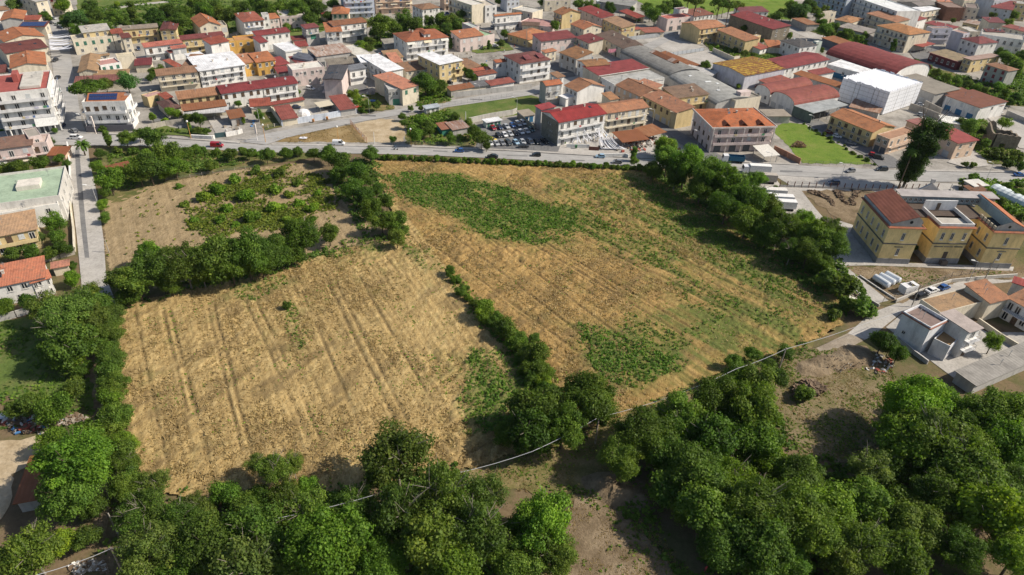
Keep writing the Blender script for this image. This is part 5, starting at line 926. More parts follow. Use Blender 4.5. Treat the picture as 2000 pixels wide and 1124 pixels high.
bld('white house with crimson gable roof cut by a chimney, far top right', A_, 'A7', (1398, 108), (1702, 152), (1570, 48), 8.4, 'gx', (.52, .54, .56), (0.262, 0.0617, 0.076), 'sheet', 'w2,w2,-', 'w3,w3,w2', pitch=.2, ch=2)
bld('yellow walled canopy with dirty white sheet roof, far right', SH, 'A7', (985, 330), (1195, 372), (880, 255), 4.2, 'shed', Y_, (.48, .48, .44), 'rusty', 'g2', pitch=.05)
bld('tall blind brick flank of a brown house, far top right', A_, 'A7', (755, 112), (1010, 122), (830, 40), 9, 'flat', (.25, .125, .085), (.24, .17, .14), F='-,-,-', wm='block', par=.2)
bld('ochre house with rooftop hut in the far old town', A_, 'A7', (1030, 118), (1215, 140), (1100, 60), 8, 'flat', C_, (.22, .18, .16), F='w2,w2', par=.5)
bld('dim grey gabled house under the top edge, right', A_, 'A7', (330, 90), (600, 60), (420, 0), 8, 'gx', (.3, .29, .27), (.2, .18, .17), 'flat', 'w2,w2', pitch=.2)
bld('pale salmon roofed house under the top edge, far right', A_, 'A7', (640, 40), (830, 45), (700, 0), 8, 'shed', C_, SA, 'tile', '-', ch=1)
bld('pale house row cut by the top edge, far right', A_, 'A7', (1000, 20), (1330, 0), 12, 8.5, 'flat', C_, (.45, .35, .26), F='w4,w4', par=.5)
bld('tall pale blue building at the upper right corner', A_, 'A7', (1440, 20), (1700, 5), 14, 12, 'flat', (.5, .53, .58), GR, F='w4,w4,w4', R='w3,w3,w3')
bld('ochre tower block at the upper right corner', A_, 'A7', (1740, 60), (1960, 80), 14, 11, 'flat', Y_, GR, F='w3,w3,w3', L='w3,w3,w3')
bld('weathered vaulted depot cut by the top edge, right', WHS, 'A7', (20, 40), (330, 130), (150, -20), 6, 'ax', GY, (.26, .24, .21), 'sheet', '-', rh=2)
bld('long low factory roof cut by the top edge, centre right', WHS, 'A4', (1270, 25), (1740, 95), (1500, -20), 5, 'shed', GY, (.26, .26, .25), 'sheet', '-', pitch=.05)
bld('blue-white lean-to before the long low factory roof', SH, 'A4', (1290, 55), (1500, 55), (1340, 5), 4, 'flat', GY, (.5, .56, .58), 'sheet', par=0)
bld('cream house with white awning cut by the top edge, centre', H, 'A4', (480, 20), (860, 10), 9, 6.5, 'flat', C_, (.5, .45, .5), F='w3,w2', par=.5)
bld('white house with dark slate hip roof behind the factory hall', H, 'A6', (470, 692), (722, 655), (232, 592), 7.4, 'hip', W_, (.085, .085, .09), 'tile', 'w3,w2', '', 'w3,w2', pitch=.2, ch=1, ds=1)
bld('pale green square tower behind the factory hall', 'tower', 'A6', (712, 628), (795, 618), (705, 605), 8.4, 'flat', (.50, .56, .50), (.6, .6, .58), F='-', L='-', par=.3)
bld('low orange roof beside the dark slate roofed house', H, 'A6', (10, 690), (215, 700), (60, 590), 3.6, 'shed', C_, OR, 'tile', pitch=.12)
bld('rust orange roofed depot with dark flank behind the crimson vault', WHS, 'A6', (795, 558), (1050, 650), (985, 535), 4.4, 'shed', (.12, .14, .17), (.36, .17, .085), 'rusty', '-', pitch=.05)
bld('red sheet roof behind the crimson vault', SH, 'A6', (1400, 702), (1650, 788), (1480, 675), 3.6, 'shed', GY, (.36, .075, .075), 'sheet', pitch=.05)
bld('pale grey low roof behind the crimson vault', SH, 'A6', (1600, 802), (1990, 935), (1790, 790), 3.2, 'shed', GY, (.50, .50, .48), 'sheet', pitch=.04)
bld('red back lean-to at the rear of the crimson apartment house', SH, 'B4', (430, 560), (622, 512), (560, 455), 9.0, 'shed', GY, (.33, .055, .075), 'sheet', pitch=.1)
bld('small salmon roofed wing behind the peach tile roof house', SH, 'B5', (-20, 150), (240, 240), (120, 130), 5.4, 'shed', C_, (.46, .22, .14), 'tile')
bld('plum canopy roof in front of the white house, top left centre', SH, 'A1', (610, 770), (690, 755), (660, 735), 4.2, 'shed', W_, (.34, .08, .08), 'sheet')
bld('low rose terrace yard house between orange roofs, top centre', H, 'A4', (100, 335), (560, 415), (330, 275), 3.2, 'flat', P_, (.42, .24, .22), F='w2', par=.5)
bld('red topped low outbuilding beside the tan long yellow house', SH, 'A4', (1600, 455), (1880, 425), (1860, 400), 4.6, 'shed', C_, (.36, .10, .09), 'sheet', 'D4')
bld('block walled shed row below the long tan yellow house', SH, 'A5', (80, 480), (350, 470), (330, 400), 3.0, 'flat', C_, (.35, .12, .11), 'sheet', '-', par=0)
bld('white flat house behind the white canopy, far right', H, 'A7', (1080, 470), (1250, 475), (1100, 400), 5.0, 'flat', C_, (.48, .46, .42), F='w2', par=.4)
# ------------------------------------------------------------------ lower left houses
bld('brown roofed house with striped awning by the crossroads, left edge', H, 'TA', (-90, 165), (228, 125), (200, 52), 7.2, 'shed', P_, (.22, .13, .10), 'tile', 'b3,a3', '', pitch=.08)
bld('narrow pink house with grey flat roof by the crossroads', H, 'B0', (412, 968), (602, 930), (590, 808), 8.4, 'flat', P_, (.34, .31, .27), F='w1,w1', R='w1,w1', par=.15)
bld('pink walled terrace house in front of the grey flat roof', H, 'B0', (455, 1085), (690, 1060), (640, 945), 6.2, 'flat', P_, (.44, .36, .32), F='b2,D2', R='-', par=.8)
bld('rust topped lean-to beside the pink terrace house', SH, 'TA', (352, 202), (472, 198), (462, 142), 3, 'shed', PE, (.27, .10, .055), 'rusty', pitch=.08)
rt, X, Wd, D, zf = bld('big flat building with mint green roof and white parapet, left edge', A_, 'TA', (-160, 590), (438, 508), (402, 302), 8.2, 'flat', (.62, .60, .56), (.34, .44, .32), F='-,w4', R='w4,w4', par=.7)
mb = MB(); mb.box(Wd * .42, D * .38, 8.2, Wd * .72, D * .62, 9.6); dmesh(mb, 'roof_box', M['plaster'], (.66, .62, .55), rt, X)
bld('white lower block in front of the mint green roof, left edge', A_, 'TA', (-120, 655), (425, 560), (420, 520), 6.6, 'flat', W_, (.56, .54, .49), F='w3,-', R='w2,-', par=.4)
bld('house with mottled tan tiles and yellow shutters, left edge', H, 'TA', (-80, 805), (262, 738), (235, 602), 6.4, 'shed', Y_, (.43, .28, .17), 'tile', 'B4,w3', 'w2,w1', pitch=.2)
rt, X, Wd, D, zf = bld('villa with fresh salmon red tiles, skylight and glazed porch, left edge', H, 'TB', (-120, 245), (325, 152), (305, 8), 6.0, 'shed', W_, (.46, .175, .105), 'tile', 'w4,w3', 'w2,w1', pitch=.22, ch=1, sk=1)
bld(None, H, 'TB', (232, 195), (362, 158), (300, 118), 5.2, 'hip', W_, (.46, .175, .105), 'tile', 'w3,w3', 'w2,w2', root=rt, pitch=.25)
bld('small pink roofed gatehouse at the bend of the lower lane', SH, 'TB', (385, 88), (495, 68), (480, 42), 2.8, 'shed', C_, (.44, .2, .14), 'tile', '-')
bld('rust brown corrugated shed under trees, lower left', SH, 'TC', (112, 628), (262, 600), (210, 330), 3.0, 'flat', GY, (.30, .115, .06), 'rusty', par=0)
bld('open sided hut with sagging rust red roof in the left garden', SH, 'TA', (810, 335), (960, 300), (930, 230), 3.2, 'shed', C_, (.17, .06, .045), 'rusty', opened=True, pitch=.3)
# car lot hut, site cabins, shack
bld('white site cabin with green windows in the car lot', 'cabin', 'B3', (1500, 745), (1712, 710), (1620, 680), 2.7, 'flat', (.62, .66, .62), WH, 'sheet', 's4', '-', par=0)
bld('small white prefab with glazed roof in the garden lot', 'cabin', 'B3', (620, 545), (808, 512), (760, 478), 2.6, 'shed', W_, (.36, .40, .44), 'sheet', 'w3', pitch=.1)
bld('patched shack with grey and rust sheets beside the car lot trees', SH, 'B3', (1010, 855), (1235, 815), (1120, 720), 3, 'shed', GY, (.40, .38, .37), 'rusty', '-', '-', pitch=.1)
bld('leaning green sided shed of old panels beside the patched shack', SH, 'B3', (850, 850), (980, 830), (900, 745), 2.9, 'shed', (.05, .22, .17), (.30, .16, .13), 'rusty', '-', pitch=.1)
bld('open shelter with rust brown sheet roof before the brown apartment house', 'canopy', 'B4', (1625, 1035), (1985, 990), (1700, 870), 3.2, 'shed', C_, (.22, .085, .045), 'rusty', opened=True, pitch=.08)
bld('open shelter with striped rust and white sheets by the back lane', 'canopy', 'B5', (120, 950), (370, 885), (160, 780), 3.4, 'shed', C_, (.36, .19, .10), 'rusty', opened=True, pitch=.06)
bld('low store with pale roof behind the car lot wall', SH, 'B4', (175, 655), (330, 630), (250, 555), 3.2, 'shed', W_, (.30, .26, .21), 'flat', 'u2', pitch=.04)
bld('white market canopy on posts beside the pink apartments', 'canopy', 'T6', (905, 588), (1030, 575), (950, 485), 3.2, 'shed', C_, (.62, .60, .55), 'plain', opened=True, pitch=.12)
# ------------------------------------------------------------------ lower right houses
bld('long mottled tan roof along the farm lane, right edge', H, 'T9', (1110, 432), (1555, 315), (1340, 205), 5.2, 'flat', C_, (.36, .24, .14), 'tile', '-', '', par=.2)
bld('broad brown tile roof behind the tan roof, right edge', H, 'T9', (1560, 335), (1735, 292), (1690, 92), 6.4, 'shed', C_, (.35, .17, .095), 'tile', '-', pitch=.1)
bld('white courtyard house with shaded doors and brown tiles, right edge', A_, 'T9', (1735, 292), (2060, 470), (1890, 150), 6.4, 'shed', W_, (.36, .18, .10), 'tile', 'b4,d4', '', pitch=.12)
bld('crimson roof corner behind the brown tiles, right edge', H, 'T9', (1780, 150), (2050, 240), (1690, 70), 6, 'flat', W_, (.34, .06, .065), 'sheet', '-', par=0)
rt, X, Wd, D, zf = bld('battered white house with open roof terrace by the farm lane', H, 'T9', (1012, 585), (1165, 512), (790, 425), 7.8, 'flat', (.72, .73, .75), (.23, .17, .15), F='-,-', L='-,-', par=.8)
mb = MB(); mb.box(-.35, -.3, 8.0, -.005, D + .3, 8.25); mb.box(-.34, -.3, 7.99, Wd + .2, -.005, 8.24); dmesh(mb, 'tile_coping', M['tile'], (.30, .13, .09), rt, X)
o = ob('window', WM['w'], rt); o.matrix_local = X @ Matrix.Translation((-.012, D * .72, 3.2)) @ Matrix.Rotation(-math.pi / 2, 4, 'Z') @ Matrix.Diagonal((.9, 1, .9, 1))
bld('tall white wing with rust stained roof slab by the farm lane', H, 'T9', (1370, 600), (1480, 565), (1118, 440), 8.6, 'flat', W_, (.42, .36, .33), 'flat', 'b1,b1,D1', 'b3,b3,d2', '-', par=0)
bld('unfinished white annex with ochre terrace by the farm lane', H, 'T9', (1195, 745), (1290, 655), (1010, 705), 4.6, 'flat', (.66, .66, .67), (.36, .23, .11), F='w1', L='-', par=.4)
bld('long grey fibre-cement shed at the lower right edge', WHS, 'T9', (1430, 1085), (2080, 800), (1262, 968), 3.2, 'shed', GY, (.28, .265, .24), 'sheet', '-', '', '-', pitch=.03)
# ------------------------------------------------------------------ the ochre school: three projecting blocks and a long body
OC, OC2 = (.86, .66, .31), (.52, .41, .22)
HS = 12.6
rt, X, Wd, D, zf = bld('ochre two-storey school with three projecting blocks and brown roofs', 'school', 'T8', (645, 398), (950, 408), (392, 128), HS, 'flat', OC, (.42, .38, .33), F='n1,n1', L='n5,n5', par=0.0, over=.45, name='school_building', z0=1.9, R='-')
blocks = [(X, Wd, D, 'L')]
_, X2, W2, D2, z2 = bld(None, '', 'T8', (1105, 398), (1412, 404), (1003, 300), HS, 'flat', OC, (.46, .43, .38), F='n3,D1', L='-', R='-', root=rt, par=0, over=.45, z0=1.9); blocks.append((X2, W2, D2, 'C'))
_, X3, W3, D3, z3 = bld(None, '', 'T8', (1605, 440), (1905, 450), (1475, 312), HS, 'flat', OC, (.05, .055, .06), F='n1,n1', L='n2,n2', R='n4,n4', root=rt, par=0, over=.45, z0=1.9); blocks.append((X3, W3, D3, 'R'))
_, X4, W4, D4, z4 = bld(None, '', 'T8', (900, 300), (1500, 318), (880, 165), HS, 'flat', OC, (.10, .075, .06), F='w6,w6', root=rt, par=0, over=.3, z0=1.9)
for Xb, Wb, Db, kd in blocks + [(X4, W4, D4, 'B')]:
    e = .12 if kd != 'B' else .1; mb = MB(); mb.box(-e, -e, 0, Wb + e, Db + e * .9, 1.9); dmesh(mb, 'plinth', M['plaster'], (.30, .30, .30), rt, Xb)
    if kd != 'B':
        mb = MB(); mb.box(-.22, -.22, 7.0, Wb + .22, -.004, 7.35); mb.box(-.22, .0, 7.0, -.004, Db, 7.35); mb.box(Wb + .004, .0, 7.0, Wb + .22, Db, 7.35); dmesh(mb, 'string_course', M['plaster'], (.16, .15, .13), rt, Xb)
        mb = MB(); mb.slab([(-.75, -.75, HS + .26), (Wb + .75, -.75, HS + .26), (Wb + .2, -.1, HS + .55), (-.2, -.1, HS + .55)], .12); mb.slab([(-.75, -.745, HS + .26), (-.2, -.1, HS + .55), (-.2, Db, HS + .55), (-.75, Db, HS + .26)], .12); mb.slab([(Wb + .75, -.745, HS + .26), (Wb + .75, Db, HS + .26), (Wb + .2, Db, HS + .55), (Wb + .2, -.1, HS + .55)], .12); dmesh(mb, 'cornice_tiles', M['tile'], (.33, .12, .065), rt, Xb)
        mb = MB()
        for sx in ([.5] if kd != 'C' else [.2, .5, .8]): mb.box(Wb * sx - 1.3, -.3, 6.0, Wb * sx + 1.3, -.005, 6.2)
        dmesh(mb, 'door_hood', M['plaster'], (.13, .12, .10), rt, Xb)
# attic of the left block: one brown sheet slope rising to the right, half gable with a round window
a = .5; mb = MB(); mb.poly([(a, a, HS + .3), (Wd - a, a, HS + .3), (Wd - a, a, HS + 2.2), (Wd * .78, a, HS + 3.6), (a, a, HS + 1.2)]); mb.poly([(a, D, HS + .3), (a, a, HS + .3), (a, a, HS + 1.2), (a, D, HS + 1.2)]); mb.poly([(Wd * .78, a, HS + 3.6), (Wd * .78, D, HS + 3.6), (Wd - a, D, HS + 2.2), (Wd - a, a, HS + 2.2)]); mb.poly([(Wd - a, a, HS + .3), (Wd - a, D, HS + .3), (Wd - a, D, HS + 2.2), (Wd - a, a, HS + 2.2)]); dmesh(mb, 'attic', M['plaster'], (.46, .45, .42), rt, X)
mb = MB(); mb.slab([(a - .2, a - .3, HS + 1.32), (Wd * .80, a - .3, HS + 3.86), (Wd * .80, D, HS + 3.86), (a - .2, D, HS + 1.32)], .14)
dmesh(mb, 'attic_roof', M['sheet2'], (.19, .068, .045), rt, X)
mb = MB(); mb.tube((Wd * .62, a - .03, HS + 1.7), (Wd * .62, a + .1, HS + 1.7), .5, n=14); dmesh(mb, 'round_window', M['glass'], None, rt, X)
mb = MB(); mb.box(.1, .3, HS + .3, .42, D, HS + 1.15); dmesh(mb, 'parapet', M['plaster'], (.42, .43, .44), rt, X)
# centre block terrace
mb = MB(); q = .35; zt_ = HS + 1.35
mb.box(0, 0, HS + .3, W2, q, zt_); mb.box(0, q + .001, HS + .3, q, D2 + 4, zt_); mb.box(W2 - q, q + .001, HS + .3, W2, D2 + 4, zt_); dmesh(mb, 'terrace_parapet', M['plaster'], (.70, .69, .66), rt, X2)
mb = MB(); mb.box(0, D2 + 4.02, HS + .3, W2, D2 + 4.4, HS + 3.6); dmesh(mb, 'terrace_wall', M['plaster'], (.72, .72, .72), rt, X2)
o = ob('terrace_door', DM['D'], rt); o.matrix_local = X2 @ Matrix.Translation((W2 * .45, D2 + 4.0, HS + 1.6)) @ Matrix.Diagonal((1.1, 1, 2.4, 1))
mb = MB(); mb.box(W2 * .42, -1.6, .0, W2 * .6, -.15, 1.6); dmesh(mb, 'entrance_steps', M['plaster'], (.13, .11, .10), rt, X2)
# right block: half gable mirrored, orange strip falling right, parapets
mb = MB(); mb.poly([(.4, .5, HS + .3), (W3 - .3, .5, HS + .3), (W3 - .3, .5, HS + 1.0), (W3 * .45, .5, HS + 3.4), (.4, .5, HS + 1.7)]); dmesh(mb, 'attic', M['plaster'], (.44, .43, .40), rt, X3)
mb = MB(); mb.tube((W3 * .42, .47, HS + 1.6), (W3 * .42, .6, HS + 1.6), .45, n=14); dmesh(mb, 'round_window', M['glass'], None, rt, X3)
mb = MB(); mb.slab([(W3 * .45, .4, HS + 3.62), (W3 + .2, .4, HS + 1.05), (W3 + .2, D3 + 10, HS + 1.05), (W3 * .45, D3 + 10, HS + 3.62)], .15); dmesh(mb, 'attic_roof', M['tile'], (.42, .15, .07), rt, X3)
mb = MB(); mb.box(W3 * .42, .6, HS + .3, W3 * .449, D3 + 10, HS + 3.4); dmesh(mb, 'attic_wall', M['plaster'], (.28, .36, .38), rt, X3)
mb = MB()
for k in range(5): mb.box(.1, D3 * k / 5 + .6, HS + .3, .4, D3 * (k + .62) / 5 + .6, HS + 1.5)
dmesh(mb, 'parapet', M['plaster'], (.50, .45, .34), rt, X3)
# rear clerestory of the long body
mb = MB(); mb.box(-2, D4 - 1.2, HS + .3, W4 + 8, D4 - .8, HS + 2.6); dmesh(mb, 'clerestory', M['plaster'], (.28, .36, .38), rt, X4)
for k in range(16):
    if k in (7, 8): continue
    o = ob('window', WM['w'], rt); o.matrix_local = X4 @ Matrix.Translation((-1 + (W4 + 6) * (k + .5) / 16, D4 - 1.22, HS + 1.5)) @ Matrix.Diagonal((1.0, 1, 1.1, 1))
mb = MB(); mb.slab([(-2, D4 - 1.6, HS + 2.85), (W4 + 9, D4 - 1.6, HS + 2.85), (W4 + 9, D4 + 3.0, HS + 3.0), (-2, D4 + 3.0, HS + 3.0)], .2); dmesh(mb, 'rear_roof', M['flat'], (.40, .37, .36), rt, X4)
mb = MB(); mb.poly([(W4 * .3, D4 + 3.2, HS + 2.6), (W4 * .62, D4 + 3.2, HS + 2.6), (W4 * .46, D4 + 3.2, HS + 5)]); mb.poly([(W4 * .62, D4 + 3.6, HS + 2.6), (W4 * .3, D4 + 3.6, HS + 2.6), (W4 * .46, D4 + 3.6, HS + 5)]); mb.slab([(W4 * .3 - .3, D4 + 3, HS + 2.8), (W4 * .46, D4 + 3, HS + 5.2), (W4 * .46, D4 + 3.8, HS + 5.2), (W4 * .3 - .3, D4 + 3.8, HS + 2.8)], .2); mb.slab([(W4 * .46, D4 + 3, HS + 5.2), (W4 * .62 + .3, D4 + 3, HS + 2.8), (W4 * .62 + .3, D4 + 3.8, HS + 2.8), (W4 * .46, D4 + 3.8, HS + 5.2)], .2); mb.box(W4 * .46 - .6, D4 + 3.1, HS + 5.3, W4 * .46 + .6, D4 + 3.7, HS + 6.6); dmesh(mb, 'pediment', M['plaster'], (.46, .44, .42), rt, X4)
# ------------------------------------------------------------------ the wrapped building (scaffold under white sheeting)
a, b, c = GT('B6', (1665, 640)), GT('B7', (270, 480)), GT('B6', (1120, 380))
e1 = (b - a); Wd = e1.length; e1.normalize(); e2 = Vector((-e1.y, e1.x, 0)); D = (c - a).dot(e2); rz = math.atan2(e1.y, e1.x); HH = 10.5
rt = empty('wrapped_building', (*(a + e1 * Wd / 2 + e2 * D / 2).xy, 0), rz); tag(rt, 'building wrapped in white scaffold sheeting with ragged top edge', 'scaffolded building')
X = Matrix.Translation((-Wd / 2, -D / 2, 0)); P_n = 0
def sheet_run(L, Xm):
    n = int(L / 2.2); s = L / n
    for i in range(n):
        mb = MB(); zt0, zt1 = HH + random.uniform(.2, 1.1), HH + random.uniform(.2, 1.1); k = .16 if i % 4 == 3 else 0.03; nn = 6
        for j in range(nn):
            x0, x1 = i * s + k + (s - 2 * k) * j / nn, i * s + k + (s - 2 * k) * (j + 1) / nn; yo = lambda q: -.12 * math.sin(q * 2.2) ** 2
            mb.poly([(x0, yo(x0), .3), (x1, yo(x1), .3), (x1, yo(x1), zt0 + (zt1 - zt0) * (j + 1) / nn), (x0, yo(x0), zt0 + (zt1 - zt0) * j / nn)])
        o = mb.build('sheeting', M['cloth2'], rt); o.matrix_local = Xm
    mb = MB()
    for i in range(n + 1): mb.tube((i * s, .25, 0), (i * s, .25, HH + 1), .05, n=4)
    for z_ in (2.5, 5, 7.5, 10): mb.tube((0, .25, z_), (L, .25, z_), .05, n=4)
    o = mb.build('scaffold', M['rail'], rt); o.matrix_local = Xm
m_, n_, l_, b_ = newmat('sheeting', .5); M['cloth2'] = m_; pz = geopos(n_)
gx = N(n_, 'ShaderNodeTexWave', wave_type='BANDS', bands_direction='Z'); gx.inputs['Scale'].default_value = .16; l_.new(pz, gx.inputs[0])
l_.new(mix(n_, l_, (.74, .76, .80), ramp(n_, l_, gx.outputs[0], (.0, .72), (.1, 1.0)), 1.0, 'MULTIPLY'), b_.inputs[0])
sheet_run(Wd, X); sheet_run(D, X @ Matrix.Translation((0, D, 0)) @ Matrix.Rotation(-math.pi / 2, 4, 'Z')); sheet_run(D, X @ Matrix.Translation((Wd, 0, 0)) @ Matrix.Rotation(math.pi / 2, 4, 'Z')); sheet_run(Wd, X @ Matrix.Translation((Wd, D, 0)) @ Matrix.Rotation(math.pi, 4, 'Z'))
mb = MB(); nn = 8
for i in range(nn):
    for j in range(nn):
        zz = lambda p, q: HH + .1 + .12 * math.sin(p * 2.9 + q) * math.cos(q * 2.4); c0, c1, d0, d1 = i / nn, (i + 1) / nn, j / nn, (j + 1) / nn
        mb.poly([(Wd * c0, D * d0, zz(i, j)), (Wd * c1, D * d0, zz(i + 1, j)), (Wd * c1, D * d1, zz(i + 1, j + 1)), (Wd * c0, D * d1, zz(i, j + 1))])
o = mb.build('top_sheeting', M['cloth2'], rt); o.matrix_local = X
mb = MB(); mb.box(1, 1, 0, Wd - 1, D - 1, HH - .6); o = mb.build('wall', M['plaster'], rt, (.4, .38, .34)); o.matrix_local = X
# ------------------------------------------------------------------ roofless stone ruin
a, b = GT('B7', (1395, 1130)), GT('B7', (1745, 1160)); a.z = b.z = 0; e1 = (b - a); Wd = e1.length; rz = math.atan2(e1.y, e1.x); D = 9
rt = empty('stone_ruin', (*(a + b).xy / 2,) + (0,) if False else ((a.x + b.x) / 2, (a.y + b.y) / 2, 0), rz); tag(rt, 'roofless crumbling stone ruin with dark arched opening, right', 'ruin')
def ragged(L, hs, Xm, hole=None):
    mb = MB(); n = len(hs) - 1
    for i in range(n):
        x0, x1 = L * i / n, L * (i + 1) / n; zb_ = 0
        if hole and hole[0] <= i < hole[1]: zb_ = 2.6
        for y0, y1 in ((0, .7),): mb.poly([(x0, y0, zb_), (x1, y0, zb_), (x1, y0, hs[i + 1]), (x0, y0, hs[i])]); mb.poly([(x1, y1, zb_), (x0, y1, zb_), (x0, y1, hs[i]), (x1, y1, hs[i + 1])]); mb.poly([(x0, y0, hs[i]), (x1, y0, hs[i + 1]), (x1, y1, hs[i + 1]), (x0, y1, hs[i])])
        if zb_: mb.poly([(x0, y0, zb_), (x0, y1, zb_), (x1, y1, zb_), (x1, y0, zb_)])
        if hole and i in (hole[0] - 1, hole[1]): xx = x1 if i == hole[0] - 1 else x0; mb.poly([(xx, 0, 0), (xx, .7, 0), (xx, .7, 2.6), (xx, 0, 2.6)])
    o = mb.build('stone_wall', M['stone'], rt); o.matrix_local = Xm
M['stone'] = groundmat('rubble_stone', [(.3, (.13, .105, .08)), (.5, (.23, .19, .145)), (.7, (.33, .28, .22))], .6, 3, .8)
X = Matrix.Translation((-Wd / 2, 0, 0)); R9 = Matrix.Rotation(math.pi / 2, 4, 'Z')
ragged(Wd, [6.5, 6.9, 6.4, 6.7, 6.2, 6.6, 6.0, 6.3, 5.9], X, (2, 4)); ragged(D, [5.9, 5.5, 6, 5.2, 5.6], X @ Matrix.Translation((Wd, 0, 0)) @ R9); ragged(Wd, [8.5, 9, 8.2, 5.6, 5.2, 5.4, 5.0, 5.3, 5.1], X @ Matrix.Translation((0, D, 0))); ragged(D, [6.5, 6.0, 6.4, 7.6, 8.5], X @ R9)
# ------------------------------------------------------------------ free-standing walls, fences, hedges
def wall(label, t, pts, h, th=.25, col=CO, wm='plaster', cap=None):
    q = [GT(t, p) for p in pts]; c = q[0]; rt = empty('garden_wall', (c.x, c.y, 0)); tag(rt, label, 'wall'); mb = MB(); cp = MB()
    for i, (a, b) in enumerate(zip(q, q[1:])):
        a = a - c; b = b - c; d = (b - a).normalized(); s = Vector((-d.y, d.x, 0)) * th / 2; a2 = a + d * (.0 if i == 0 else th * .51)
        mb.slab([(a2.x - s.x, a2.y - s.y, h), (b.x - s.x, b.y - s.y, h), (b.x + s.x, b.y + s.y, h), (a2.x + s.x, a2.y + s.y, h)], h)
        s = s * 1.25; cp.slab([(a2.x - s.x, a2.y - s.y, h + .08), (b.x - s.x, b.y - s.y, h + .08), (b.x + s.x, b.y + s.y, h + .08), (a2.x + s.x, a2.y + s.y, h + .08)], .075)
    mb.build('wall', M[wm], rt, col); cp.build('coping', M['plaster'], rt, cap or tuple(c_ * 1.1 for c_ in col))
def fence(label, t, pts, h, gap, post=.08, pc=(.2, .2, .2), rails=3, panel=None, base=0, rc_=None, gaps=False):
    q = [GT(t, p) for p in pts]; c = q[0]; rt = empty('fence', (c.x, c.y, 0)); tag(rt, label, 'fence')
    me = MB(); me.box(-post / 2, -post / 2, 0, post / 2, post / 2, h); pm = me.mesh('post', M['plain']); nP = 0; rl = [MB() for _ in range(rails)]; bs = MB()
    for a, b in zip(q, q[1:]):
        a = a - c; b = b - c; L = (b - a).length; n = max(1, round(L / gap)); d = (b - a) / L; s = Vector((-d.y, d.x, 0)) * .02
        for i in range(n + (1 if (b + c - q[-1]).length < .01 else 0)):
            p = a + d * L * i / n; ob('post', pm, rt, pc, (p.x, p.y, 0), math.atan2(d.y, d.x))
            if panel and i < n:
                g = post * .6; x0 = p + d * g; x1 = a + d * (L * (i + 1) / n - g); m2 = MB(); m2.slab([(x0.x - s.x, x0.y - s.y, h * .95), (x1.x - s.x, x1.y - s.y, h * .95), (x1.x + s.x, x1.y + s.y, h * .95), (x0.x + s.x, x0.y + s.y, h * .95)], h * .9); m2.build('panel', M['plain'], rt, panel)
        for k in range(rails):
            z = h * (k + 1) / (rails + .3) + base * .3; rl[k].slab([(a.x - s.x, a.y - s.y, z), (b.x - s.x, b.y - s.y, z), (b.x + s.x, b.y + s.y, z), (a.x + s.x, a.y + s.y, z)], .04)
        if base:
            s = s * 6; bs.slab([(a.x - s.x, a.y - s.y, base), (b.x - s.x, b.y - s.y, base), (b.x + s.x, b.y + s.y, base), (a.x + s.x, a.y + s.y, base)], base)
    for m_ in rl: m_.build('rail', M['rail'], rt) if rails else None
    if base: bs.build('base_wall', M['plaster'], rt, (.50, .48, .45))
SB = (.55, .60, .68)
wall('pale blue street wall with tall metal leaves, centre left', 'B2', [(378, 805), (600, 772), (850, 728), (1010, 706), (1240, 660), (1472, 625)], 2.6, .25, SB)
wall('rough wall along the right flank of the left red garage', 'B2', [(205, 560), (372, 800)], 2.6, .25, C_)
wall('long rendered wall by the yard of the solar villa', 'B1', [(300, 862), (560, 800), (800, 770), (900, 770)], 2.2, .25, CO)
wall('white planter wall with hedge beside a dark gate', 'B1', [(935, 985), (1240, 1000), (1275, 990)], 1.6, .5, W_)
wall('green metal driveway gate leaf between white piers', 'B1', [(1275, 975), (1440, 955)], 1.9, .12, (.05, .10, .11))
wall('white pier wall with red tiled gateway, left centre', 'B1', [(1440, 958), (1600, 925), (1680, 900)], 1.7, .3, W_)
wall('grey wall along the middle road above the grass lot', 'B4', [(-880, 385), (-300, 320), (0, 290), (285, 250)], 2.4, .25, (.42, .41, .39))
wall('pale concrete wall between car lot and grass lot', 'B3', [(1240, 760), (1560, 690), (1873, 640), (1943, 612)], 2.4, .25, (.5, .48, .44))
wall('brick side wall of the car lot next to the crimson house', 'B4', [(75, 690), (200, 780), (330, 890)], 2.6, .25, BK)
wall('white front wall of the crimson apartment house', 'B4', [(795, 1115), (1080, 1120), (1130, 1122)], 1.5, .25, W_)
wall('long white front wall of the brown apartment house', 'T3', [(1010, 1155), (1200, 1150), (1225, 1160)], 1.5, .25, W_)
wall('brown driveway gate leaf before the crimson house', 'T3', [(935, 1100), (1010, 1105)], 1.5, .1, (.16, .07, .05))
wall('terracotta panel wall at the edge of the bright lawn', 'T6', [(985, 540), (1110, 600), (1225, 660)], 2.3, .25, (.45, .24, .16))
wall('tall stained wall behind the white wrapped building', 'B7', [(180, 560), (420, 640), (610, 720)], 3.2, .3, CO)
wall('inner yard wall behind the white van', 'B7', [(400, 520), (640, 640)], 3.2, .3, CO)
wall('concrete wall along the lot right of the stone ruin', 'B7', [(1600, 640), (1873, 760), (2050, 830)], 2.4, .3, (.40, .39, .37))
wall('wall at the edge of the walled gravel lot', 'A5', [(1060, 770), (1360, 905), (1450, 890)], 2.6, .3, C_)
wall('grey-blue wall along the street by the gravel yard', 'A5', [(-200, 600), (330, 540), (550, 520)], 2.2, .25, (.38, .40, .42))
wall('low kerb wall bordering the school path', 'T8', [(365, 845), (520, 950), (690, 1060)], .5, .3, (.45, .44, .42))
wall('pale boundary wall along the farm lane by the school', 'T8', [(695, 1085), (950, 980), (1200, 900), (1500, 870), (1800, 850)], 1.1, .3, (.5, .48, .44))
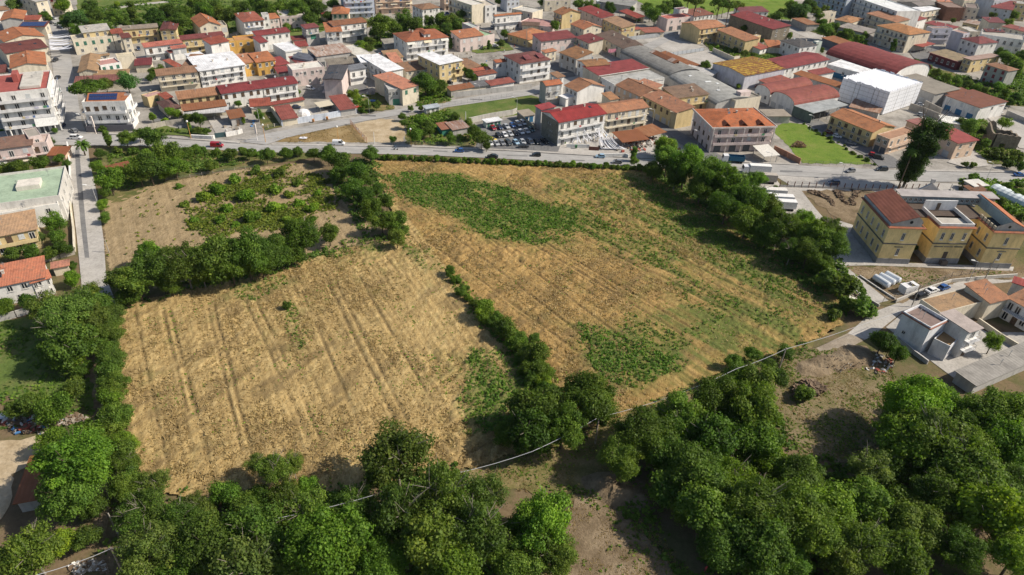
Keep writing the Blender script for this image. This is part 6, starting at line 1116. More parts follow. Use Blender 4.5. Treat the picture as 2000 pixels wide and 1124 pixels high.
wall('short wall beside the field edge and school path', 'T8', [(200, 910), (400, 1040), (545, 1124)], .8, .3, (.45, .44, .42))
wall('retaining wall in front of the battered white house', 'T9', [(690, 660), (850, 800), (985, 900)], 1.2, .35, (.42, .41, .4))
wall('yard wall of the white courtyard house, right edge', 'T9', [(1440, 520), (1640, 660), (1873, 800)], 1.6, .3, C_)
wall('grey garden wall at the left edge below the villa', 'TB', [(-60, 500), (120, 450), (280, 400)], 1.8, .4, (.40, .39, .37))
wall('ochre garden wall along the lower lane', 'TA', [(510, 390), (520, 560), (545, 760), (552, 910)], 1.5, .3, C_)
wall('stone garden wall below the tan tiled house', 'TA', [(320, 985), (440, 955), (552, 925)], 1.1, .3, CO)
wall('white pale wall along the lane from the crossroads', 'TA', [(500, 130), (515, 260), (520, 380)], 1.6, .25, W_)
fence('grey panel fence across the gravel lots', 'A5', [(420, 825), (930, 750)], 2.0, 3.2, .14, (.12, .13, .14), 0, panel=(.42, .45, .48))
fence('iron fence on a low wall in front of the school', 'T6', [(1040, 870), (1500, 885), (2010, 905), (2480, 890)], 2.4, 2.6, .24, (.17, .075, .055), 5, base=.9)
fence('school fence returning towards the street', 'T7', [(1195, 800), (1250, 885), (1420, 960)], 2.4, 2.6, .12, (.3, .3, .28), 4, base=.5)
fence('wire fence along the farm lane below the school', 'T8', [(580, 1080), (860, 1010), (1200, 860), (1700, 770)], 2.2, 3.4, .08, (.13, .10, .09), 3)
fence('thin mesh fence of the car lot along the main road', 'T3', [(0, 522), (300, 530), (560, 545), (720, 548)], 2.0, 3.0, .07, (.2, .2, .2), 4) if False else fence('thin mesh fence of the car lot along the main road', 'B3', [(1280, 1110), (1873, 1135), (2400, 1150)], 2.0, 3.0, .07, (.2, .2, .2), 4)
fence('mesh fence above the grass lot', 'B3', [(860, 520), (1220, 470), (1560, 420), (1873, 375)], 2.0, 3.0, .07, (.25, .25, .25), 3)
fence('rusty post fence between the two brown lots', 'B2', [(1385, 780), (1480, 890), (1620, 1040)], 2.4, 1.8, .18, (.36, .19, .11), 2)
fence('garden fence beside the left fallow field', 'TA', [(1215, 390), (1480, 350), (1873, 290)], 1.2, 4.0, .12, (.45, .40, .33), 2)
fence('wire fence along the main road by the shrubby lot', 'B3', [(0, 1075), (560, 1085), (1250, 1110)], 1.8, 3.0, .07, (.12, .13, .12), 4)
fence('dark railing at the foot of the dark garden, centre left', 'B2', [(0, 850), (180, 830), (365, 800)], 1.6, 2.2, .25, (.55, .5, .42), 3)
fence('mesh fence at the tip of the bright lawn', 'T6', [(1240, 655), (1500, 668), (1873, 680)], 1.5, 2.6, .07, (.12, .12, .1), 3)
# ------------------------------------------------------------------ street lamps, poles, cable
def pole_thing(name, label, cat, t, base, h, r, col, head=None, group=None, lean=0):
    g = GT(t, base); rt = empty(name, (g.x, g.y, 0)); tag(rt, label, cat, group); mb = MB(); mb.tube((0, 0, 0), (0, 0, h), r, r * .65, 8); mb.build('pole', M['plain'], rt, col)
    if head == 'globe': mb = MB(); mb.ball((0, 0, h + .3), .42, 10); mb.build('lamp_head', M['lampglass'], rt)
    elif head == 'arm':
        mb = MB(); mb.tube((0, 0, h - .1), (-1.6, -.3, h + .5), .06); mb.build('arm', M['plain'], rt, col); mb = MB(); mb.slab([(-1.4, -.6, h + .62), (-1.4, 0, h + .58), (-2.5, -.1, h + .72), (-2.5, -.6, h + .74)], .2); mb.build('lamp_head', M['lampglass'], rt)
    elif head == 'sign': mb = MB(); mb.box(-.35, -.22, h * .42, .35, .22, h + .3); mb.build('sign_box', M['plain'], rt, (.78, .70, .64))
    return rt
pole_thing('street_lamp', 'white curved street lamp at the corner of the solar villa', 'street lamp', 'B0', (1300, 890), 7, .1, (.6, .6, .6), 'arm')
pole_thing('sign_pylon', 'tall white sign pylon at the crossroads', 'sign', 'B0', (1410, 915), 7, .16, (.75, .66, .6), 'sign')
pole_thing('sign_pylon', 'tall white sign pylon by the tip of the dry lot', 'sign', 'B2', (20, 1010), 6.5, .16, (.75, .72, .7), 'sign')
for i, (t, b, lb) in enumerate([('B1', (925, 990), 'orange lamp post by the white planter wall'), ('B2', (142, 1040), 'orange lamp post at the left tip of the dry lot'), ('B2', (1212, 1065), 'orange lamp post before the rusty post fence'), ('B3', (398, 1100), 'orange lamp post by the shrubby lot on the main road')]):
    pole_thing('street_lamp', lb, 'street lamp', t, b, 7, .13, (.55, .30, .10), 'globe')
for t, b, lb in [('B2', (60, 790), 'grey lamp on the left of the dark garden'), ('B2', (1660, 605), 'green lamp beside the middle road'), ('B3', (615, 340), 'leaning lamp among the dark garden trees'), ('B4', (70, 585), 'thin lamp on the grass lot corner'), ('B5', (180, 790), 'lamp before the yellow veranda house'), ('B5', (835, 1115), 'lamp at the corner of the pink apartments'), ('B6', (610, 880), 'tall lamp beside the bright lawn'), ('T6', (1600, 793), 'thin lamp on the verge before the school'), ('T6', (935, 715), 'lamp behind the parked white trucks'), ('T7', (1525, 710), 'lamp on the far right of the main road'), ('TA', (720, 570), 'lamp halfway down the lower lane'), ('T8', (1365, 890), 'lamp on the farm lane below the school'), ('A4', (705, 1010), 'white lamp on the centre street'), ('B3', (1395, 415), 'lamp against the rust and grey shed roofs')]:
    pole_thing('street_lamp', lb, 'street lamp', t, b, 7 if 'thin' not in lb else 6, .09, (.5, .5, .5), 'arm' if i % 2 else 'globe')
pole_thing('white_post', 'tall white post at the sandy lot', 'post', 'B2', (1735, 1060), 5, .14, (.75, .73, .7))
pole_thing('white_post', 'white post on the grass lot by the shack', 'post', 'B3', (1195, 720), 4, .16, (.75, .75, .75))
for t, b, h_, lb in [('A4', (205, 720), 12, 'tall concrete pole beside the plum L-shaped block'), ('A3', (1260, 1010), 10, 'tall concrete pole behind the yellow house'), ('A1', (470, 330), 8, 'blue-topped pole by the park trees'), ('T8', (1505, 885), 8, 'dark timber pole on the farm lane'), ('TB', (715, 725), 6, 'pale pole in the shaded lane, left'), ('TC', (755, 190), 6, 'pale leaning pole by the wheat hedge, left'), ('TC', (800, 845), 6, 'pale pole among the lower left trees'), ('T9', (840, 375), 7.5, 'grey utility pole at the bend of the farm lane'), ('TA', (800, 915), 4.5, 'pale post at the corner of the fallow field')]:
    pole_thing('utility_pole', lb, 'pole', t, b, h_, .15, (.36, .33, .29))
CH = 8.0
CP = [(70, 1124), (217, 1072), (545, 1012), (745, 963), (890, 925), (1040, 882), (1170, 815), (1310, 775), (1440, 720), (1535, 682), (1690, 632), (1785, 596)]
CW = [G(*p, CH) for p in CP]
for i, lb in ((1, 'utility pole carrying the white cable, bottom left'), (3, 'utility pole hidden among trees at the wheat edge'), (6, 'utility pole by the dark trees at the field corner'), (9, 'utility pole on the dirt track edge')):
    g = CW[i]; rt = empty('utility_pole', (g.x, g.y, 0)); tag(rt, lb, 'pole'); mb = MB(); mb.tube((0, 0, 0), (0, 0, CH + .3), .2, .13, 8); mb.build('pole', M['wood'], rt, (.45, .38, .32)); mb = MB(); mb.box(-.5, -.06, CH - .1, .5, .06, CH + .02); mb.build('crossarm', M['wood'], rt, (.4, .34, .28))
mb = MB()
for a, b in zip(CW, CW[1:]):
    for k in range(4):
        f0, f1 = k / 4, (k + 1) / 4; s = lambda f: Vector((0, 0, -1.6 * f * (1 - f))); mb.tube(a.lerp(b, f0) + s(f0), a.lerp(b, f1) + s(f1), .05, n=5, cap=False)
tag(mb.build('overhead_cable', M['wire']), 'pale overhead cable crossing the trees along the field edge', 'cable')
# ------------------------------------------------------------------ cars
def car_meshes(L, Wc, Hc, kind):
    B = MB(); x0, x1 = -L / 2, L / 2; w = Wc / 2; zb_, zm = .28, .82 if kind != 'van' else 1.0
    prof = {'hatch': [(x0, .45), (x0 + .03, .86), (x0 + .25, .92), (x1 - 1.05, .90), (x1 - .25, .74), (x1, .62), (x1, .38)], 'van': [(x0, .45), (x0, 1.05), (x1 - .9, 1.05), (x1 - .15, .85), (x1, .6), (x1, .38)]}['van' if kind == 'van' else 'hatch']
    lo = [(x1 - .1, zb_), (x0 + .1, zb_)]; P = prof + lo; n = len(P); k0 = len(B.v)
    for s, ins in ((-w, 0), (w, 0)): B.v += [(x, s * (1 if z < .8 else .96), z) for x, z in P]
    for i in range(n): j = (i + 1) % n; B.f.append((i, i + n, j + n, j)); B.m.append(0)
    B.f.append(tuple(range(n - 1, -1, -1))); B.f.append(tuple(range(n, 2 * n))); B.m += [0, 0]
    r = {'hatch': (x0 + .12, x0 + .55, x1 - 1.75, x1 - .95), 'sedan': (x0 + .55, x0 + 1.15, x1 - 1.95, x1 - 1.15), 'suv': (x0 + .05, x0 + .3, x1 - 1.75, x1 - 1.05), 'van': (x0 + .02, x0 + .1, x1 - 1.35, x1 - .75)}[kind]
    zt = Hc; zl = prof[2][1] - .02; wi, wl = w * .78, w * .94
    base = [(r[0], -wl, zl), (r[3], -wl, zl), (r[3], wl, zl), (r[0], wl, zl)]; top = [(r[1], -wi, zt - .07), (r[2], -wi, zt - .07), (r[2], wi, zt - .07), (r[1], wi, zt - .07)]
    gl = MB()
    for i in range(4): j = (i + 1) % 4; gl.poly([base[i], base[j], top[j], top[i]])
    # roof panel and pillars belong to the body
    B.slab([(r[1] - .04, -wi - .03, zt), (r[2] + .04, -wi - .03, zt), (r[2] + .04, wi + .03, zt), (r[1] - .04, wi + .03, zt)], .075)
    for i in range(4): B.tube(Vector(base[i]) * 1.0, Vector(top[i]), .05, n=4, cap=False)
    for s in (-1, 1):
        mx = ((r[0] + r[3]) / 2, s * wl, zl), ((r[1] + r[2]) / 2, s * wi, zt - .07); B.tube(mx[0], mx[1], .05, n=4, cap=False)
        if kind == 'van': B.slab([(r[0] + .1, s * (wl + .015), 0)] * 0 or [(r[0], s * wl * 1.01, zl + .5), (r[2] - .9, s * wl * 1.01, zl + .5), (r[2] - .9, s * wi * 1.06, zt - .06), (r[1], s * wi * 1.06, zt - .06)], .5)
    W = MB(); W.tube((0, -.1, 0), (0, .1, 0), .31, n=10, m=0); W.tube((0, -.115, 0), (0, .115, 0), .18, n=8, m=1)
    hl = MB(); hl.box(-.06, -.2, -.08, .06, .2, .08)
    return B.mesh('body', M['paint']), gl.mesh('windows', M['glass']), W.mesh('wheel', [M['tyre'], M['rail']]), hl.mesh('headlight', M['lampglass'])
CK = {'hatch': (3.75, 1.68, 1.48), 'sedan': (4.4, 1.74, 1.44), 'suv': (4.3, 1.8, 1.64), 'van': (4.7, 1.85, 1.95)}
CM = {k: car_meshes(*v, k) for k, v in CK.items()}
CC = dict(white=(.72, .73, .74), silver=(.40, .42, .44), grey=(.20, .21, .225), black=(.02, .021, .024), dark=(.035, .045, .05), blue=(.03, .10, .30), paleblue=(.30, .45, .58), navy=(.025, .045, .10), red=(.32, .02, .03), darkred=(.14, .015, .02), yellow=(.70, .52, .05), teal=(.06, .12, .14), beige=(.5, .45, .36), orange=(.6, .2, .04))
def car(label, t, p, ang, kind, col, group=None):
    g = GT(t, p); rt = empty('parked_car' if group else 'car', (g.x, g.y, .2), math.radians(ang)); tag(rt, label, 'car' if kind != 'van' else 'van', group); L, Wc, Hc = CK[kind]; me = CM[kind]
    ob('body', me[0], rt, CC[col]); ob('windows', me[1], rt)
    for x in (-L / 2 + .75, L / 2 - .8):
        for y in (-Wc / 2 + .1, Wc / 2 - .1): ob('wheel', me[2], rt, None, (x, y, .31))
    for y in (-Wc / 2 + .3, Wc / 2 - .3): ob('headlight', me[3], rt, None, (L / 2 - .03, y, .62))
    return rt
LOT = [  # car lot, rows from the back; T3 coordinates
    ('dark red', (237, 950), 'hatch', 'red', 'leftmost of the back row by the cabin'), ('dark blue', (285, 945), 'hatch', 'navy', 'second from left in the back row'), ('silver grey', (332, 938), 'sedan', 'silver', 'third from left in the back row'), ('blue', (379, 930), 'hatch', 'blue', 'fourth from left in the back row'), ('silver', (420, 921), 'suv', 'silver', 'next to the last white car of the back row'), ('white', (456, 912), 'suv', 'white', 'rightmost of the back row'),
    ('teal', (517, 962), 'hatch', 'teal', 'right end of the middle row by the brick wall'), ('black', (276, 1004), 'hatch', 'black', 'leftmost of the middle row'), ('white', (320, 1000), 'hatch', 'white', 'second from left in the middle row'), ('silver', (360, 993), 'hatch', 'silver', 'third from left in the middle row'), ('black', (398, 988), 'hatch', 'black', 'fourth from left in the middle row'), ('white', (440, 980), 'hatch', 'white', 'fifth from left in the middle row'), ('pale grey', (481, 972), 'sedan', 'silver', 'beside the teal one in the middle row'),
    ('white', (215, 1063), 'hatch', 'white', 'leftmost of the front row'), ('silver', (259, 1063), 'hatch', 'silver', 'second from left in the front row'), ('grey', (302, 1060), 'hatch', 'grey', 'third from left in the front row'), ('dark', (348, 1058), 'suv', 'dark', 'fourth from left in the front row'), ('pale blue', (403, 1055), 'hatch', 'paleblue', 'in the middle of the front row'), ('silver', (452, 1052), 'hatch', 'silver', 'right of the pale blue one in the front row'), ('dark grey', (508, 1052), 'suv', 'grey', 'in the shade of the front row'), ('dark', (556, 1050), 'sedan', 'dark', 'in the shade next to the front row end'), ('black', (612, 1046), 'sedan', 'black', 'deepest in the shade by the brick wall')]
for cn, p, k, c, pl in LOT: car('%s car parked %s' % (cn, pl), 'T3', p, -62 + random.uniform(-5, 5), k, c, 'cars parked in the car lot')
car('yellow vintage car behind the front row of the car lot', 'T3', (230, 1036), -10, 'hatch', 'yellow', 'cars parked in the car lot')
car('long black car parked across before the front row of the lot', 'T3', (460, 1082), 5, 'sedan', 'black', 'cars parked in the car lot')
for lb, t, p, a, k, c in [('bright blue car driving on the main road', 'S', (897, 298), 183, 'hatch', 'blue'), ('dark car on the main road left of the black hatchback', 'S', (962, 309), 178, 'sedan', 'dark'), ('black hatchback on the main road before the car lot', 'S', (1047, 306), 180, 'hatch', 'black'), ('pale blue car on the main road before the crimson house', 'S', (1172, 309), 180, 'hatch', 'paleblue'), ('grey car half hidden by the roadside hedge', 'S', (1205, 320), 178, 'hatch', 'grey'), ('red van with white roof on the left of the main road', 'S', (425, 288), 3, 'van', 'red'), ('white estate car at the crossroads', 'S', (150, 272), 4, 'suv', 'white'), ('grey hatchback leaving the left street', 'S', (145, 259), 150, 'hatch', 'grey'), ('white car behind the tall crossroads trees', 'S', (240, 276), 178, 'sedan', 'white'), ('white van behind the roadside bushes', 'S', (662, 284), 2, 'van', 'white'), ('dark car near the corner of the east street', 'S', (1721, 334), 182, 'suv', 'dark'), ('blue car at the right edge of the main road', 'S', (1990, 345), 5, 'sedan', 'blue'), ('dark car parked behind the school fence', 'S', (1627, 361), 180, 'suv', 'navy'), ('small dark car beside the road works shade', 'S', (1660, 337), 200, 'hatch', 'grey'),
    ('dark red car before the yellow orange-roofed house', 'B6', (885, 915), -28, 'hatch', 'darkred'), ('white car before the yellow orange-roofed house', 'B6', (1005, 970), -28, 'hatch', 'white'), ('grey car before the yellow house garage', 'B6', (1200, 1070), -28, 'sedan', 'grey'), ('bright red car near the mouth of the east street', 'T7', (490, 497), -28, 'hatch', 'red'), ('dark teal car at the mouth of the east street', 'T7', (540, 520), -28, 'suv', 'dark'),
    ('silver car topmost in the shaded left street corner row', 'B0', (855, 330), -88, 'hatch', 'silver'), ('dark grey car in the left street below the silver one', 'B0', (868, 440), -88, 'suv', 'grey'), ('white small car in the left street by the cream awning', 'B0', (872, 540), -88, 'hatch', 'white'), ('white fronted car nearest the crossroads bend of the left street', 'B0', (905, 660), -86, 'hatch', 'white'), ('navy car in the shade beside the white terraced block', 'B0', (885, 745), -88, 'hatch', 'navy'), ('dark blue car at the foot of the white terraced block', 'B0', (910, 825), -88, 'hatch', 'navy'), ('dark car in the shade of the left street below the ribbons', 'A0', (815, 905), -88, 'hatch', 'black'), ('black car in the left street by the dark pink roof', 'B0', (845, 120), -88, 'hatch', 'black'), ('silver car topmost below the far cedar', 'A0', (785, 290), -10, 'hatch', 'silver'), ('dark car parked below the blue cedar', 'A0', (745, 355), -20, 'sedan', 'black'), ('white car parked below the blue cedar', 'A0', (850, 385), -20, 'hatch', 'white'), ('navy car just above the street ribbons', 'A0', (890, 425), -15, 'hatch', 'navy'),
    ('white topped car in the pink house courtyard', 'B2', (800, 270), -20, 'suv', 'white'), ('dark car under the cream courtyard canopy', 'B2', (1050, 545), 10, 'hatch', 'dark'), ('dark car beside the white dome tent', 'B2', (600, 545), 5, 'hatch', 'navy'), ('dark car in the garden yard of the crimson terrace', 'B1', (1730, 490), 12, 'hatch', 'black'), ('dark car in the yard of the yellow house', 'B3', (950, 180), 0, 'suv', 'black'), ('blue car between the cream house and white pale roof house', 'A1', (160, 735), -60, 'hatch', 'navy'), ('white car near the pink house staircase', 'A3', (1630, 690), 10, 'hatch', 'white'), ('dark car before the white red-tiled house', 'A3', (1580, 415), -80, 'hatch', 'silver'),
    ('white saloon parked on the farm lane', 'T9', (1025, 240), 27, 'sedan', 'white'), ('dark blue hatchback parked on the farm lane', 'T9', (1135, 212), 27, 'hatch', 'blue'), ('black car at the front of the farm lane row', 'T9', (925, 290), 27, 'suv', 'black'), ('white van inside the depot yard', 'B7', (355, 505), -25, 'hatch', 'white'), ('small white lorry cab by the depot end wall', 'B7', (1490, 625), 30, 'van', 'white'), ('silver car before the tall stained wall', 'B7', (360, 655), -25, 'hatch', 'silver'), ('pale car in the far old town street', 'A7', (1235, 330), -75, 'hatch', 'paleblue'), ('dark car in the far old town street', 'A7', (1235, 490), -60, 'hatch', 'black'), ('orange car by the far corner block', 'A3', (1360, 320), 0, 'hatch', 'orange'), ('blue car in the far shaded street', 'A3', (935, 215), 20, 'hatch', 'blue')]:
    car(lb, t, p, a, k, c)
# ------------------------------------------------------------------ lorries
def lorry(label, t, p, ang, L, hh, cab, box, opened=False, stripe=None):
    g = GT(t, p); rt = empty('lorry', (g.x, g.y, .05), math.radians(ang)); tag(rt, label, 'lorry'); w = 1.25
    mb = MB(); c0, c1 = L / 2 - 2.2, L / 2
    mb.poly([(c0, -w, .6), (c1, -w, .6), (c1, -w, 1.7), (c1 - .3, -w, 3.0), (c0, -w, 3.1)][::1]); mb.poly([(c0, w, 3.1), (c1 - .3, w, 3.0), (c1, w, 1.7), (c1, w, .6), (c0, w, .6)])
    for a, b in (((c1, .6), (c1, 1.7)), ((c1 - .3, 3.0), (c0, 3.1)), ((c0, 3.1), (c0, .6))): mb.poly([(a[0], -w, a[1]), (a[0], w, a[1]), (b[0], w, b[1]), (b[0], -w, b[1])])
    mb.build('cab', M['paint'], rt, cab); mb = MB(); mb.poly([(c1, -w * .92, 1.72), (c1, w * .92, 1.72), (c1 - .29, w * .92, 2.96), (c1 - .29, -w * .92, 2.96)]); mb.build('windscreen', M['glass'], rt)
    mb = MB()
    if opened:
        mb.box(-L / 2, -w, 1.1, c0 - .3, w, 1.3); mb.box(-L / 2, -w, 1.302, c0 - .3, -w + .1, hh); mb.box(-L / 2, w - .1, 1.302, c0 - .3, w, hh); mb.box(-L / 2, -w + .102, 1.302, -L / 2 + .1, w - .102, hh); mb.box(c0 - .4, -w + .102, 1.302, c0 - .3, w - .102, hh)
    else: mb.box(-L / 2, -w, 1.0, c0 - .3, w, hh)
    mb.build('cargo_box', M['plain'], rt, box)
    if stripe: mb = MB(); mb.box(-L / 2 - .02, -w - .02, 1.1, c0 - .28, -w - .004, hh - .25); mb.build('side_panel', M['plain'], rt, stripe)
    mb = MB(); mb.box(-L / 2 + .2, -.5, .6, c1 - .5, .5, .95); mb.build('chassis', M['tyre'], rt)
    wm_ = MB(); wm_.tube((0, -.16, 0), (0, .16, 0), .5, n=12); wm_ = wm_.mesh('wheel', M['tyre'])
    for x in (-L / 2 + 1.2, -L / 2 + 2.4, c1 - 1.0):
        for y in (-1.05, 1.05): ob('wheel', wm_, rt, None, (x, y, .5))
lorry('blue tipper lorry with white cab beside the pink apartments', 'T6', (610, 645), 176, 8.5, 2.9, (.72, .73, .75), (.03, .13, .22), True)
lorry('white box lorry, furthest of the row in the truck yard', 'T6', (820, 745), 178, 10.5, 3.6, (.72, .73, .75), (.74, .74, .72))
lorry('grey-topped livestock lorry with dark sides in the truck yard', 'T6', (870, 830), 178, 10.5, 3.7, (.72, .73, .75), (.42, .38, .33), stripe=(.07, .12, .15))
lorry('lorry with blue sided box below the livestock lorry', 'T6', (960, 965), 178, 10, 3.5, (.6, .6, .6), (.66, .64, .60), stripe=(.03, .06, .22))
lorry('white roofed lorry, upper one of the pair by the path', 'T6', (1020, 1025), 178, 10, 3.5, (.7, .7, .7), (.72, .72, .71))
lorry('white roofed lorry, lower one of the pair by the path', 'T6', (1030, 1075), 178, 11, 3.6, (.7, .7, .7), (.74, .74, .73))
lorry('pale lorry mostly hidden by the tree belt', 'S', (1480, 395), 178, 9, 3.5, (.7, .7, .7), (.7, .71, .72))
# motorbikes
def bike(label, t, p, ang, col, rider=False):
    g = GT(t, p); rt = empty('motorbike', (g.x, g.y, .2), math.radians(ang)); tag(rt, label, 'motorbike'); mb = MB(); mb.slab([(-.5, -.14, .75), (.4, -.14, .85), (.4, .14, .85), (-.5, .14, .75)], .28); mb.tube((.45, 0, .5), (.3, 0, 1.05), .05); mb.box(.22, -.33, 1.02, .3, .33, 1.07); mb.build('body', M['paint'], rt, col)
    wm_ = MB(); wm_.tube((0, -.06, 0), (0, .06, 0), .3, n=12); me = wm_.mesh('wheel', M['tyre']); ob('wheel', me, rt, None, (-.6, 0, .3)); ob('wheel', me, rt, None, (.62, 0, .3))
bike('white scooter riding on the main road', 'S', (773, 294), 175, (.7, .72, .75))
for k, p in enumerate([(770, 680), (800, 660), (850, 650), (880, 640)]): bike('%s motorbike parked under the grey canopy store, %s from the left' % (['black', 'dark', 'blue', 'pale blue'][k], ['first', 'second', 'third', 'fourth'][k]), 'B6', p, 70, [(.03, .03, .03), (.05, .05, .06), (.03, .10, .35), (.2, .35, .55)][k])
# rider of the scooter
def person(label, g, col, legs, seat=False, z=0.0, ang=0.0):
    v = [(0, 0, .92), (0, 0, 1.2), (0, 0, 1.45), (0, 0, 1.55), (0, 0, 1.68), (0, .20, 1.42), (.06, .27, 1.15), (.2, .24, .95), (0, -.20, 1.42), (.06, -.27, 1.15), (.2, -.24, .95), (0, .1, .88), (.03, .12, .48), (0, .12, .06), (.16, .12, .03), (0, -.1, .88), (.03, -.12, .48), (0, -.12, .06), (.16, -.12, .03)]
    if seat:
        for i, q in {12: (.4, .17, .82), 13: (.36, .17, .38), 14: (.5, .17, .33), 16: (.4, -.17, .82), 17: (.36, -.17, .38), 18: (.5, -.17, .33), 6: (.2, .28, 1.2), 7: (.42, .28, 1.12), 9: (.2, -.28, 1.2), 10: (.42, -.28, 1.12)}.items(): v[i] = q
    e = [(0, 1), (1, 2), (2, 3), (3, 4), (2, 5), (5, 6), (6, 7), (2, 8), (8, 9), (9, 10), (0, 11), (11, 12), (12, 13), (13, 14), (0, 15), (15, 16), (16, 17), (17, 18)]
    r = [.16, .15, .15, .07, .11, .07, .05, .04, .07, .05, .04, .1, .07, .05, .045, .1, .07, .05, .045]
    me = bpy.data.meshes.new('body'); me.from_pydata(v, e, []); o = bpy.data.objects.new('person', me); COL.objects.link(o); me.materials.append(M['plain']); o.color = (*col, 1)
    o.modifiers.new('skin', 'SKIN'); o.modifiers.new('sub', 'SUBSURF').render_levels = 1
    for i, d in enumerate(me.skin_vertices[0].data): d.radius = (r[i], r[i]); d.use_root = (i == 0)
    o.location = (g.x, g.y, z); o.rotation_euler = (0, 0, ang); tag(o, label, 'person')
    mb = MB(); mb.ball((0, 0, 1.74), .125, 8); mb.build('helmet' if seat else 'hair', M['plain'], o, (.05, .15, .3) if seat else (.05, .035, .025))
person('person in dark clothes with blue helmet riding the scooter', G(773, 294), (.10, .14, .18), None, True, .18, math.radians(175))
person('person in a red top at the edge of the bottom trees', G(1377, 1117), (.4, .06, .06), None, False, .05, 2.0)
# ------------------------------------------------------------------ white cloth ribbons strung across the left street and over the crimson house forecourt
def ribbons(label, pairs, wd, seed):
    r = random.Random(seed); c = pairs[0][0]; rt = empty('cloth_ribbons', (c.x, c.y, 0)); tag(rt, label, 'ribbons')
    for a, b in pairs:
        a = a - Vector((c.x, c.y, 0)); b = b - Vector((c.x, c.y, 0)); d = (b - a).normalized(); s = Vector((-d.y, d.x, 0)).normalized() * wd * r.uniform(.3, 1) / 2; mb = MB(); n = 8; sag = r.uniform(.3, 1.3)
        q = [a.lerp(b, k / n) + Vector((0, 0, -sag * 4 * (k / n) * (1 - k / n))) for k in range(n + 1)]
        for p0, p1 in zip(q, q[1:]): mb.slab([tuple(p0 - s), tuple(p1 - s), tuple(p1 + s), tuple(p0 + s)], .02)
        mb.build('ribbon', M['cloth'], rt)
pr = []
for i in range(11):
    f = i / 10; a = GT('A0', (700 + 30 * f, 505 + 215 * f), 5.8 + random.uniform(-.5, .5)); b = GT('A0', (1040 + random.uniform(-40, 20), 485 + 215 * f), 5.8 + random.uniform(-.6, .8)); pr.append((a, b))
ribbons('bundle of white cloth ribbons strung across the left street', pr, 1.5, 3)
pr = []
for i in range(34):
    f = i / 33; top = GT('B4', (890 + 430 * f, 800 - 60 * f + random.uniform(-12, 12)), 6.6 + random.uniform(-2, .6)); bot = GT('B4', (850 + 560 * f + random.uniform(-90, 160), 1040 + random.uniform(-90, 30)), random.uniform(.8, 2.2)); pr.append((top, bot))
ribbons('fan of white ribbons hanging down the front of the crimson house', pr, .35, 5)
pr = []
for i in range(18):
    f = i / 17; top = GT('B4', (1270 + 180 * f, 985 - 30 * f), 4.0 + .8 * f); bot = GT('B4', (1330 + 350 * f, 1130), .8); pr.append((top, bot))
ribbons('fan of white ribbons over the forecourt beside the rusty shelter', pr, .4, 6)
# ------------------------------------------------------------------ tanks, tent, greenhouse, rubble, clutter
def tank(label, t, a, b, r, z, col, cat='tank', mat='paint'):
    a, b = GT(t, a), GT(t, b); c = (a + b) / 2; rz = math.atan2((b - a).y, (b - a).x); L = (b - a).length; rt = empty('tank', (c.x, c.y, 0), rz); tag(rt, label, cat)
    mb = MB(); mb.tube((-L / 2, 0, z), (L / 2, 0, z), r, n=18); mb.tube((-L / 2 - r * .3, 0, z), (-L / 2 + .01, 0, z), r * .6, r, 18); mb.tube((L / 2 - .01, 0, z), (L / 2 + r * .3, 0, z), r, r * .6, 18); mb.build('shell', M[mat], rt, col)
    mb = MB()
    for x in (-L * .3, L * .3): mb.box(x - .15, -r * .8, 0, x + .15, r * .8, z - r * .55)
    mb.build('cradle', M['plain'], rt, (.25, .25, .25)); return rt
tank('big dark horizontal tank in the yellow house yard', 'A5', (1200, 660), (1440, 760), 1.5, 1.7, (.15, .14, .15), mat='plain')
for k, (a, b) in enumerate([((495, 880), (620, 960)), ((545, 865), (670, 935)), ((600, 850), (720, 915))]): tank('white gas tank lying by the school path, %s of three' % ['nearest', 'middle', 'farthest'][k], 'T8', a, b, .95, 1.3, (.62, .66, .70))
g = GT('T8', (800, 985)); rt = empty('machine_container', (g.x, g.y, 0), math.radians(22)); tag(rt, 'white open machine container beside the gas tanks', 'container')
mb = MB(); mb.box(-2.4, -1.2, .3, 2.4, -1.0, 2.5); mb.box(-2.4, 1.0, .3, 2.4, 1.2, 2.5); mb.box(-2.4, -.99, .3, -2.2, .99, 2.5); mb.box(-2.4, -1.2, 2.502, -.6, 1.2, 2.65); mb.box(1.2, -1.2, 2.502, 2.4, 1.2, 2.65); mb.build('shell', M['plain'], rt, (.70, .71, .72))
mb = MB(); mb.tube((.2, -.6, .3), (.2, -.6, 2.3), .45, n=12); mb.tube((.9, .4, .3), (.9, .4, 2.2), .4, n=12); mb.build('machinery', M['plain'], rt, (.2, .2, .22))
g = GT('B2', (700, 640)); rt = empty('dome_tent', (g.x, g.y, 0)); tag(rt, 'white dome tent in the walled courtyard', 'tent'); mb = MB()
for i in range(8):
    for j in range(4):
        P_ = lambda u, v: (3.0 * math.cos(u) * math.cos(v) ** .8, 2.6 * math.sin(u) * math.cos(v) ** .8, 2.7 * math.sin(v)); u0, u1, v0, v1 = i * math.pi / 4, (i + 1) * math.pi / 4, j * math.pi / 8, (j + 1) * math.pi / 8
        mb.poly([P_(u0, v0), P_(u1, v0), P_(u1, v1), P_(u0, v1)] if j < 3 else [P_(u0, v0), P_(u1, v0), P_(u1, v1 - 1e-3)])
mb.build('canvas', M['plain'], rt, (.76, .76, .76)); mb = MB(); [mb.tube(P_(k * math.pi / 4, 0), P_(k * math.pi / 4, .8), .04, n=4) for k in range(8)]; mb.build('tent_pole', M['rail'], rt)
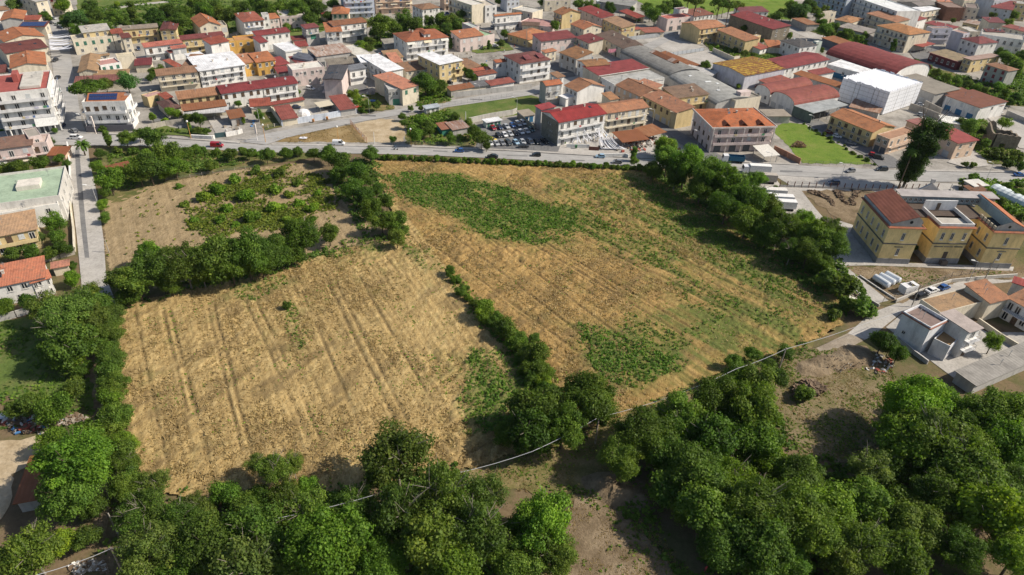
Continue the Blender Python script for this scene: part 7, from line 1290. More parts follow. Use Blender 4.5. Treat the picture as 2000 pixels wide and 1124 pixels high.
# plastic tunnel greenhouse at the right edge
a, b = G(1938, 372), G(2085, 440); e1 = (b - a); Lg = e1.length; rz = math.atan2(e1.y, e1.x); rt = empty('polytunnel', (a.x, a.y, 0), rz); tag(rt, 'ribbed white plastic tunnel greenhouse, right edge', 'greenhouse'); n = int(Lg / 2)
for i in range(n):
    mb = MB(); K = 8
    for s, (x0, x1, r0, r1) in enumerate(((i * 2.0, i * 2.0 + 1, 3.3, 3.55), (i * 2.0 + 1, i * 2.0 + 2, 3.55, 3.3))):
        for k in range(K): p0, p1 = math.pi * k / K, math.pi * (k + 1) / K; mb.poly([(x0, -r0 * math.cos(p0), r0 * .8 * math.sin(p0)), (x1, -r1 * math.cos(p0), r1 * .8 * math.sin(p0)), (x1, -r1 * math.cos(p1), r1 * .8 * math.sin(p1)), (x0, -r0 * math.cos(p1), r0 * .8 * math.sin(p1))])
    mb.build('plastic_bay', M['plain'], rt, (.60, .66, .68))
# overgrown hut by the greenhouse
bld('overgrown grey hut with pale roof sheet by the greenhouse', SH, 'T7', (1420, 770), (1540, 760), (1395, 715), 3, 'flat', GY, (.62, .60, .56), 'flat', par=0)
bld('dark weathered lean-to row beside the school corner', SH, 'T7', (1330, 770), (1490, 880), (1400, 720), 2.4, 'shed', GY, (.16, .14, .12), 'rusty')
def heap(name, label, cat, t, pts, n, s, col, cols=None, hz=1.0, seed=1, stuff=False):
    p = [(q.x, q.y) for q in (GT(t, c) for c in pts)]; q = scatter(p, n, None, seed); r = random.Random(seed); c = q.mean(0); mb = MB(); R_ = max(np.hypot(*(q - c).T)) + .1
    for x, y in q:
        d = 1 - math.hypot(x - c[0], y - c[1]) / R_; z = hz * d * r.uniform(.3, 1); k = s * r.uniform(.4, 1.4); u = Vector((r.uniform(-1, 1), r.uniform(-1, 1), r.uniform(-.4, .4))).normalized() * k; v = Vector((-u.y, u.x, r.uniform(-.3, .3))).normalized() * k * r.uniform(.3, .9); w = Vector((0, 0, 1)) * k * .3; o = Vector((x - c[0], y - c[1], z + .1))
        mb.slab([tuple(o - u - v + w), tuple(o + u - v + w * 1.2), tuple(o + u * .8 + v + w), tuple(o - u * .9 + v + w * .9)], k * .35 + .05, r.randrange(len(cols)) if cols else 0)
    o = mb.build(name, cols or M['dirtobj'], None, col, (c[0], c[1], 0)); return tag(o, label, cat, kind='stuff' if stuff else None)
M['r1'] = const('grey_rubble', (.29, .255, .21), .95); M['r2'] = const('soil_clods', (.17, .125, .085), .95); M['r3'] = const('pale_debris', (.60, .58, .54), .9); M['r4'] = const('red_debris', (.30, .08, .06), .8); M['r5'] = const('sticks', (.17, .12, .08), .95); M['r6'] = const('blue_debris', (.08, .22, .45), .7)
heap('rubble_bank', 'long bank of grey rubble below the dirt track', 'rubble', 'TE', [(480, 240), (620, 190), (800, 130), (900, 120), (960, 200), (760, 260), (600, 290), (500, 280)], 420, .15, (1, 1, 1), [M['r2'], M['r2'], M['r2'], M['r1'], M['r2'], M['r2'], M['r1'], M['r2'], M['r1'], M['r3']], 1.2, 3)
def clutter(polys, n, seed):
    r = random.Random(seed); mb = MB(); ms = [M[k] for k in ('r1', 'r3', 'r5', 'r4', 'r6', 'concrete', 'frame', 'rail')]
    for pl in polys:
        for x, y in scatter(P2(pl), n, None, seed):
            a = r.uniform(0, 3.14); w, d, h = r.uniform(.3, 1.3), r.uniform(.3, .9), r.uniform(.2, 1.2); c, s_ = math.cos(a), math.sin(a); q = [(x + c * i * w - s_ * j * d, y + s_ * i * w + c * j * d, h + .02) for i, j in ((-.5, -.5), (.5, -.5), (.5, .5), (-.5, .5))]; mb.slab(q, h, r.choice((0, 0, 0, 1, 1, 2, 3, 4, 5, 5, 6, 7)))
    tag(mb.build('yard_clutter', ms), kind='stuff')
clutter([[(300, 190), (500, 170), (530, 245), (420, 262), (310, 250)], [(420, 70), (700, 60), (840, 150), (720, 200), (520, 190), (330, 150)], [(840, 60), (1000, 40), (1090, 110), (1000, 160), (860, 150)], [(1100, 100), (1300, 150), (1420, 220), (1300, 230), (1120, 160)], [(1440, 100), (1700, 150), (1900, 230), (1840, 280), (1520, 210)], [(1600, 40), (1960, 80), (1960, 140), (1780, 120)], [(1110, 262), (1300, 268), (1350, 305), (1210, 300)]], 90, 77)
heap('rubbish_heap', 'small heap of white and red rubbish by the white yard', 'rubbish', 'TE', [(900, 250), (990, 160), (1060, 180), (1080, 230), (1000, 290)], 90, .4, (1, 1, 1), [M['r3'], M['r2'], M['r4'], M['r1']], .7, 4)
heap('brushwood_pile', 'pile of dead brushwood at the edge of the clearing', 'brushwood', 'TE', [(460, 370), (560, 320), (650, 340), (640, 410), (540, 440), (470, 430)], 400, .6, (1, 1, 1), [M['r5'], M['r5'], M['r2']], 1.5, 5)
heap('scrap_heap', 'scrap and planks scattered in the lower left yard', 'scrap', 'TC', [(20, 60), (130, 20), (330, 60), (560, 40), (560, 90), (330, 110), (330, 190), (150, 170)], 170, .5, (1, 1, 1), [M['r3'], M['r1'], M['r5'], M['r2'], M['r6'], M['r4']], .6, 6)
heap('firewood_pile', 'pile of cut firewood in the lower left yard', 'firewood', 'TC', [(420, 60), (560, 30), (590, 90), (440, 110)], 200, .45, (1, 1, 1), [M['r5'], M['r1']], 1.0, 7)
heap('stone_heap', 'heap of pale stones at the bottom left corner', 'stones', 'TC', [(440, 1060), (560, 1040), (740, 1020), (750, 1120), (460, 1130)], 160, .35, (1, 1, 1), [M['r1'], M['r5'], M['r3']], .5, 8)
heap('rubble_heap', 'white rubble beside the school path', 'rubble', 'T8', [(235, 1000), (330, 980), (420, 1040), (330, 1080)], 60, .6, (1, 1, 1), [M['r3'], M['r1'], M['r2']], .8, 9)
heap('building_debris', 'stacked white building debris beside the forecourt shelter', 'debris', 'T3', [(1220, 1000), (1340, 960), (1400, 1040), (1380, 1110), (1240, 1120)], 150, .55, (1, 1, 1), [M['r3'], M['r3'], M['r1'], M['r4']], 1.4, 10)
heap('soil_ridge', 'dark ridges of dug soil in the school yard, left', 'soil', 'T6', [(1280, 890), (1420, 930), (1560, 1010), (1560, 1050), (1440, 980), (1290, 910)], 260, .35, (1, 1, 1), [M['r2'], M['r5']], .6, 11)
heap('soil_ridge', 'dark ridges of dug soil in the school yard, right', 'soil', 'T6', [(1510, 900), (1600, 920), (1680, 1040), (1650, 1050), (1560, 950)], 220, .35, (1, 1, 1), [M['r2'], M['r5']], .6, 12)
heap('soil_ridge', 'forked dark trench soil beside the school corner', 'soil', 'T6', [(1700, 900), (1790, 900), (1750, 940), (1730, 1050), (1690, 1050), (1700, 950)], 220, .35, (1, 1, 1), [M['r2'], M['r5']], .6, 13)
heap('compost_mound', 'mound of dry cuttings on the bright lawn', 'compost', 'T6', [(1140, 480), (1200, 450), (1260, 480), (1250, 520), (1160, 510)], 350, .4, (1, 1, 1), [M['r5'], M['straw']], 1.3, 14)
def tarp(label, t, p, s, col):
    g = GT(t, p); mb = MB(); n = 5
    for i in range(n):
        for j in range(n):
            zz = lambda a, b: .25 + .5 * math.sin(a * 1.3 + 1) * math.cos(b * 1.1) * (0 if a in (0, n) or b in (0, n) else 1) + .2; f = lambda a, b: ((a / n - .5) * s, (b / n - .5) * s * .6, zz(a, b)); mb.poly([f(i, j), f(i + 1, j), f(i + 1, j + 1), f(i, j + 1)])
    tag(mb.build('tarpaulin', M['plain'], None, col, (g.x, g.y, 0)), label, 'tarpaulin')
tarp('blue tarpaulin among the bottom left trees', 'TC', (225, 910), 4, (.05, .28, .62)); tarp('white sheet on the ground in the lower left yard', 'TC', (45, 55), 3, (.74, .74, .74)); tarp('blue pool cover in the planted yard, centre left', 'B2', (1700, 440), 4, (.10, .20, .38)); tarp('red cloth canopy by the planted yard, centre left', 'B2', (1490, 530), 3.5, (.5, .08, .07)); tarp('white plastic sheet lying on the dry lot', 'B2', (695, 985), 3, (.6, .6, .64))
for t, p, lb in [('T3', (800, 560), 'green'), ('T3', (912, 565), 'black'), ('T3', (930, 568), 'dark')]: pass
def bin_(label, t, p, col):
    g = GT(t, p); rt = empty('wheelie_bin', (g.x, g.y, .3)); tag(rt, label, 'bin'); mb = MB(); mb.box(-.4, -.35, .1, .4, .35, 1.05); mb.build('tub', M['plain'], rt, col); mb = MB(); mb.slab([(-.44, -.42, 1.18), (.44, -.42, 1.18), (.44, .38, 1.24), (-.44, .38, 1.24)], .08); mb.build('lid', M['plain'], rt, col)
bin_('green bin before the white front wall on the main road', 'B4', (935, 1105 + 25), (.04, .16, .06)); bin_('black bin, left of the pair by the brown gate', 'B4', (1270, 1140), (.03, .03, .03)); bin_('black bin, right of the pair by the brown gate', 'B4', (1335, 1142), (.035, .035, .035)); bin_('orange flower tub left of the blue wall gate', 'B2', (842, 748), (.5, .22, .06)); bin_('orange flower tub right of the blue wall gate', 'B2', (1045, 715), (.5, .22, .06))
for k, (x, y) in enumerate([(1410, 690), (1440, 695), (1470, 690), (1495, 688)]):
    g = GT('A4', (x, y + 60), 4.2); mb = MB(); mb.slab([(0, 0, 1.1), (1.1, .5, 1.1), (1.1, .53, 1.1), (0, .03, 1.1)], 1.9); tag(mb.build('laundry_sheet', M['plain'], None, (.62, .25, .32), tuple(g)), 'pink laundry sheet hung on the cream gallery, %s from the left' % ['first', 'second', 'third', 'fourth'][k], 'laundry', 'pink laundry on the gallery')
# ------------------------------------------------------------------ trees
def crown_mesh(name, n, nb, s, sq=.85, mode='round', seed=1, loose=.16, br=(.26, .42)):
    """leaf sprays on the skins of many boughs; unit radius about the origin"""
    r = np.random.default_rng(seed); C = []; 
    while len(C) < nb:
        p = r.normal(0, 1, 3); p /= np.linalg.norm(p)
        if mode == 'round':
            p = p * r.uniform(.30, .84); p[2] *= sq * r.uniform(.8, 1.15)
            if p[2] < -.45: continue
        elif mode == 'tall': p = np.array([p[0] * .33, p[1] * .33, r.uniform(-1.2, 1.25)]); p[:2] *= 1.15 - abs(p[2]) * .5
        elif mode == 'cone': z = r.uniform(-1, 1.3); p = np.array([p[0], p[1], 0]); p *= (1.35 - z) / 2.4 * .8; p[2] = z
        elif mode == 'flat': p = p * r.uniform(.45, .8); p[2] = abs(p[2]) * .38
        C.append(p)
    C = np.array(C); R = r.uniform(br[0], br[1], nb); 
    if mode in ('tall', 'cone'): R *= .75
    tb = r.normal(.5, .13, nb); k = r.choice(nb, n * 2, p=(R ** 2) / (R ** 2).sum()); d = r.normal(0, 1, (n * 2, 3)); d[:, 2] += .25; d /= np.linalg.norm(d, axis=1)[:, None]
    rad = R[k] * (1 + r.normal(0, loose, n * 2)) * np.where(r.random(n * 2) < .2, r.uniform(.4, .9, n * 2), 1)
    P = C[k] + d * rad[:, None] * np.array([1, 1, .82])
    dist = np.linalg.norm(P[:, None, :] - C[None], axis=2) / R[None]; deep = (dist < .62).sum(1); ok = np.where(deep <= 0)[0][:n]
    P, d, k = P[ok], d[ok], k[ok]; m = len(P)
    nn = d + r.normal(0, .55, (m, 3)) + np.array([0, 0, .25]); nn /= np.linalg.norm(nn, axis=1)[:, None]
    t = np.cross(nn, r.normal(0, 1, (m, 3))); t /= np.linalg.norm(t, axis=1)[:, None]; b = np.cross(nn, t); sz = s * r.uniform(.55, 1.35, m); asp = r.uniform(.45, .9, m)
    a = t * (sz * .5)[:, None]; b = b * (sz * asp * .5)[:, None]; q = nn * (sz * .18)[:, None]
    V = np.stack([P - a - b * .4 - q, P + a * .2 - b, P + a + b * .3 - q, P - a * .1 + b], 1)
    tone = np.clip(tb[k] + r.normal(0, .16, m) + .10 * d[:, 2] * 0, 0, 1)
    return quads_mesh(name, V, M['leaf'], tone)
def trunk_mesh(name, h, r0, limbs, seed, spread=.55, sq=.85):
    r = random.Random(seed); mb = MB(); top = h; mb.tube((0, 0, 0), (.03, .02, h * .55), r0, r0 * .7, 8); mb.tube((.03, .02, h * .55), (0, 0, h * 1.0), r0 * .7, r0 * .35, 7)
    for i in range(limbs):
        a = 2 * math.pi * i / limbs + r.uniform(-.3, .3); z0 = h * r.uniform(.5, .95); e = Vector((math.cos(a) * spread * r.uniform(.7, 1.2), math.sin(a) * spread * r.uniform(.7, 1.2), h + r.uniform(-.1, .5)))
        m_ = Vector((e.x * .45, e.y * .45, z0 + (e.z - z0) * .55)); mb.tube((0, 0, z0), m_, r0 * .45, r0 * .3, 6); mb.tube(m_, e, r0 * .3, r0 * .1, 5)
        for q in range(2): mb.tube(m_, m_ + Vector((r.uniform(-.3, .3), r.uniform(-.3, .3), r.uniform(.15, .4))), r0 * .2, r0 * .06, 4)
    return mb.mesh(name, M['bark'])
BIG = [crown_mesh('crown', [21000, 15000, 18000, 20000, 14000, 19000][i], [80, 46, 95, 60, 70, 55][i], [.058, .088, .066, .062, .095, .072][i], .85, 'round', 10 + i, [.28, .38, .3, .26, .42, .34][i], [(.09, .28), (.14, .34), (.08, .24), (.11, .33), (.08, .26), (.12, .32)][i]) for i in range(6)]
AIR = [crown_mesh('crown', 10000, 75, .07, .85, 'round', 30 + i, .42, (.09, .24)) for i in range(3)]
MID = [crown_mesh('crown', 6500, 34, .105, .85, 'round', 50 + i, .32, (.13, .38)) for i in range(6)]
SML = [crown_mesh('crown', 1500, 12, .24, .8, 'round', 70 + i, .2, (.3, .5)) for i in range(5)]
TALL = [crown_mesh('crown', 5500, 26, .13, 1, 'tall', 90 + i, .22, (.26, .42)) for i in range(2)]
CONE = [crown_mesh('crown', 6000, 46, .11, 1, 'cone', 95 + i, .25, (.2, .34)) for i in range(2)]
FLAT = [crown_mesh('crown', 5000, 30, .10, 1, 'flat', 97 + i, .15, (.2, .32)) for i in range(2)]
TRK = [trunk_mesh('trunk', .9, .055, 6, 5 + i) for i in range(3)]; M['bark2'] = const('pale_bark', (.26, .23, .19), .95, .1)
TRA = [trunk_mesh('trunk', 1.0, .04, 10, 25 + i, .82) for i in range(3)]
for t_ in TRA: t_.materials[0] = M['bark2']
GRN = dict(mid=(1.0, 1.05, .85), dark=(.86, .96, .64), deep=(.62, .76, .50), bright=(1.28, 1.42, .80), yellow=(1.45, 1.48, .66), olive=(1.0, 1.0, 1.25), blue=(.72, .95, 1.35), grey=(1.1, 1.08, 1.1), dull=(.95, .92, .8))
ORD = ['first', 'second', 'third', 'fourth', 'fifth', 'sixth', 'seventh', 'eighth', 'ninth', 'tenth', 'eleventh', 'twelfth', 'thirteenth', 'fourteenth', 'fifteenth', 'sixteenth', 'seventeenth', 'eighteenth', 'nineteenth', 'twentieth']
ORD += ['twenty-' + o for o in ORD[:9]] + ['thirtieth'] + ['thirty-' + o for o in ORD[:9]] + ['fortieth'] + ['forty-' + o for o in ORD[:9]] + ['fiftieth'] + ['fifty-' + o for o in ORD[:9]]
CNAME = dict(mid='mid green', dark='dark green', deep='very dark', bright='bright green', yellow='yellow-green', olive='olive green', blue='blue-green', grey='grey-green', dull='dull green')
TC_ = [0]
def grow(cx, cy, wpx, tone, shape='big', hr=1.05, label=None, group=None, cat='tree', name=None, clear=.35, zmin=0):
    """crown centre and width as surveyed; the tree stands below its crown centre"""
    rad = .5 * wpx / ppm(cx, cy, 4.0)
    if rad < .3: rad = .3
    hc = rad * {'big': 1.15, 'air': 1.2, 'mid': 1.1, 'sml': .8, 'tall': 1.25, 'cone': 1.25, 'flat': 2.1}[shape] * hr
    rad = .5 * wpx / ppm(cx, cy, hc); g = G(cx, cy, hc); TC_[0] += 1; i = TC_[0]; r = random.Random(i * 7 + 3)
    nm = name or ('leafy_tree' if (shape == 'sml' or wpx < 34) and cat != 'bush' and shape not in ('tall', 'cone', 'flat') else 'bush' if cat == 'bush' else {'tall': 'slender_tree', 'cone': 'conifer', 'flat': 'umbrella_pine'}.get(shape, 'broadleaf_tree'))  # small or narrow crowns get a separate name, but stand for trees too
    rt = empty(nm, (g.x, g.y, 0), r.uniform(0, 6.28)); tag(rt, label, cat, group)
    c = GRN[tone]; j = r.uniform(.76, 1.22); col = (c[0] * j * r.uniform(.88, 1.14), c[1] * j, c[2] * j)
    L = {'big': BIG, 'air': AIR, 'mid': MID, 'sml': SML, 'tall': TALL, 'cone': CONE, 'flat': FLAT}[shape]
    o = ob('crown', L[i % len(L)], rt, col, (0, 0, hc)); k = rad * (.96 if shape in ('big', 'air') else .88); o.scale = (k * r.uniform(.85, 1.15), k * r.uniform(.85, 1.15), k * r.uniform(.85, 1.15)); o.rotation_euler = (0, 0, r.uniform(0, 6.28))
    t = ob('trunk', (TRA if shape == 'air' or i % 4 == 0 and shape == 'big' else TRK)[i % 3], rt); t.scale = (k, k, hc / .9 * .98 if shape not in ('cone', 'tall') else hc * 1.1)
    if shape in ('sml',): t.scale = (k * .6, k * .6, hc)
    return rt
def zonetrees(where, lst, cat='tree', group=None, shape='mid', hr=1.05):
    # left to right inside the zone; the label says which
    by = {}
    for q in sorted(lst, key=lambda q: q[0]):
        tone = q[3]; by.setdefault(tone, []).append(q)
    for tone, L in by.items():
        for n, q in enumerate(L):
            sh = q[4] if len(q) > 4 else shape
            kind = {'tall': 'slender tree', 'cone': 'conifer', 'flat': 'umbrella pine'}.get(sh, 'bush' if cat == 'bush' else 'leafy tree'); 
            lb = ('%s %s %s' % (CNAME[tone], kind, where)) if len(L) == 1 else '%s %s %s, %s from the left' % (CNAME[tone], kind, where, ORD[n])
            grow(q[0], q[1], q[2], tone, sh, q[5] if len(q) > 5 else hr, lb, group or '%ss %s' % (cat, where), cat)
zonetrees('in the bottom left corner', [(140, 900, 170, 'bright', 'big', 1.15), (130, 960, 130, 'mid', 'big'), (165, 870, 90, 'bright', 'big'), (60, 1075, 125, 'mid', 'air'), (120, 1060, 70, 'yellow', 'mid'), (165, 1050, 60, 'dull', 'mid'), (30, 1100, 90, 'olive', 'air'), (100, 860, 70, 'bright', 'mid'), (185, 990, 60, 'mid', 'mid')], shape='big')
zonetrees('west of the shaded lane', [(110, 640, 95, 'grey', 'air'), (155, 600, 90, 'grey', 'air'), (100, 690, 75, 'mid', 'mid'), (172, 575, 60, 'dull', 'air'), (130, 690, 80, 'bright', 'mid'), (85, 600, 70, 'mid', 'mid'), (140, 760, 60, 'mid', 'mid'), (70, 790, 65, 'mid', 'mid'), (105, 800, 70, 'dark', 'mid'), (30, 800, 50, 'mid', 'mid'), (200, 600, 60, 'mid', 'mid'), (145, 640, 80, 'mid', 'mid'), (160, 720, 45, 'dark', 'mid'), (125, 615, 110, 'grey', 'big'), (175, 620, 80, 'grey', 'big'), (145, 675, 100, 'mid', 'big')])
zonetrees('in the left hedge row', [(205, 680, 55, 'mid'), (212, 730, 60, 'mid'), (215, 780, 58, 'bright'), (225, 835, 60, 'mid'), (235, 885, 66, 'mid'), (248, 930, 70, 'mid'), (208, 640, 55, 'dark'), (195, 590, 55, 'grey'), (222, 805, 50, 'dark'), (240, 860, 50, 'bright'), (210, 660, 60, 'mid', 'big'), (215, 705, 62, 'mid', 'big'), (220, 755, 64, 'mid', 'big'), (228, 815, 66, 'mid', 'big'), (238, 870, 70, 'bright', 'big'), (245, 905, 66, 'mid', 'big'), (215, 620, 60, 'grey', 'big'), (255, 950, 70, 'mid', 'big')])
zonetrees('below the wheat', [(300, 945, 75, 'grey', 'air'), (285, 990, 90, 'mid', 'air'), (375, 985, 65, 'grey', 'air'), (262, 1010, 85, 'mid', 'air'), (535, 915, 75, 'mid', 'air', 1.5), (500, 905, 50, 'grey', 'air', 1.5), (572, 905, 55, 'mid', 'air', 1.5), (520, 965, 60, 'dark', 'mid'), (600, 950, 50, 'bright', 'mid'), (440, 965, 70, 'dark', 'mid'), (340, 1015, 70, 'mid', 'mid'), (775, 885, 155, 'dull', 'air'), (740, 920, 70, 'dark', 'mid'), (400, 1005, 60, 'grey', 'mid'), (480, 985, 70, 'mid', 'mid'), (655, 985, 60, 'dark', 'mid')])
zonetrees('in the bottom wood', [(400, 1060, 130, 'mid', 'big'), (290, 1085, 130, 'grey', 'big'), (500, 1035, 130, 'mid', 'air'), (640, 1065, 170, 'bright', 'big'), (600, 1000, 110, 'mid', 'air'), (690, 985, 95, 'mid', 'air'), (480, 1105, 140, 'olive', 'big'), (785, 1000, 140, 'dull', 'air'), (865, 965, 140, 'dull', 'air'), (840, 1060, 150, 'mid', 'big'), (935, 1035, 150, 'dull', 'air'), (950, 965, 100, 'grey', 'air'), (1062, 1015, 140, 'bright', 'big'), (1080, 1080, 110, 'mid', 'big'), (740, 1095, 120, 'bright', 'big'), (350, 1010, 90, 'mid', 'air'), (570, 1100, 110, 'mid', 'big'), (890, 1110, 120, 'bright', 'big'), (1005, 1100, 110, 'mid', 'big'), (555, 960, 70, 'mid', 'air'), (430, 1100, 90, 'mid', 'big'), (700, 1030, 90, 'dark', 'mid'), (350, 1105, 90, 'dark', 'big'), (1020, 1030, 90, 'dark', 'mid')])
zonetrees('at the inner wheat corner', [(1050, 800, 110, 'dark', 'big'), (1145, 775, 120, 'dark', 'big'), (1035, 845, 100, 'deep', 'big'), (1100, 830, 110, 'dark', 'big'), (1170, 810, 70, 'mid', 'mid'), (985, 850, 60, 'dark', 'mid')])
zonetrees('in the dark wood', [(1255, 840, 135, 'dark', 'big'), (1330, 820, 120, 'mid', 'big'), (1215, 895, 110, 'mid', 'big'), (1400, 775, 115, 'dark', 'big'), (1470, 800, 130, 'dark', 'big'), (1480, 745, 80, 'mid', 'mid'), (1390, 860, 115, 'deep', 'big'), (1480, 860, 110, 'dark', 'big'), (1370, 930, 130, 'mid', 'big'), (1430, 930, 100, 'bright', 'air'), (1475, 985, 150, 'dark', 'big'), (1375, 1000, 130, 'mid', 'big'), (1535, 1000, 140, 'dark', 'big'), (1560, 930, 110, 'mid', 'big'), (1595, 1040, 130, 'dark', 'big'), (1620, 990, 110, 'bright', 'big'), (1490, 1065, 130, 'mid', 'big'), (1415, 1065, 110, 'deep', 'big'), (1310, 960, 95, 'mid', 'mid'), (1540, 1095, 90, 'mid', 'big'), (1690, 1060, 120, 'mid', 'air'), (1440, 735, 70, 'dark', 'mid'), (1500, 900, 90, 'yellow', 'mid'), (1300, 880, 100, 'dark', 'big'), (1340, 980, 90, 'dark', 'mid'), (1650, 1100, 100, 'mid', 'big'), (1440, 830, 90, 'mid', 'big')])
zonetrees('in the lower right wood', [(1785, 780, 140, 'yellow', 'big'), (1830, 850, 150, 'mid', 'air'), (1765, 860, 120, 'bright', 'big'), (1885, 880, 130, 'bright', 'big'), (1900, 930, 140, 'mid', 'big'), (1960, 800, 130, 'dark', 'big'), (1965, 870, 120, 'bright', 'big'), (1905, 820, 110, 'mid', 'big'), (1700, 915, 95, 'olive', 'air'), (1690, 975, 115, 'mid', 'mid'), (1750, 985, 90, 'dark', 'mid'), (1785, 1025, 110, 'mid', 'big'), (1850, 965, 125, 'dark', 'big'), (1935, 1000, 140, 'yellow', 'big'), (1975, 950, 120, 'mid', 'big'), (1985, 1085, 115, 'bright', 'big'), (1865, 1065, 110, 'deep', 'big'), (1765, 1085, 110, 'dark', 'big'), (1820, 915, 100, 'deep', 'big'), (1740, 910, 80, 'mid', 'mid'), (1840, 790, 90, 'bright', 'big'), (1760, 820, 80, 'dark', 'big')])
zonetrees('round the dirt clearing', [(1470, 690, 42, 'dark'), (1535, 690, 42, 'mid'), (1520, 735, 50, 'dark'), (1430, 705, 40, 'dark'), (1500, 715, 40, 'mid'), (1725, 665, 60, 'deep'), (1755, 690, 50, 'dark'), (1570, 770, 40, 'mid', 'sml')])
zonetrees('at the eastern wheat corner', [(1690, 600, 52, 'mid'), (1645, 560, 60, 'dull'), (1660, 595, 42, 'dark'), (1612, 548, 50, 'dull'), (1630, 610, 35, 'mid'), (1590, 520, 40, 'dark'), (1700, 610, 30, 'bright', 'sml')], cat='bush', shape='sml')
zonetrees('dividing the wheat', [(878, 530, 30, 'dark'), (908, 562, 24, 'mid'), (914, 582, 22, 'bright'), (945, 607, 52, 'bright'), (990, 643, 58, 'dark'), (1000, 665, 34, 'bright'), (1020, 682, 42, 'dark'), (1050, 690, 62, 'mid'), (1040, 715, 36, 'bright'), (1062, 745, 44, 'yellow'), (1075, 765, 36, 'mid'), (560, 597, 24, 'dark'), (895, 548, 18, 'mid'), (1030, 720, 40, 'dark'), (925, 592, 24, 'mid'), (968, 622, 34, 'mid'), (962, 632, 28, 'dark'), (1012, 658, 36, 'mid'), (1045, 660, 30, 'dark'), (1060, 715, 40, 'dark'), (1018, 700, 30, 'mid'), (1068, 728, 34, 'bright'), (1085, 775, 40, 'mid'), (886, 545, 20, 'bright'), (935, 598, 30, 'mid'), (952, 620, 34, 'bright'), (978, 640, 40, 'mid'), (1005, 672, 40, 'dark'), (1028, 690, 46, 'mid'), (1050, 725, 46, 'dark'), (1040, 740, 40, 'mid'), (1065, 760, 44, 'dark'), (1020, 665, 30, 'bright'), (900, 570, 26, 'mid')], cat='bush', shape='mid', hr=.85)
zonetrees('by the truck yard', [(1305, 310, 62, 'mid'), (1298, 285, 42, 'bright'), (1340, 322, 80, 'bright'), (1390, 340, 88, 'mid'), (1430, 362, 80, 'bright'), (1465, 385, 85, 'mid'), (1500, 405, 66, 'mid'), (1525, 440, 82, 'dark'), (1570, 435, 70, 'bright'), (1590, 465, 78, 'dark'), (1615, 480, 78, 'mid'), (1625, 445, 62, 'dark'), (1580, 490, 70, 'dark'), (1420, 400, 70, 'dark'), (1370, 365, 62, 'dark'), (1460, 430, 70, 'dark'), (1500, 455, 62, 'deep'), (1545, 490, 60, 'deep'), (1320, 345, 50, 'dark'), (1275, 330, 40, 'dark'), (1605, 515, 50, 'dark'), (1355, 300, 40, 'bright'), (1238, 300, 26, 'mid', 'tall'), (1240, 315, 22, 'mid', 'mid'), (1480, 350, 40, 'bright')], shape='big', hr=1.1)
zonetrees('between the fields', [(640, 300, 46, 'dark'), (665, 315, 52, 'dark'), (695, 335, 52, 'dark'), (688, 368, 52, 'dark'), (712, 385, 50, 'deep'), (725, 408, 50, 'dark'), (745, 430, 60, 'dark'), (772, 432, 52, 'mid'), (775, 465, 42, 'dull'), (612, 300, 32, 'mid'), (722, 300, 36, 'mid'), (660, 340, 40, 'deep'), (735, 370, 36, 'mid'), (755, 395, 36, 'dark'), (785, 450, 34, 'mid'), (710, 350, 36, 'deep')])
zonetrees('in the middle grove', [(590, 460, 92, 'dark', 'big'), (642, 455, 52, 'dark'), (480, 495, 105, 'mid', 'big'), (530, 485, 80, 'mid', 'big'), (420, 505, 105, 'mid', 'big'), (360, 515, 100, 'mid', 'big'), (310, 525, 95, 'mid', 'big'), (265, 550, 80, 'mid', 'big'), (228, 545, 60, 'grey'), (570, 490, 60, 'dark', 'big'), (450, 520, 80, 'dark', 'big'), (510, 515, 60, 'dark', 'big'), (395, 535, 60, 'dark', 'big'), (330, 550, 60, 'dark', 'big'), (290, 500, 60, 'bright', 'big'), (250, 580, 50, 'dark', 'mid')], shape='mid')
zonetrees('on the fallow field', [(360, 400, 23, 'bright'), (380, 430, 19, 'bright'), (425, 372, 36, 'bright'), (400, 385, 32, 'bright'), (480, 385, 39, 'bright'), (540, 370, 30, 'bright'), (490, 425, 36, 'bright'), (440, 405, 32, 'bright'), (540, 405, 36, 'bright'), (585, 395, 27, 'bright'), (610, 405, 30, 'yellow'), (565, 380, 23, 'yellow'), (460, 350, 30, 'bright'), (500, 335, 26, 'dull'), (545, 340, 26, 'dull'), (350, 365, 15, 'bright'), (520, 345, 23, 'bright'), (620, 378, 19, 'bright'), (580, 360, 17, 'bright'), (430, 430, 26, 'bright'), (460, 440, 19, 'bright'), (640, 355, 17, 'dull'), (610, 430, 19, 'bright'), (560, 430, 23, 'bright')], cat='bush', shape='sml', hr=.55)
zonetrees('in the left garden', [(212, 350, 62, 'bright'), (235, 335, 36, 'mid'), (290, 325, 72, 'mid'), (325, 305, 66, 'mid'), (270, 335, 58, 'dark'), (340, 325, 50, 'bright'), (360, 300, 36, 'mid'), (195, 300, 26, 'mid'), (210, 270, 30, 'mid', 'tall'), (245, 270, 42, 'mid'), (298, 268, 48, 'mid'), (270, 262, 34, 'dark'), (190, 325, 34, 'bright'), (380, 292, 30, 'dark'), (412, 322, 30, 'mid'), (450, 300, 32, 'mid'), (485, 300, 26, 'dark'), (520, 302, 36, 'mid'), (560, 300, 28, 'dark'), (205, 375, 30, 'mid'), (200, 400, 26, 'bright'), (205, 425, 26, 'mid'), (320, 340, 30, 'bright'), (580, 295, 26, 'mid')])
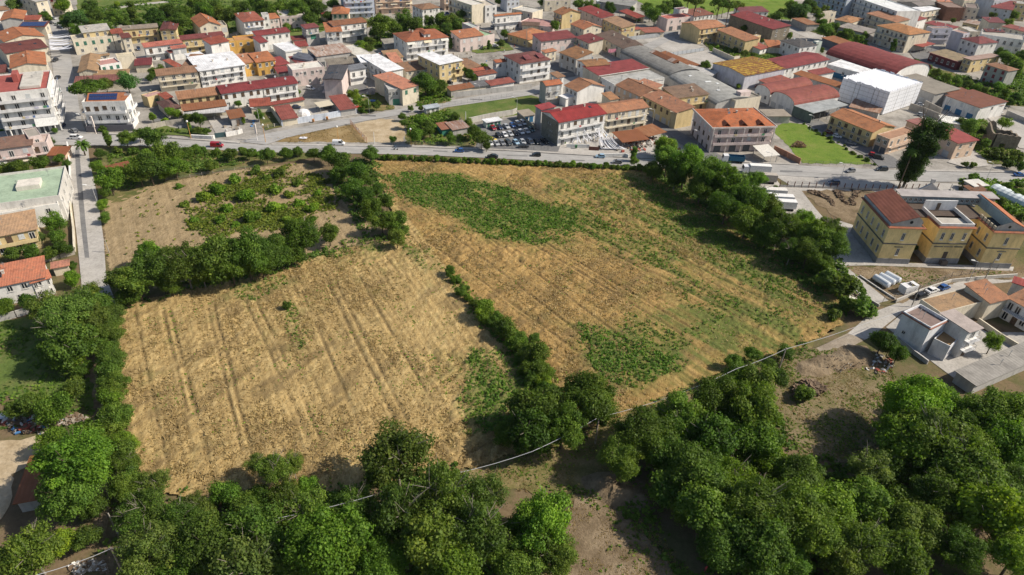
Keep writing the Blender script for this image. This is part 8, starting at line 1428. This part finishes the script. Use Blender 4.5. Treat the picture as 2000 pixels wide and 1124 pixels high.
zonetrees('in left edge gardens', [(105, 435, 46, 'bright'), (112, 462, 40, 'dark'), (118, 485, 40, 'deep'), (75, 465, 34, 'olive'), (78, 318, 44, 'dark'), (38, 330, 46, 'dark'), (115, 310, 26, 'dark'), (130, 320, 22, 'mid'), (140, 545, 40, 'yellow'), (141, 518, 22, 'dark'), (52, 588, 46, 'deep'), (10, 600, 46, 'bright'), (95, 495, 40, 'dark'), (25, 495, 36, 'mid'), (60, 492, 36, 'dark'), (95, 275, 22, 'mid'), (107, 255, 14, 'dark'), (115, 340, 26, 'dark'), (10, 330, 36, 'mid')], shape='mid', hr=.95)
zonetrees('around the left street', [(172, 172, 72, 'dark', 'flat', .8), (205, 165, 38, 'dull'), (248, 160, 46, 'blue', 'mid'), (150, 35, 52, 'blue', 'mid'), (130, 45, 34, 'dark'), (150, 58, 30, 'dark'), (122, 10, 36, 'yellow'), (85, 28, 20, 'dark'), (30, 8, 40, 'grey'), (200, 252, 18, 'mid', 'sml'), (95, 35, 14, 'dark', 'sml'), (125, 35, 20, 'dull'), (20, 150, 16, 'mid', 'sml')], shape='mid')
zonetrees('in the wooded park', [(185, 30, 36, 'dark'), (205, 55, 36, 'mid'), (175, 12, 34, 'dark'), (222, 35, 36, 'dark'), (258, 22, 32, 'dull', 'tall'), (250, 50, 26, 'dark'), (300, 32, 48, 'deep'), (330, 25, 46, 'deep'), (315, 45, 36, 'deep'), (352, 40, 50, 'dark'), (365, 25, 40, 'dark'), (345, 62, 30, 'dark'), (400, 22, 44, 'dark'), (440, 30, 50, 'dark'), (470, 15, 40, 'deep'), (420, 15, 40, 'mid'), (485, 35, 40, 'dark'), (520, 18, 46, 'deep'), (550, 15, 40, 'dark'), (580, 18, 46, 'dark'), (605, 35, 36, 'dark'), (620, 15, 40, 'deep'), (570, 35, 30, 'mid'), (228, 8, 14, 'yellow'), (215, 25, 24, 'mid'), (240, 35, 22, 'dark'), (380, 5, 40, 'deep'), (500, 5, 40, 'deep'), (600, 5, 40, 'deep'), (650, 8, 30, 'mid'), (540, 35, 30, 'dull'), (270, 45, 20, 'dark'), (390, 45, 30, 'dark'), (175, 45, 30, 'mid')], shape='mid')
zonetrees('on the top slope', [(742, 50, 56, 'dark'), (790, 42, 46, 'deep'), (765, 52, 46, 'dark'), (812, 48, 44, 'dark'), (860, 38, 40, 'dark'), (882, 42, 40, 'mid'), (838, 42, 26, 'dark'), (722, 80, 26, 'mid'), (895, 50, 36, 'deep'), (875, 55, 30, 'grey'), (705, 90, 30, 'bright'), (730, 65, 26, 'bright'), (900, 28, 26, 'grey'), (640, 30, 26, 'dark'), (615, 22, 30, 'deep'), (720, 95, 24, 'mid'), (785, 60, 26, 'mid'), (880, 85, 18, 'mid', 'tall')])
zonetrees('among left houses', [(300, 142, 26, 'dark'), (293, 152, 20, 'mid'), (315, 138, 24, 'mid'), (298, 228, 22, 'bright'), (332, 218, 24, 'bright'), (345, 222, 26, 'yellow'), (368, 232, 26, 'dark'), (388, 232, 34, 'dark'), (370, 250, 20, 'bright', 'tall'), (385, 254, 18, 'mid'), (402, 256, 18, 'mid'), (320, 235, 20, 'bright', 'sml'), (465, 202, 20, 'bright'), (505, 225, 24, 'dark'), (505, 192, 16, 'dark'), (475, 235, 14, 'bright', 'tall'), (582, 180, 14, 'mid'), (690, 185, 26, 'yellow'), (695, 200, 20, 'bright'), (715, 205, 24, 'mid'), (735, 205, 24, 'dark'), (520, 190, 14, 'mid', 'sml'), (560, 52, 18, 'mid'), (610, 28, 20, 'dark'), (705, 215, 16, 'bright', 'sml'), (605, 75, 16, 'dark', 'sml')])
zonetrees('around the car lot', [(830, 160, 56, 'dark'), (860, 168, 36, 'dark'), (818, 155, 24, 'dark'), (845, 175, 30, 'dark'), (802, 212, 14, 'mid'), (822, 212, 14, 'mid'), (822, 235, 36, 'bright'), (810, 262, 42, 'dark'), (838, 256, 30, 'dark'), (830, 240, 28, 'mid'), (790, 240, 24, 'mid'), (880, 270, 26, 'dark'), (925, 255, 36, 'dark'), (940, 270, 42, 'mid'), (915, 240, 24, 'dark'), (890, 228, 22, 'mid'), (785, 228, 18, 'mid'), (768, 272, 18, 'bright'), (1252, 300 - 62, 20, 'mid'), (950, 285, 24, 'dark'), (1100, 278, 10, 'bright', 'sml')])
zonetrees('by the yellow house', [(916, 145, 24, 'dark'), (925, 152, 20, 'deep'), (945, 128, 14, 'yellow', 'sml'), (908, 138, 18, 'dark')], cat='bush')
for k in range(9): grow(822 + k * 5.6, 193 - k * .9, 9, 'bright', 'sml', 1.4, 'vine bush beside the middle road, %s from the left' % ORD[k], 'vine row by the middle road', 'bush')
zonetrees('among top centre houses', [(955, 88, 14, 'dark', 'tall'), (978, 85, 18, 'mid'), (945, 95, 8, 'dark', 'sml'), (985, 65, 24, 'dark'), (1085, 50, 26, 'dark'), (1060, 5, 22, 'mid'), (975, 3, 20, 'bright'), (1130, 8, 26, 'dark'), (1150, 12, 26, 'mid'), (1165, 15, 22, 'dark'), (1190, 12, 18, 'dark'), (1195, 20, 20, 'deep'), (1205, 10, 14, 'mid'), (1020, 75, 16, 'olive'), (1045, 55, 12, 'bright', 'sml'), (1235, 18, 16, 'dark'), (1245, 40, 10, 'mid', 'sml'), (1020, 80, 14, 'dark', 'sml')])
zonetrees('around the top meadow', [(1262, 15, 30, 'dark'), (1280, 30, 36, 'dark'), (1270, 25, 30, 'mid'), (1300, 15, 36, 'mid'), (1318, 10, 34, 'dark'), (1290, 18, 24, 'dark'), (1360, 2, 40, 'dull', 'flat'), (1345, 0, 26, 'dark', 'flat'), (1405, 8, 40, 'dark', 'flat'), (1425, 12, 38, 'dark', 'flat'), (1440, 10, 34, 'dull', 'flat'), (1415, 4, 26, 'deep', 'flat'), (1372, 16, 10, 'dark', 'sml'), (1390, 24, 9, 'dark', 'sml'), (1545, 12, 30, 'dark'), (1565, 20, 40, 'blue'), (1580, 12, 36, 'deep'), (1592, 20, 26, 'mid'), (1530, 25, 28, 'mid'), (1518, 32, 24, 'grey'), (1545, 30, 22, 'grey'), (1505, 35, 18, 'grey'), (1565, 30, 26, 'dark'), (1455, 55, 18, 'dark'), (1430, 48, 14, 'deep', 'sml'), (1612, 18, 20, 'dull'), (1600, 30, 26, 'dark')])
zonetrees('among upper right workshops', [(1612, 58, 36, 'mid'), (1605, 45, 24, 'bright'), (1632, 52, 22, 'dark'), (1655, 68, 34, 'dark'), (1640, 70, 24, 'mid'), (1678, 76, 20, 'mid'), (1690, 70, 18, 'dark'), (1620, 65, 26, 'dull'), (1745, 88, 22, 'deep', 'tall', 1.5), (1605, 98, 14, 'mid'), (1378, 128, 26, 'dark'), (1398, 138, 22, 'dark'), (1400, 92, 12, 'bright', 'sml'), (1455, 105, 20, 'dull'), (1472, 108, 16, 'dull'), (1435, 98, 14, 'mid', 'sml'), (1442, 170, 12, 'bright', 'sml'), (1838, 20, 16, 'mid'), (1790, 120, 14, 'dark', 'sml'), (1862, 40, 14, 'dull'), (1540, 72, 18, 'mid', 'sml'), (1490, 80, 12, 'mid', 'sml'), (1505, 95, 14, 'bright', 'sml')])
zonetrees('in the right strip', [(1810, 132, 20, 'dark'), (1830, 142, 22, 'mid'), (1850, 150, 22, 'bright'), (1870, 158, 22, 'dark'), (1890, 165, 24, 'mid'), (1910, 172, 26, 'dark'), (1925, 178, 22, 'mid'), (1952, 170, 26, 'bright'), (1965, 182, 26, 'dark'), (1985, 190, 30, 'deep'), (1970, 115, 40, 'bright'), (1985, 130, 36, 'dark'), (1955, 105, 30, 'dark'), (1995, 110, 34, 'mid'), (1975, 200, 22, 'mid'), (1925, 195, 20, 'dull'), (1890, 180, 16, 'mid', 'sml'), (1980, 30, 24, 'dark'), (1940, 30, 20, 'dull'), (1970, 45, 20, 'mid')])
zonetrees('around the stone ruin', [(1895, 248, 44, 'mid'), (1912, 255, 30, 'dark'), (1880, 240, 26, 'mid'), (1962, 240, 32, 'bright'), (1932, 262, 26, 'deep'), (1925, 280, 26, 'dark'), (1960, 300, 30, 'dull', 'sml'), (1985, 305, 30, 'mid', 'sml'), (1940, 300, 26, 'dull', 'sml'), (1995, 325, 24, 'deep'), (1885, 322, 16, 'dark', 'sml'), (1900, 322, 16, 'mid', 'sml'), (1970, 320, 24, 'dark', 'sml')])
zonetrees('by the greenhouse', [(1905, 348, 26, 'bright'), (1885, 360, 20, 'mid'), (1920, 365, 22, 'bright'), (1935, 380, 24, 'bright'), (1955, 395, 26, 'mid'), (1975, 408, 26, 'bright'), (1990, 380, 26, 'mid'), (1970, 362, 22, 'bright'), (1995, 420, 26, 'mid'), (1990, 360, 20, 'dark')], cat='bush', shape='sml')
zonetrees('in right edge yards', [(1940, 668, 46, 'bright', 'mid'), (1740, 675, 40, 'deep'), (1515, 368, 14, 'mid', 'sml'), (1785, 484, 20, 'deep'), (1620, 525, 20, 'mid', 'sml'), (1655, 545, 26, 'bright', 'sml'), (1690, 590, 24, 'bright', 'sml')], hr=1.25)
hs = sorted([(735 + k * 13.2, 306 + k * .58) for k in range(41)])
for k, (x, y) in enumerate(hs): grow(x, y, 15 + (k * 7 % 5), ['mid', 'bright', 'dark', 'mid'][k % 4], 'sml', .9, 'roadside hedge bush above the wheat, %s from the left' % ORD[k], 'hedge bushes along the main road', 'bush')
for k in range(14): grow(232 + k * 27, 292 + (k % 3) * 3 + k * .3, 20, ['mid', 'dark', 'bright'][k % 3], 'sml', 1.0, 'garden hedge bush by the main road, %s from the left' % ORD[k], 'garden hedge along the main road', 'bush')
for k in range(16): t_ = k / 15; grow(1574 + 134 * t_ + (k * 37 % 11 - 5) * .7, 244 + 78 * t_ + (k * 23 % 7 - 3) * .6, 6 + k * 29 % 7, ['dark', 'mid', 'dull'][k % 3], 'sml', .6, 'weed bush edging the bright lawn, %s from the left' % ORD[k], 'weeds along the bright lawn', 'bush')
for k in range(5): grow(303 + 4 + k * 10, 0 + 0 + 262 - 262 + 255 + k * .3, 9, 'bright', 'sml', .8, 'trimmed bush on the verge, %s from the left' % ORD[k], 'verge bushes', 'bush')
for k in range(6): p = px('B1', (960 + k * 48, 860)); grow(p[0], p[1], 10, 'dark', 'sml', .9, 'hedge bush in the white planter, %s from the left' % ORD[k], 'planter hedge', 'bush')
for k in range(4): p = px('B0', (20 + k * 80, 860)); grow(p[0], p[1], 8, 'bright', 'sml', .7, 'small round bush at the white block, %s from the left' % ORD[k], 'forecourt shrubs', 'bush')
# the tall dark conifer and the palms
def palm(label, base_t, base, crown_t, crown, h, fr, nfr=26, r0=.28):
    g = GT(base_t, base); c = GT(crown_t, crown, h); rt = empty('palm_tree', (g.x, g.y, 0)); tag(rt, label, 'palm'); d = c - Vector((g.x, g.y, 0)); mb = MB(); n = 6
    if abs(d.x) + abs(d.y) > h * .35: d = Vector((d.x, d.y, 0)) * (h * .35 / (abs(d.x) + abs(d.y))) + Vector((0, 0, h))
    for k in range(n): mb.tube(d * (k / n), d * ((k + 1) / n), r0 * (1 - .4 * k / n), r0 * (1 - .4 * (k + 1) / n), 8, cap=False)
    mb.build('trunk', M['bark'], rt); mb = MB(); r = random.Random(5)
    for k in range(nfr):
        a = 2 * math.pi * k / nfr + r.uniform(-.2, .2); el = r.uniform(-.5, 1.2); p = Vector(d); L = fr * r.uniform(.8, 1.1); pts = [Vector(d)]
        for s in range(5): v = Vector((math.cos(a) * math.cos(el), math.sin(a) * math.cos(el), math.sin(el))); p = p + v * L / 5; pts.append(Vector(p)); el -= .38
        for s in range(5):
            u = (pts[s + 1] - pts[s]).normalized(); sd_ = Vector((-math.sin(a), math.cos(a), 0)); wd = fr * .20 * (1 - abs(s - 2) * .22); wd2 = fr * .20 * (1 - abs(s - 1) * .22)
            for sg in (-1, 1): mb.poly([tuple(pts[s]), tuple(pts[s + 1]), tuple(pts[s + 1] + sd_ * sg * wd - Vector((0, 0, wd * .45))), tuple(pts[s] + sd_ * sg * wd2 - Vector((0, 0, wd2 * .45)))])
    o = mb.build('fronds', M['leaf'], rt, (1.5, 1.5, .9))
palm('tall fan palm in front of the dark conifer by the school', 'T7', (690, 860), 'T7', (905, 370), 16, 2.6)
palm('feathery palm at the corner of the lower lane', 'TA', (625, 205), 'TA', (610, 140), 5, 3.2)
palm('small palm among the houses behind the crimson roof', 'B4', (985, 440), 'B4', (965, 350), 4.5, 1.6, 16, .15)
palm('small yucca palm behind the crimson roof ridge', 'B4', (1000, 470), 'B4', (1000, 425), 3.5, 1.3, 14, .12)
g = GT('T7', (765, 780)); rt = empty('conifer', (g.x, g.y, 0)); tag(rt, 'very tall dark rounded conifer beside the main road', 'tree')
for z_, rr, dx, k in ((22, 6.0, 2.6, 0), (19, 6.6, 1.2, 5), (15.5, 5.8, 1.6, 1), (12.5, 5.0, .2, 2), (9.5, 4.4, -1.2, 3), (7, 4.4, .6, 4), (4.6, 3.8, -.2, 0)):
    o = ob('crown', MID[k], rt, (.40, .52, .42), (dx, 0, z_)); o.scale = (rr, rr, rr * .85); o.rotation_euler = (0, 0, k)
t = ob('trunk', TRK[0], rt); t.scale = (9, 9, 24)
# ------------------------------------------------------------------ air: one even box of thin haze round everything
mb = MB(); mb.box(-1230, -230, -1, 1230, 1630, 114); m = bpy.data.materials.new('haze'); m.use_nodes = True; n = m.node_tree.nodes; n.clear()
o_ = n.new('ShaderNodeOutputMaterial'); v_ = n.new('ShaderNodeVolumePrincipled'); v_.inputs['Color'].default_value = (.80, .88, 1.0, 1); v_.inputs['Density'].default_value = HAZE; v_.inputs['Anisotropy'].default_value = 0.0
m.node_tree.links.new(v_.outputs[0], o_.inputs['Volume']); tag(mb.build('haze', m), kind='stuff')
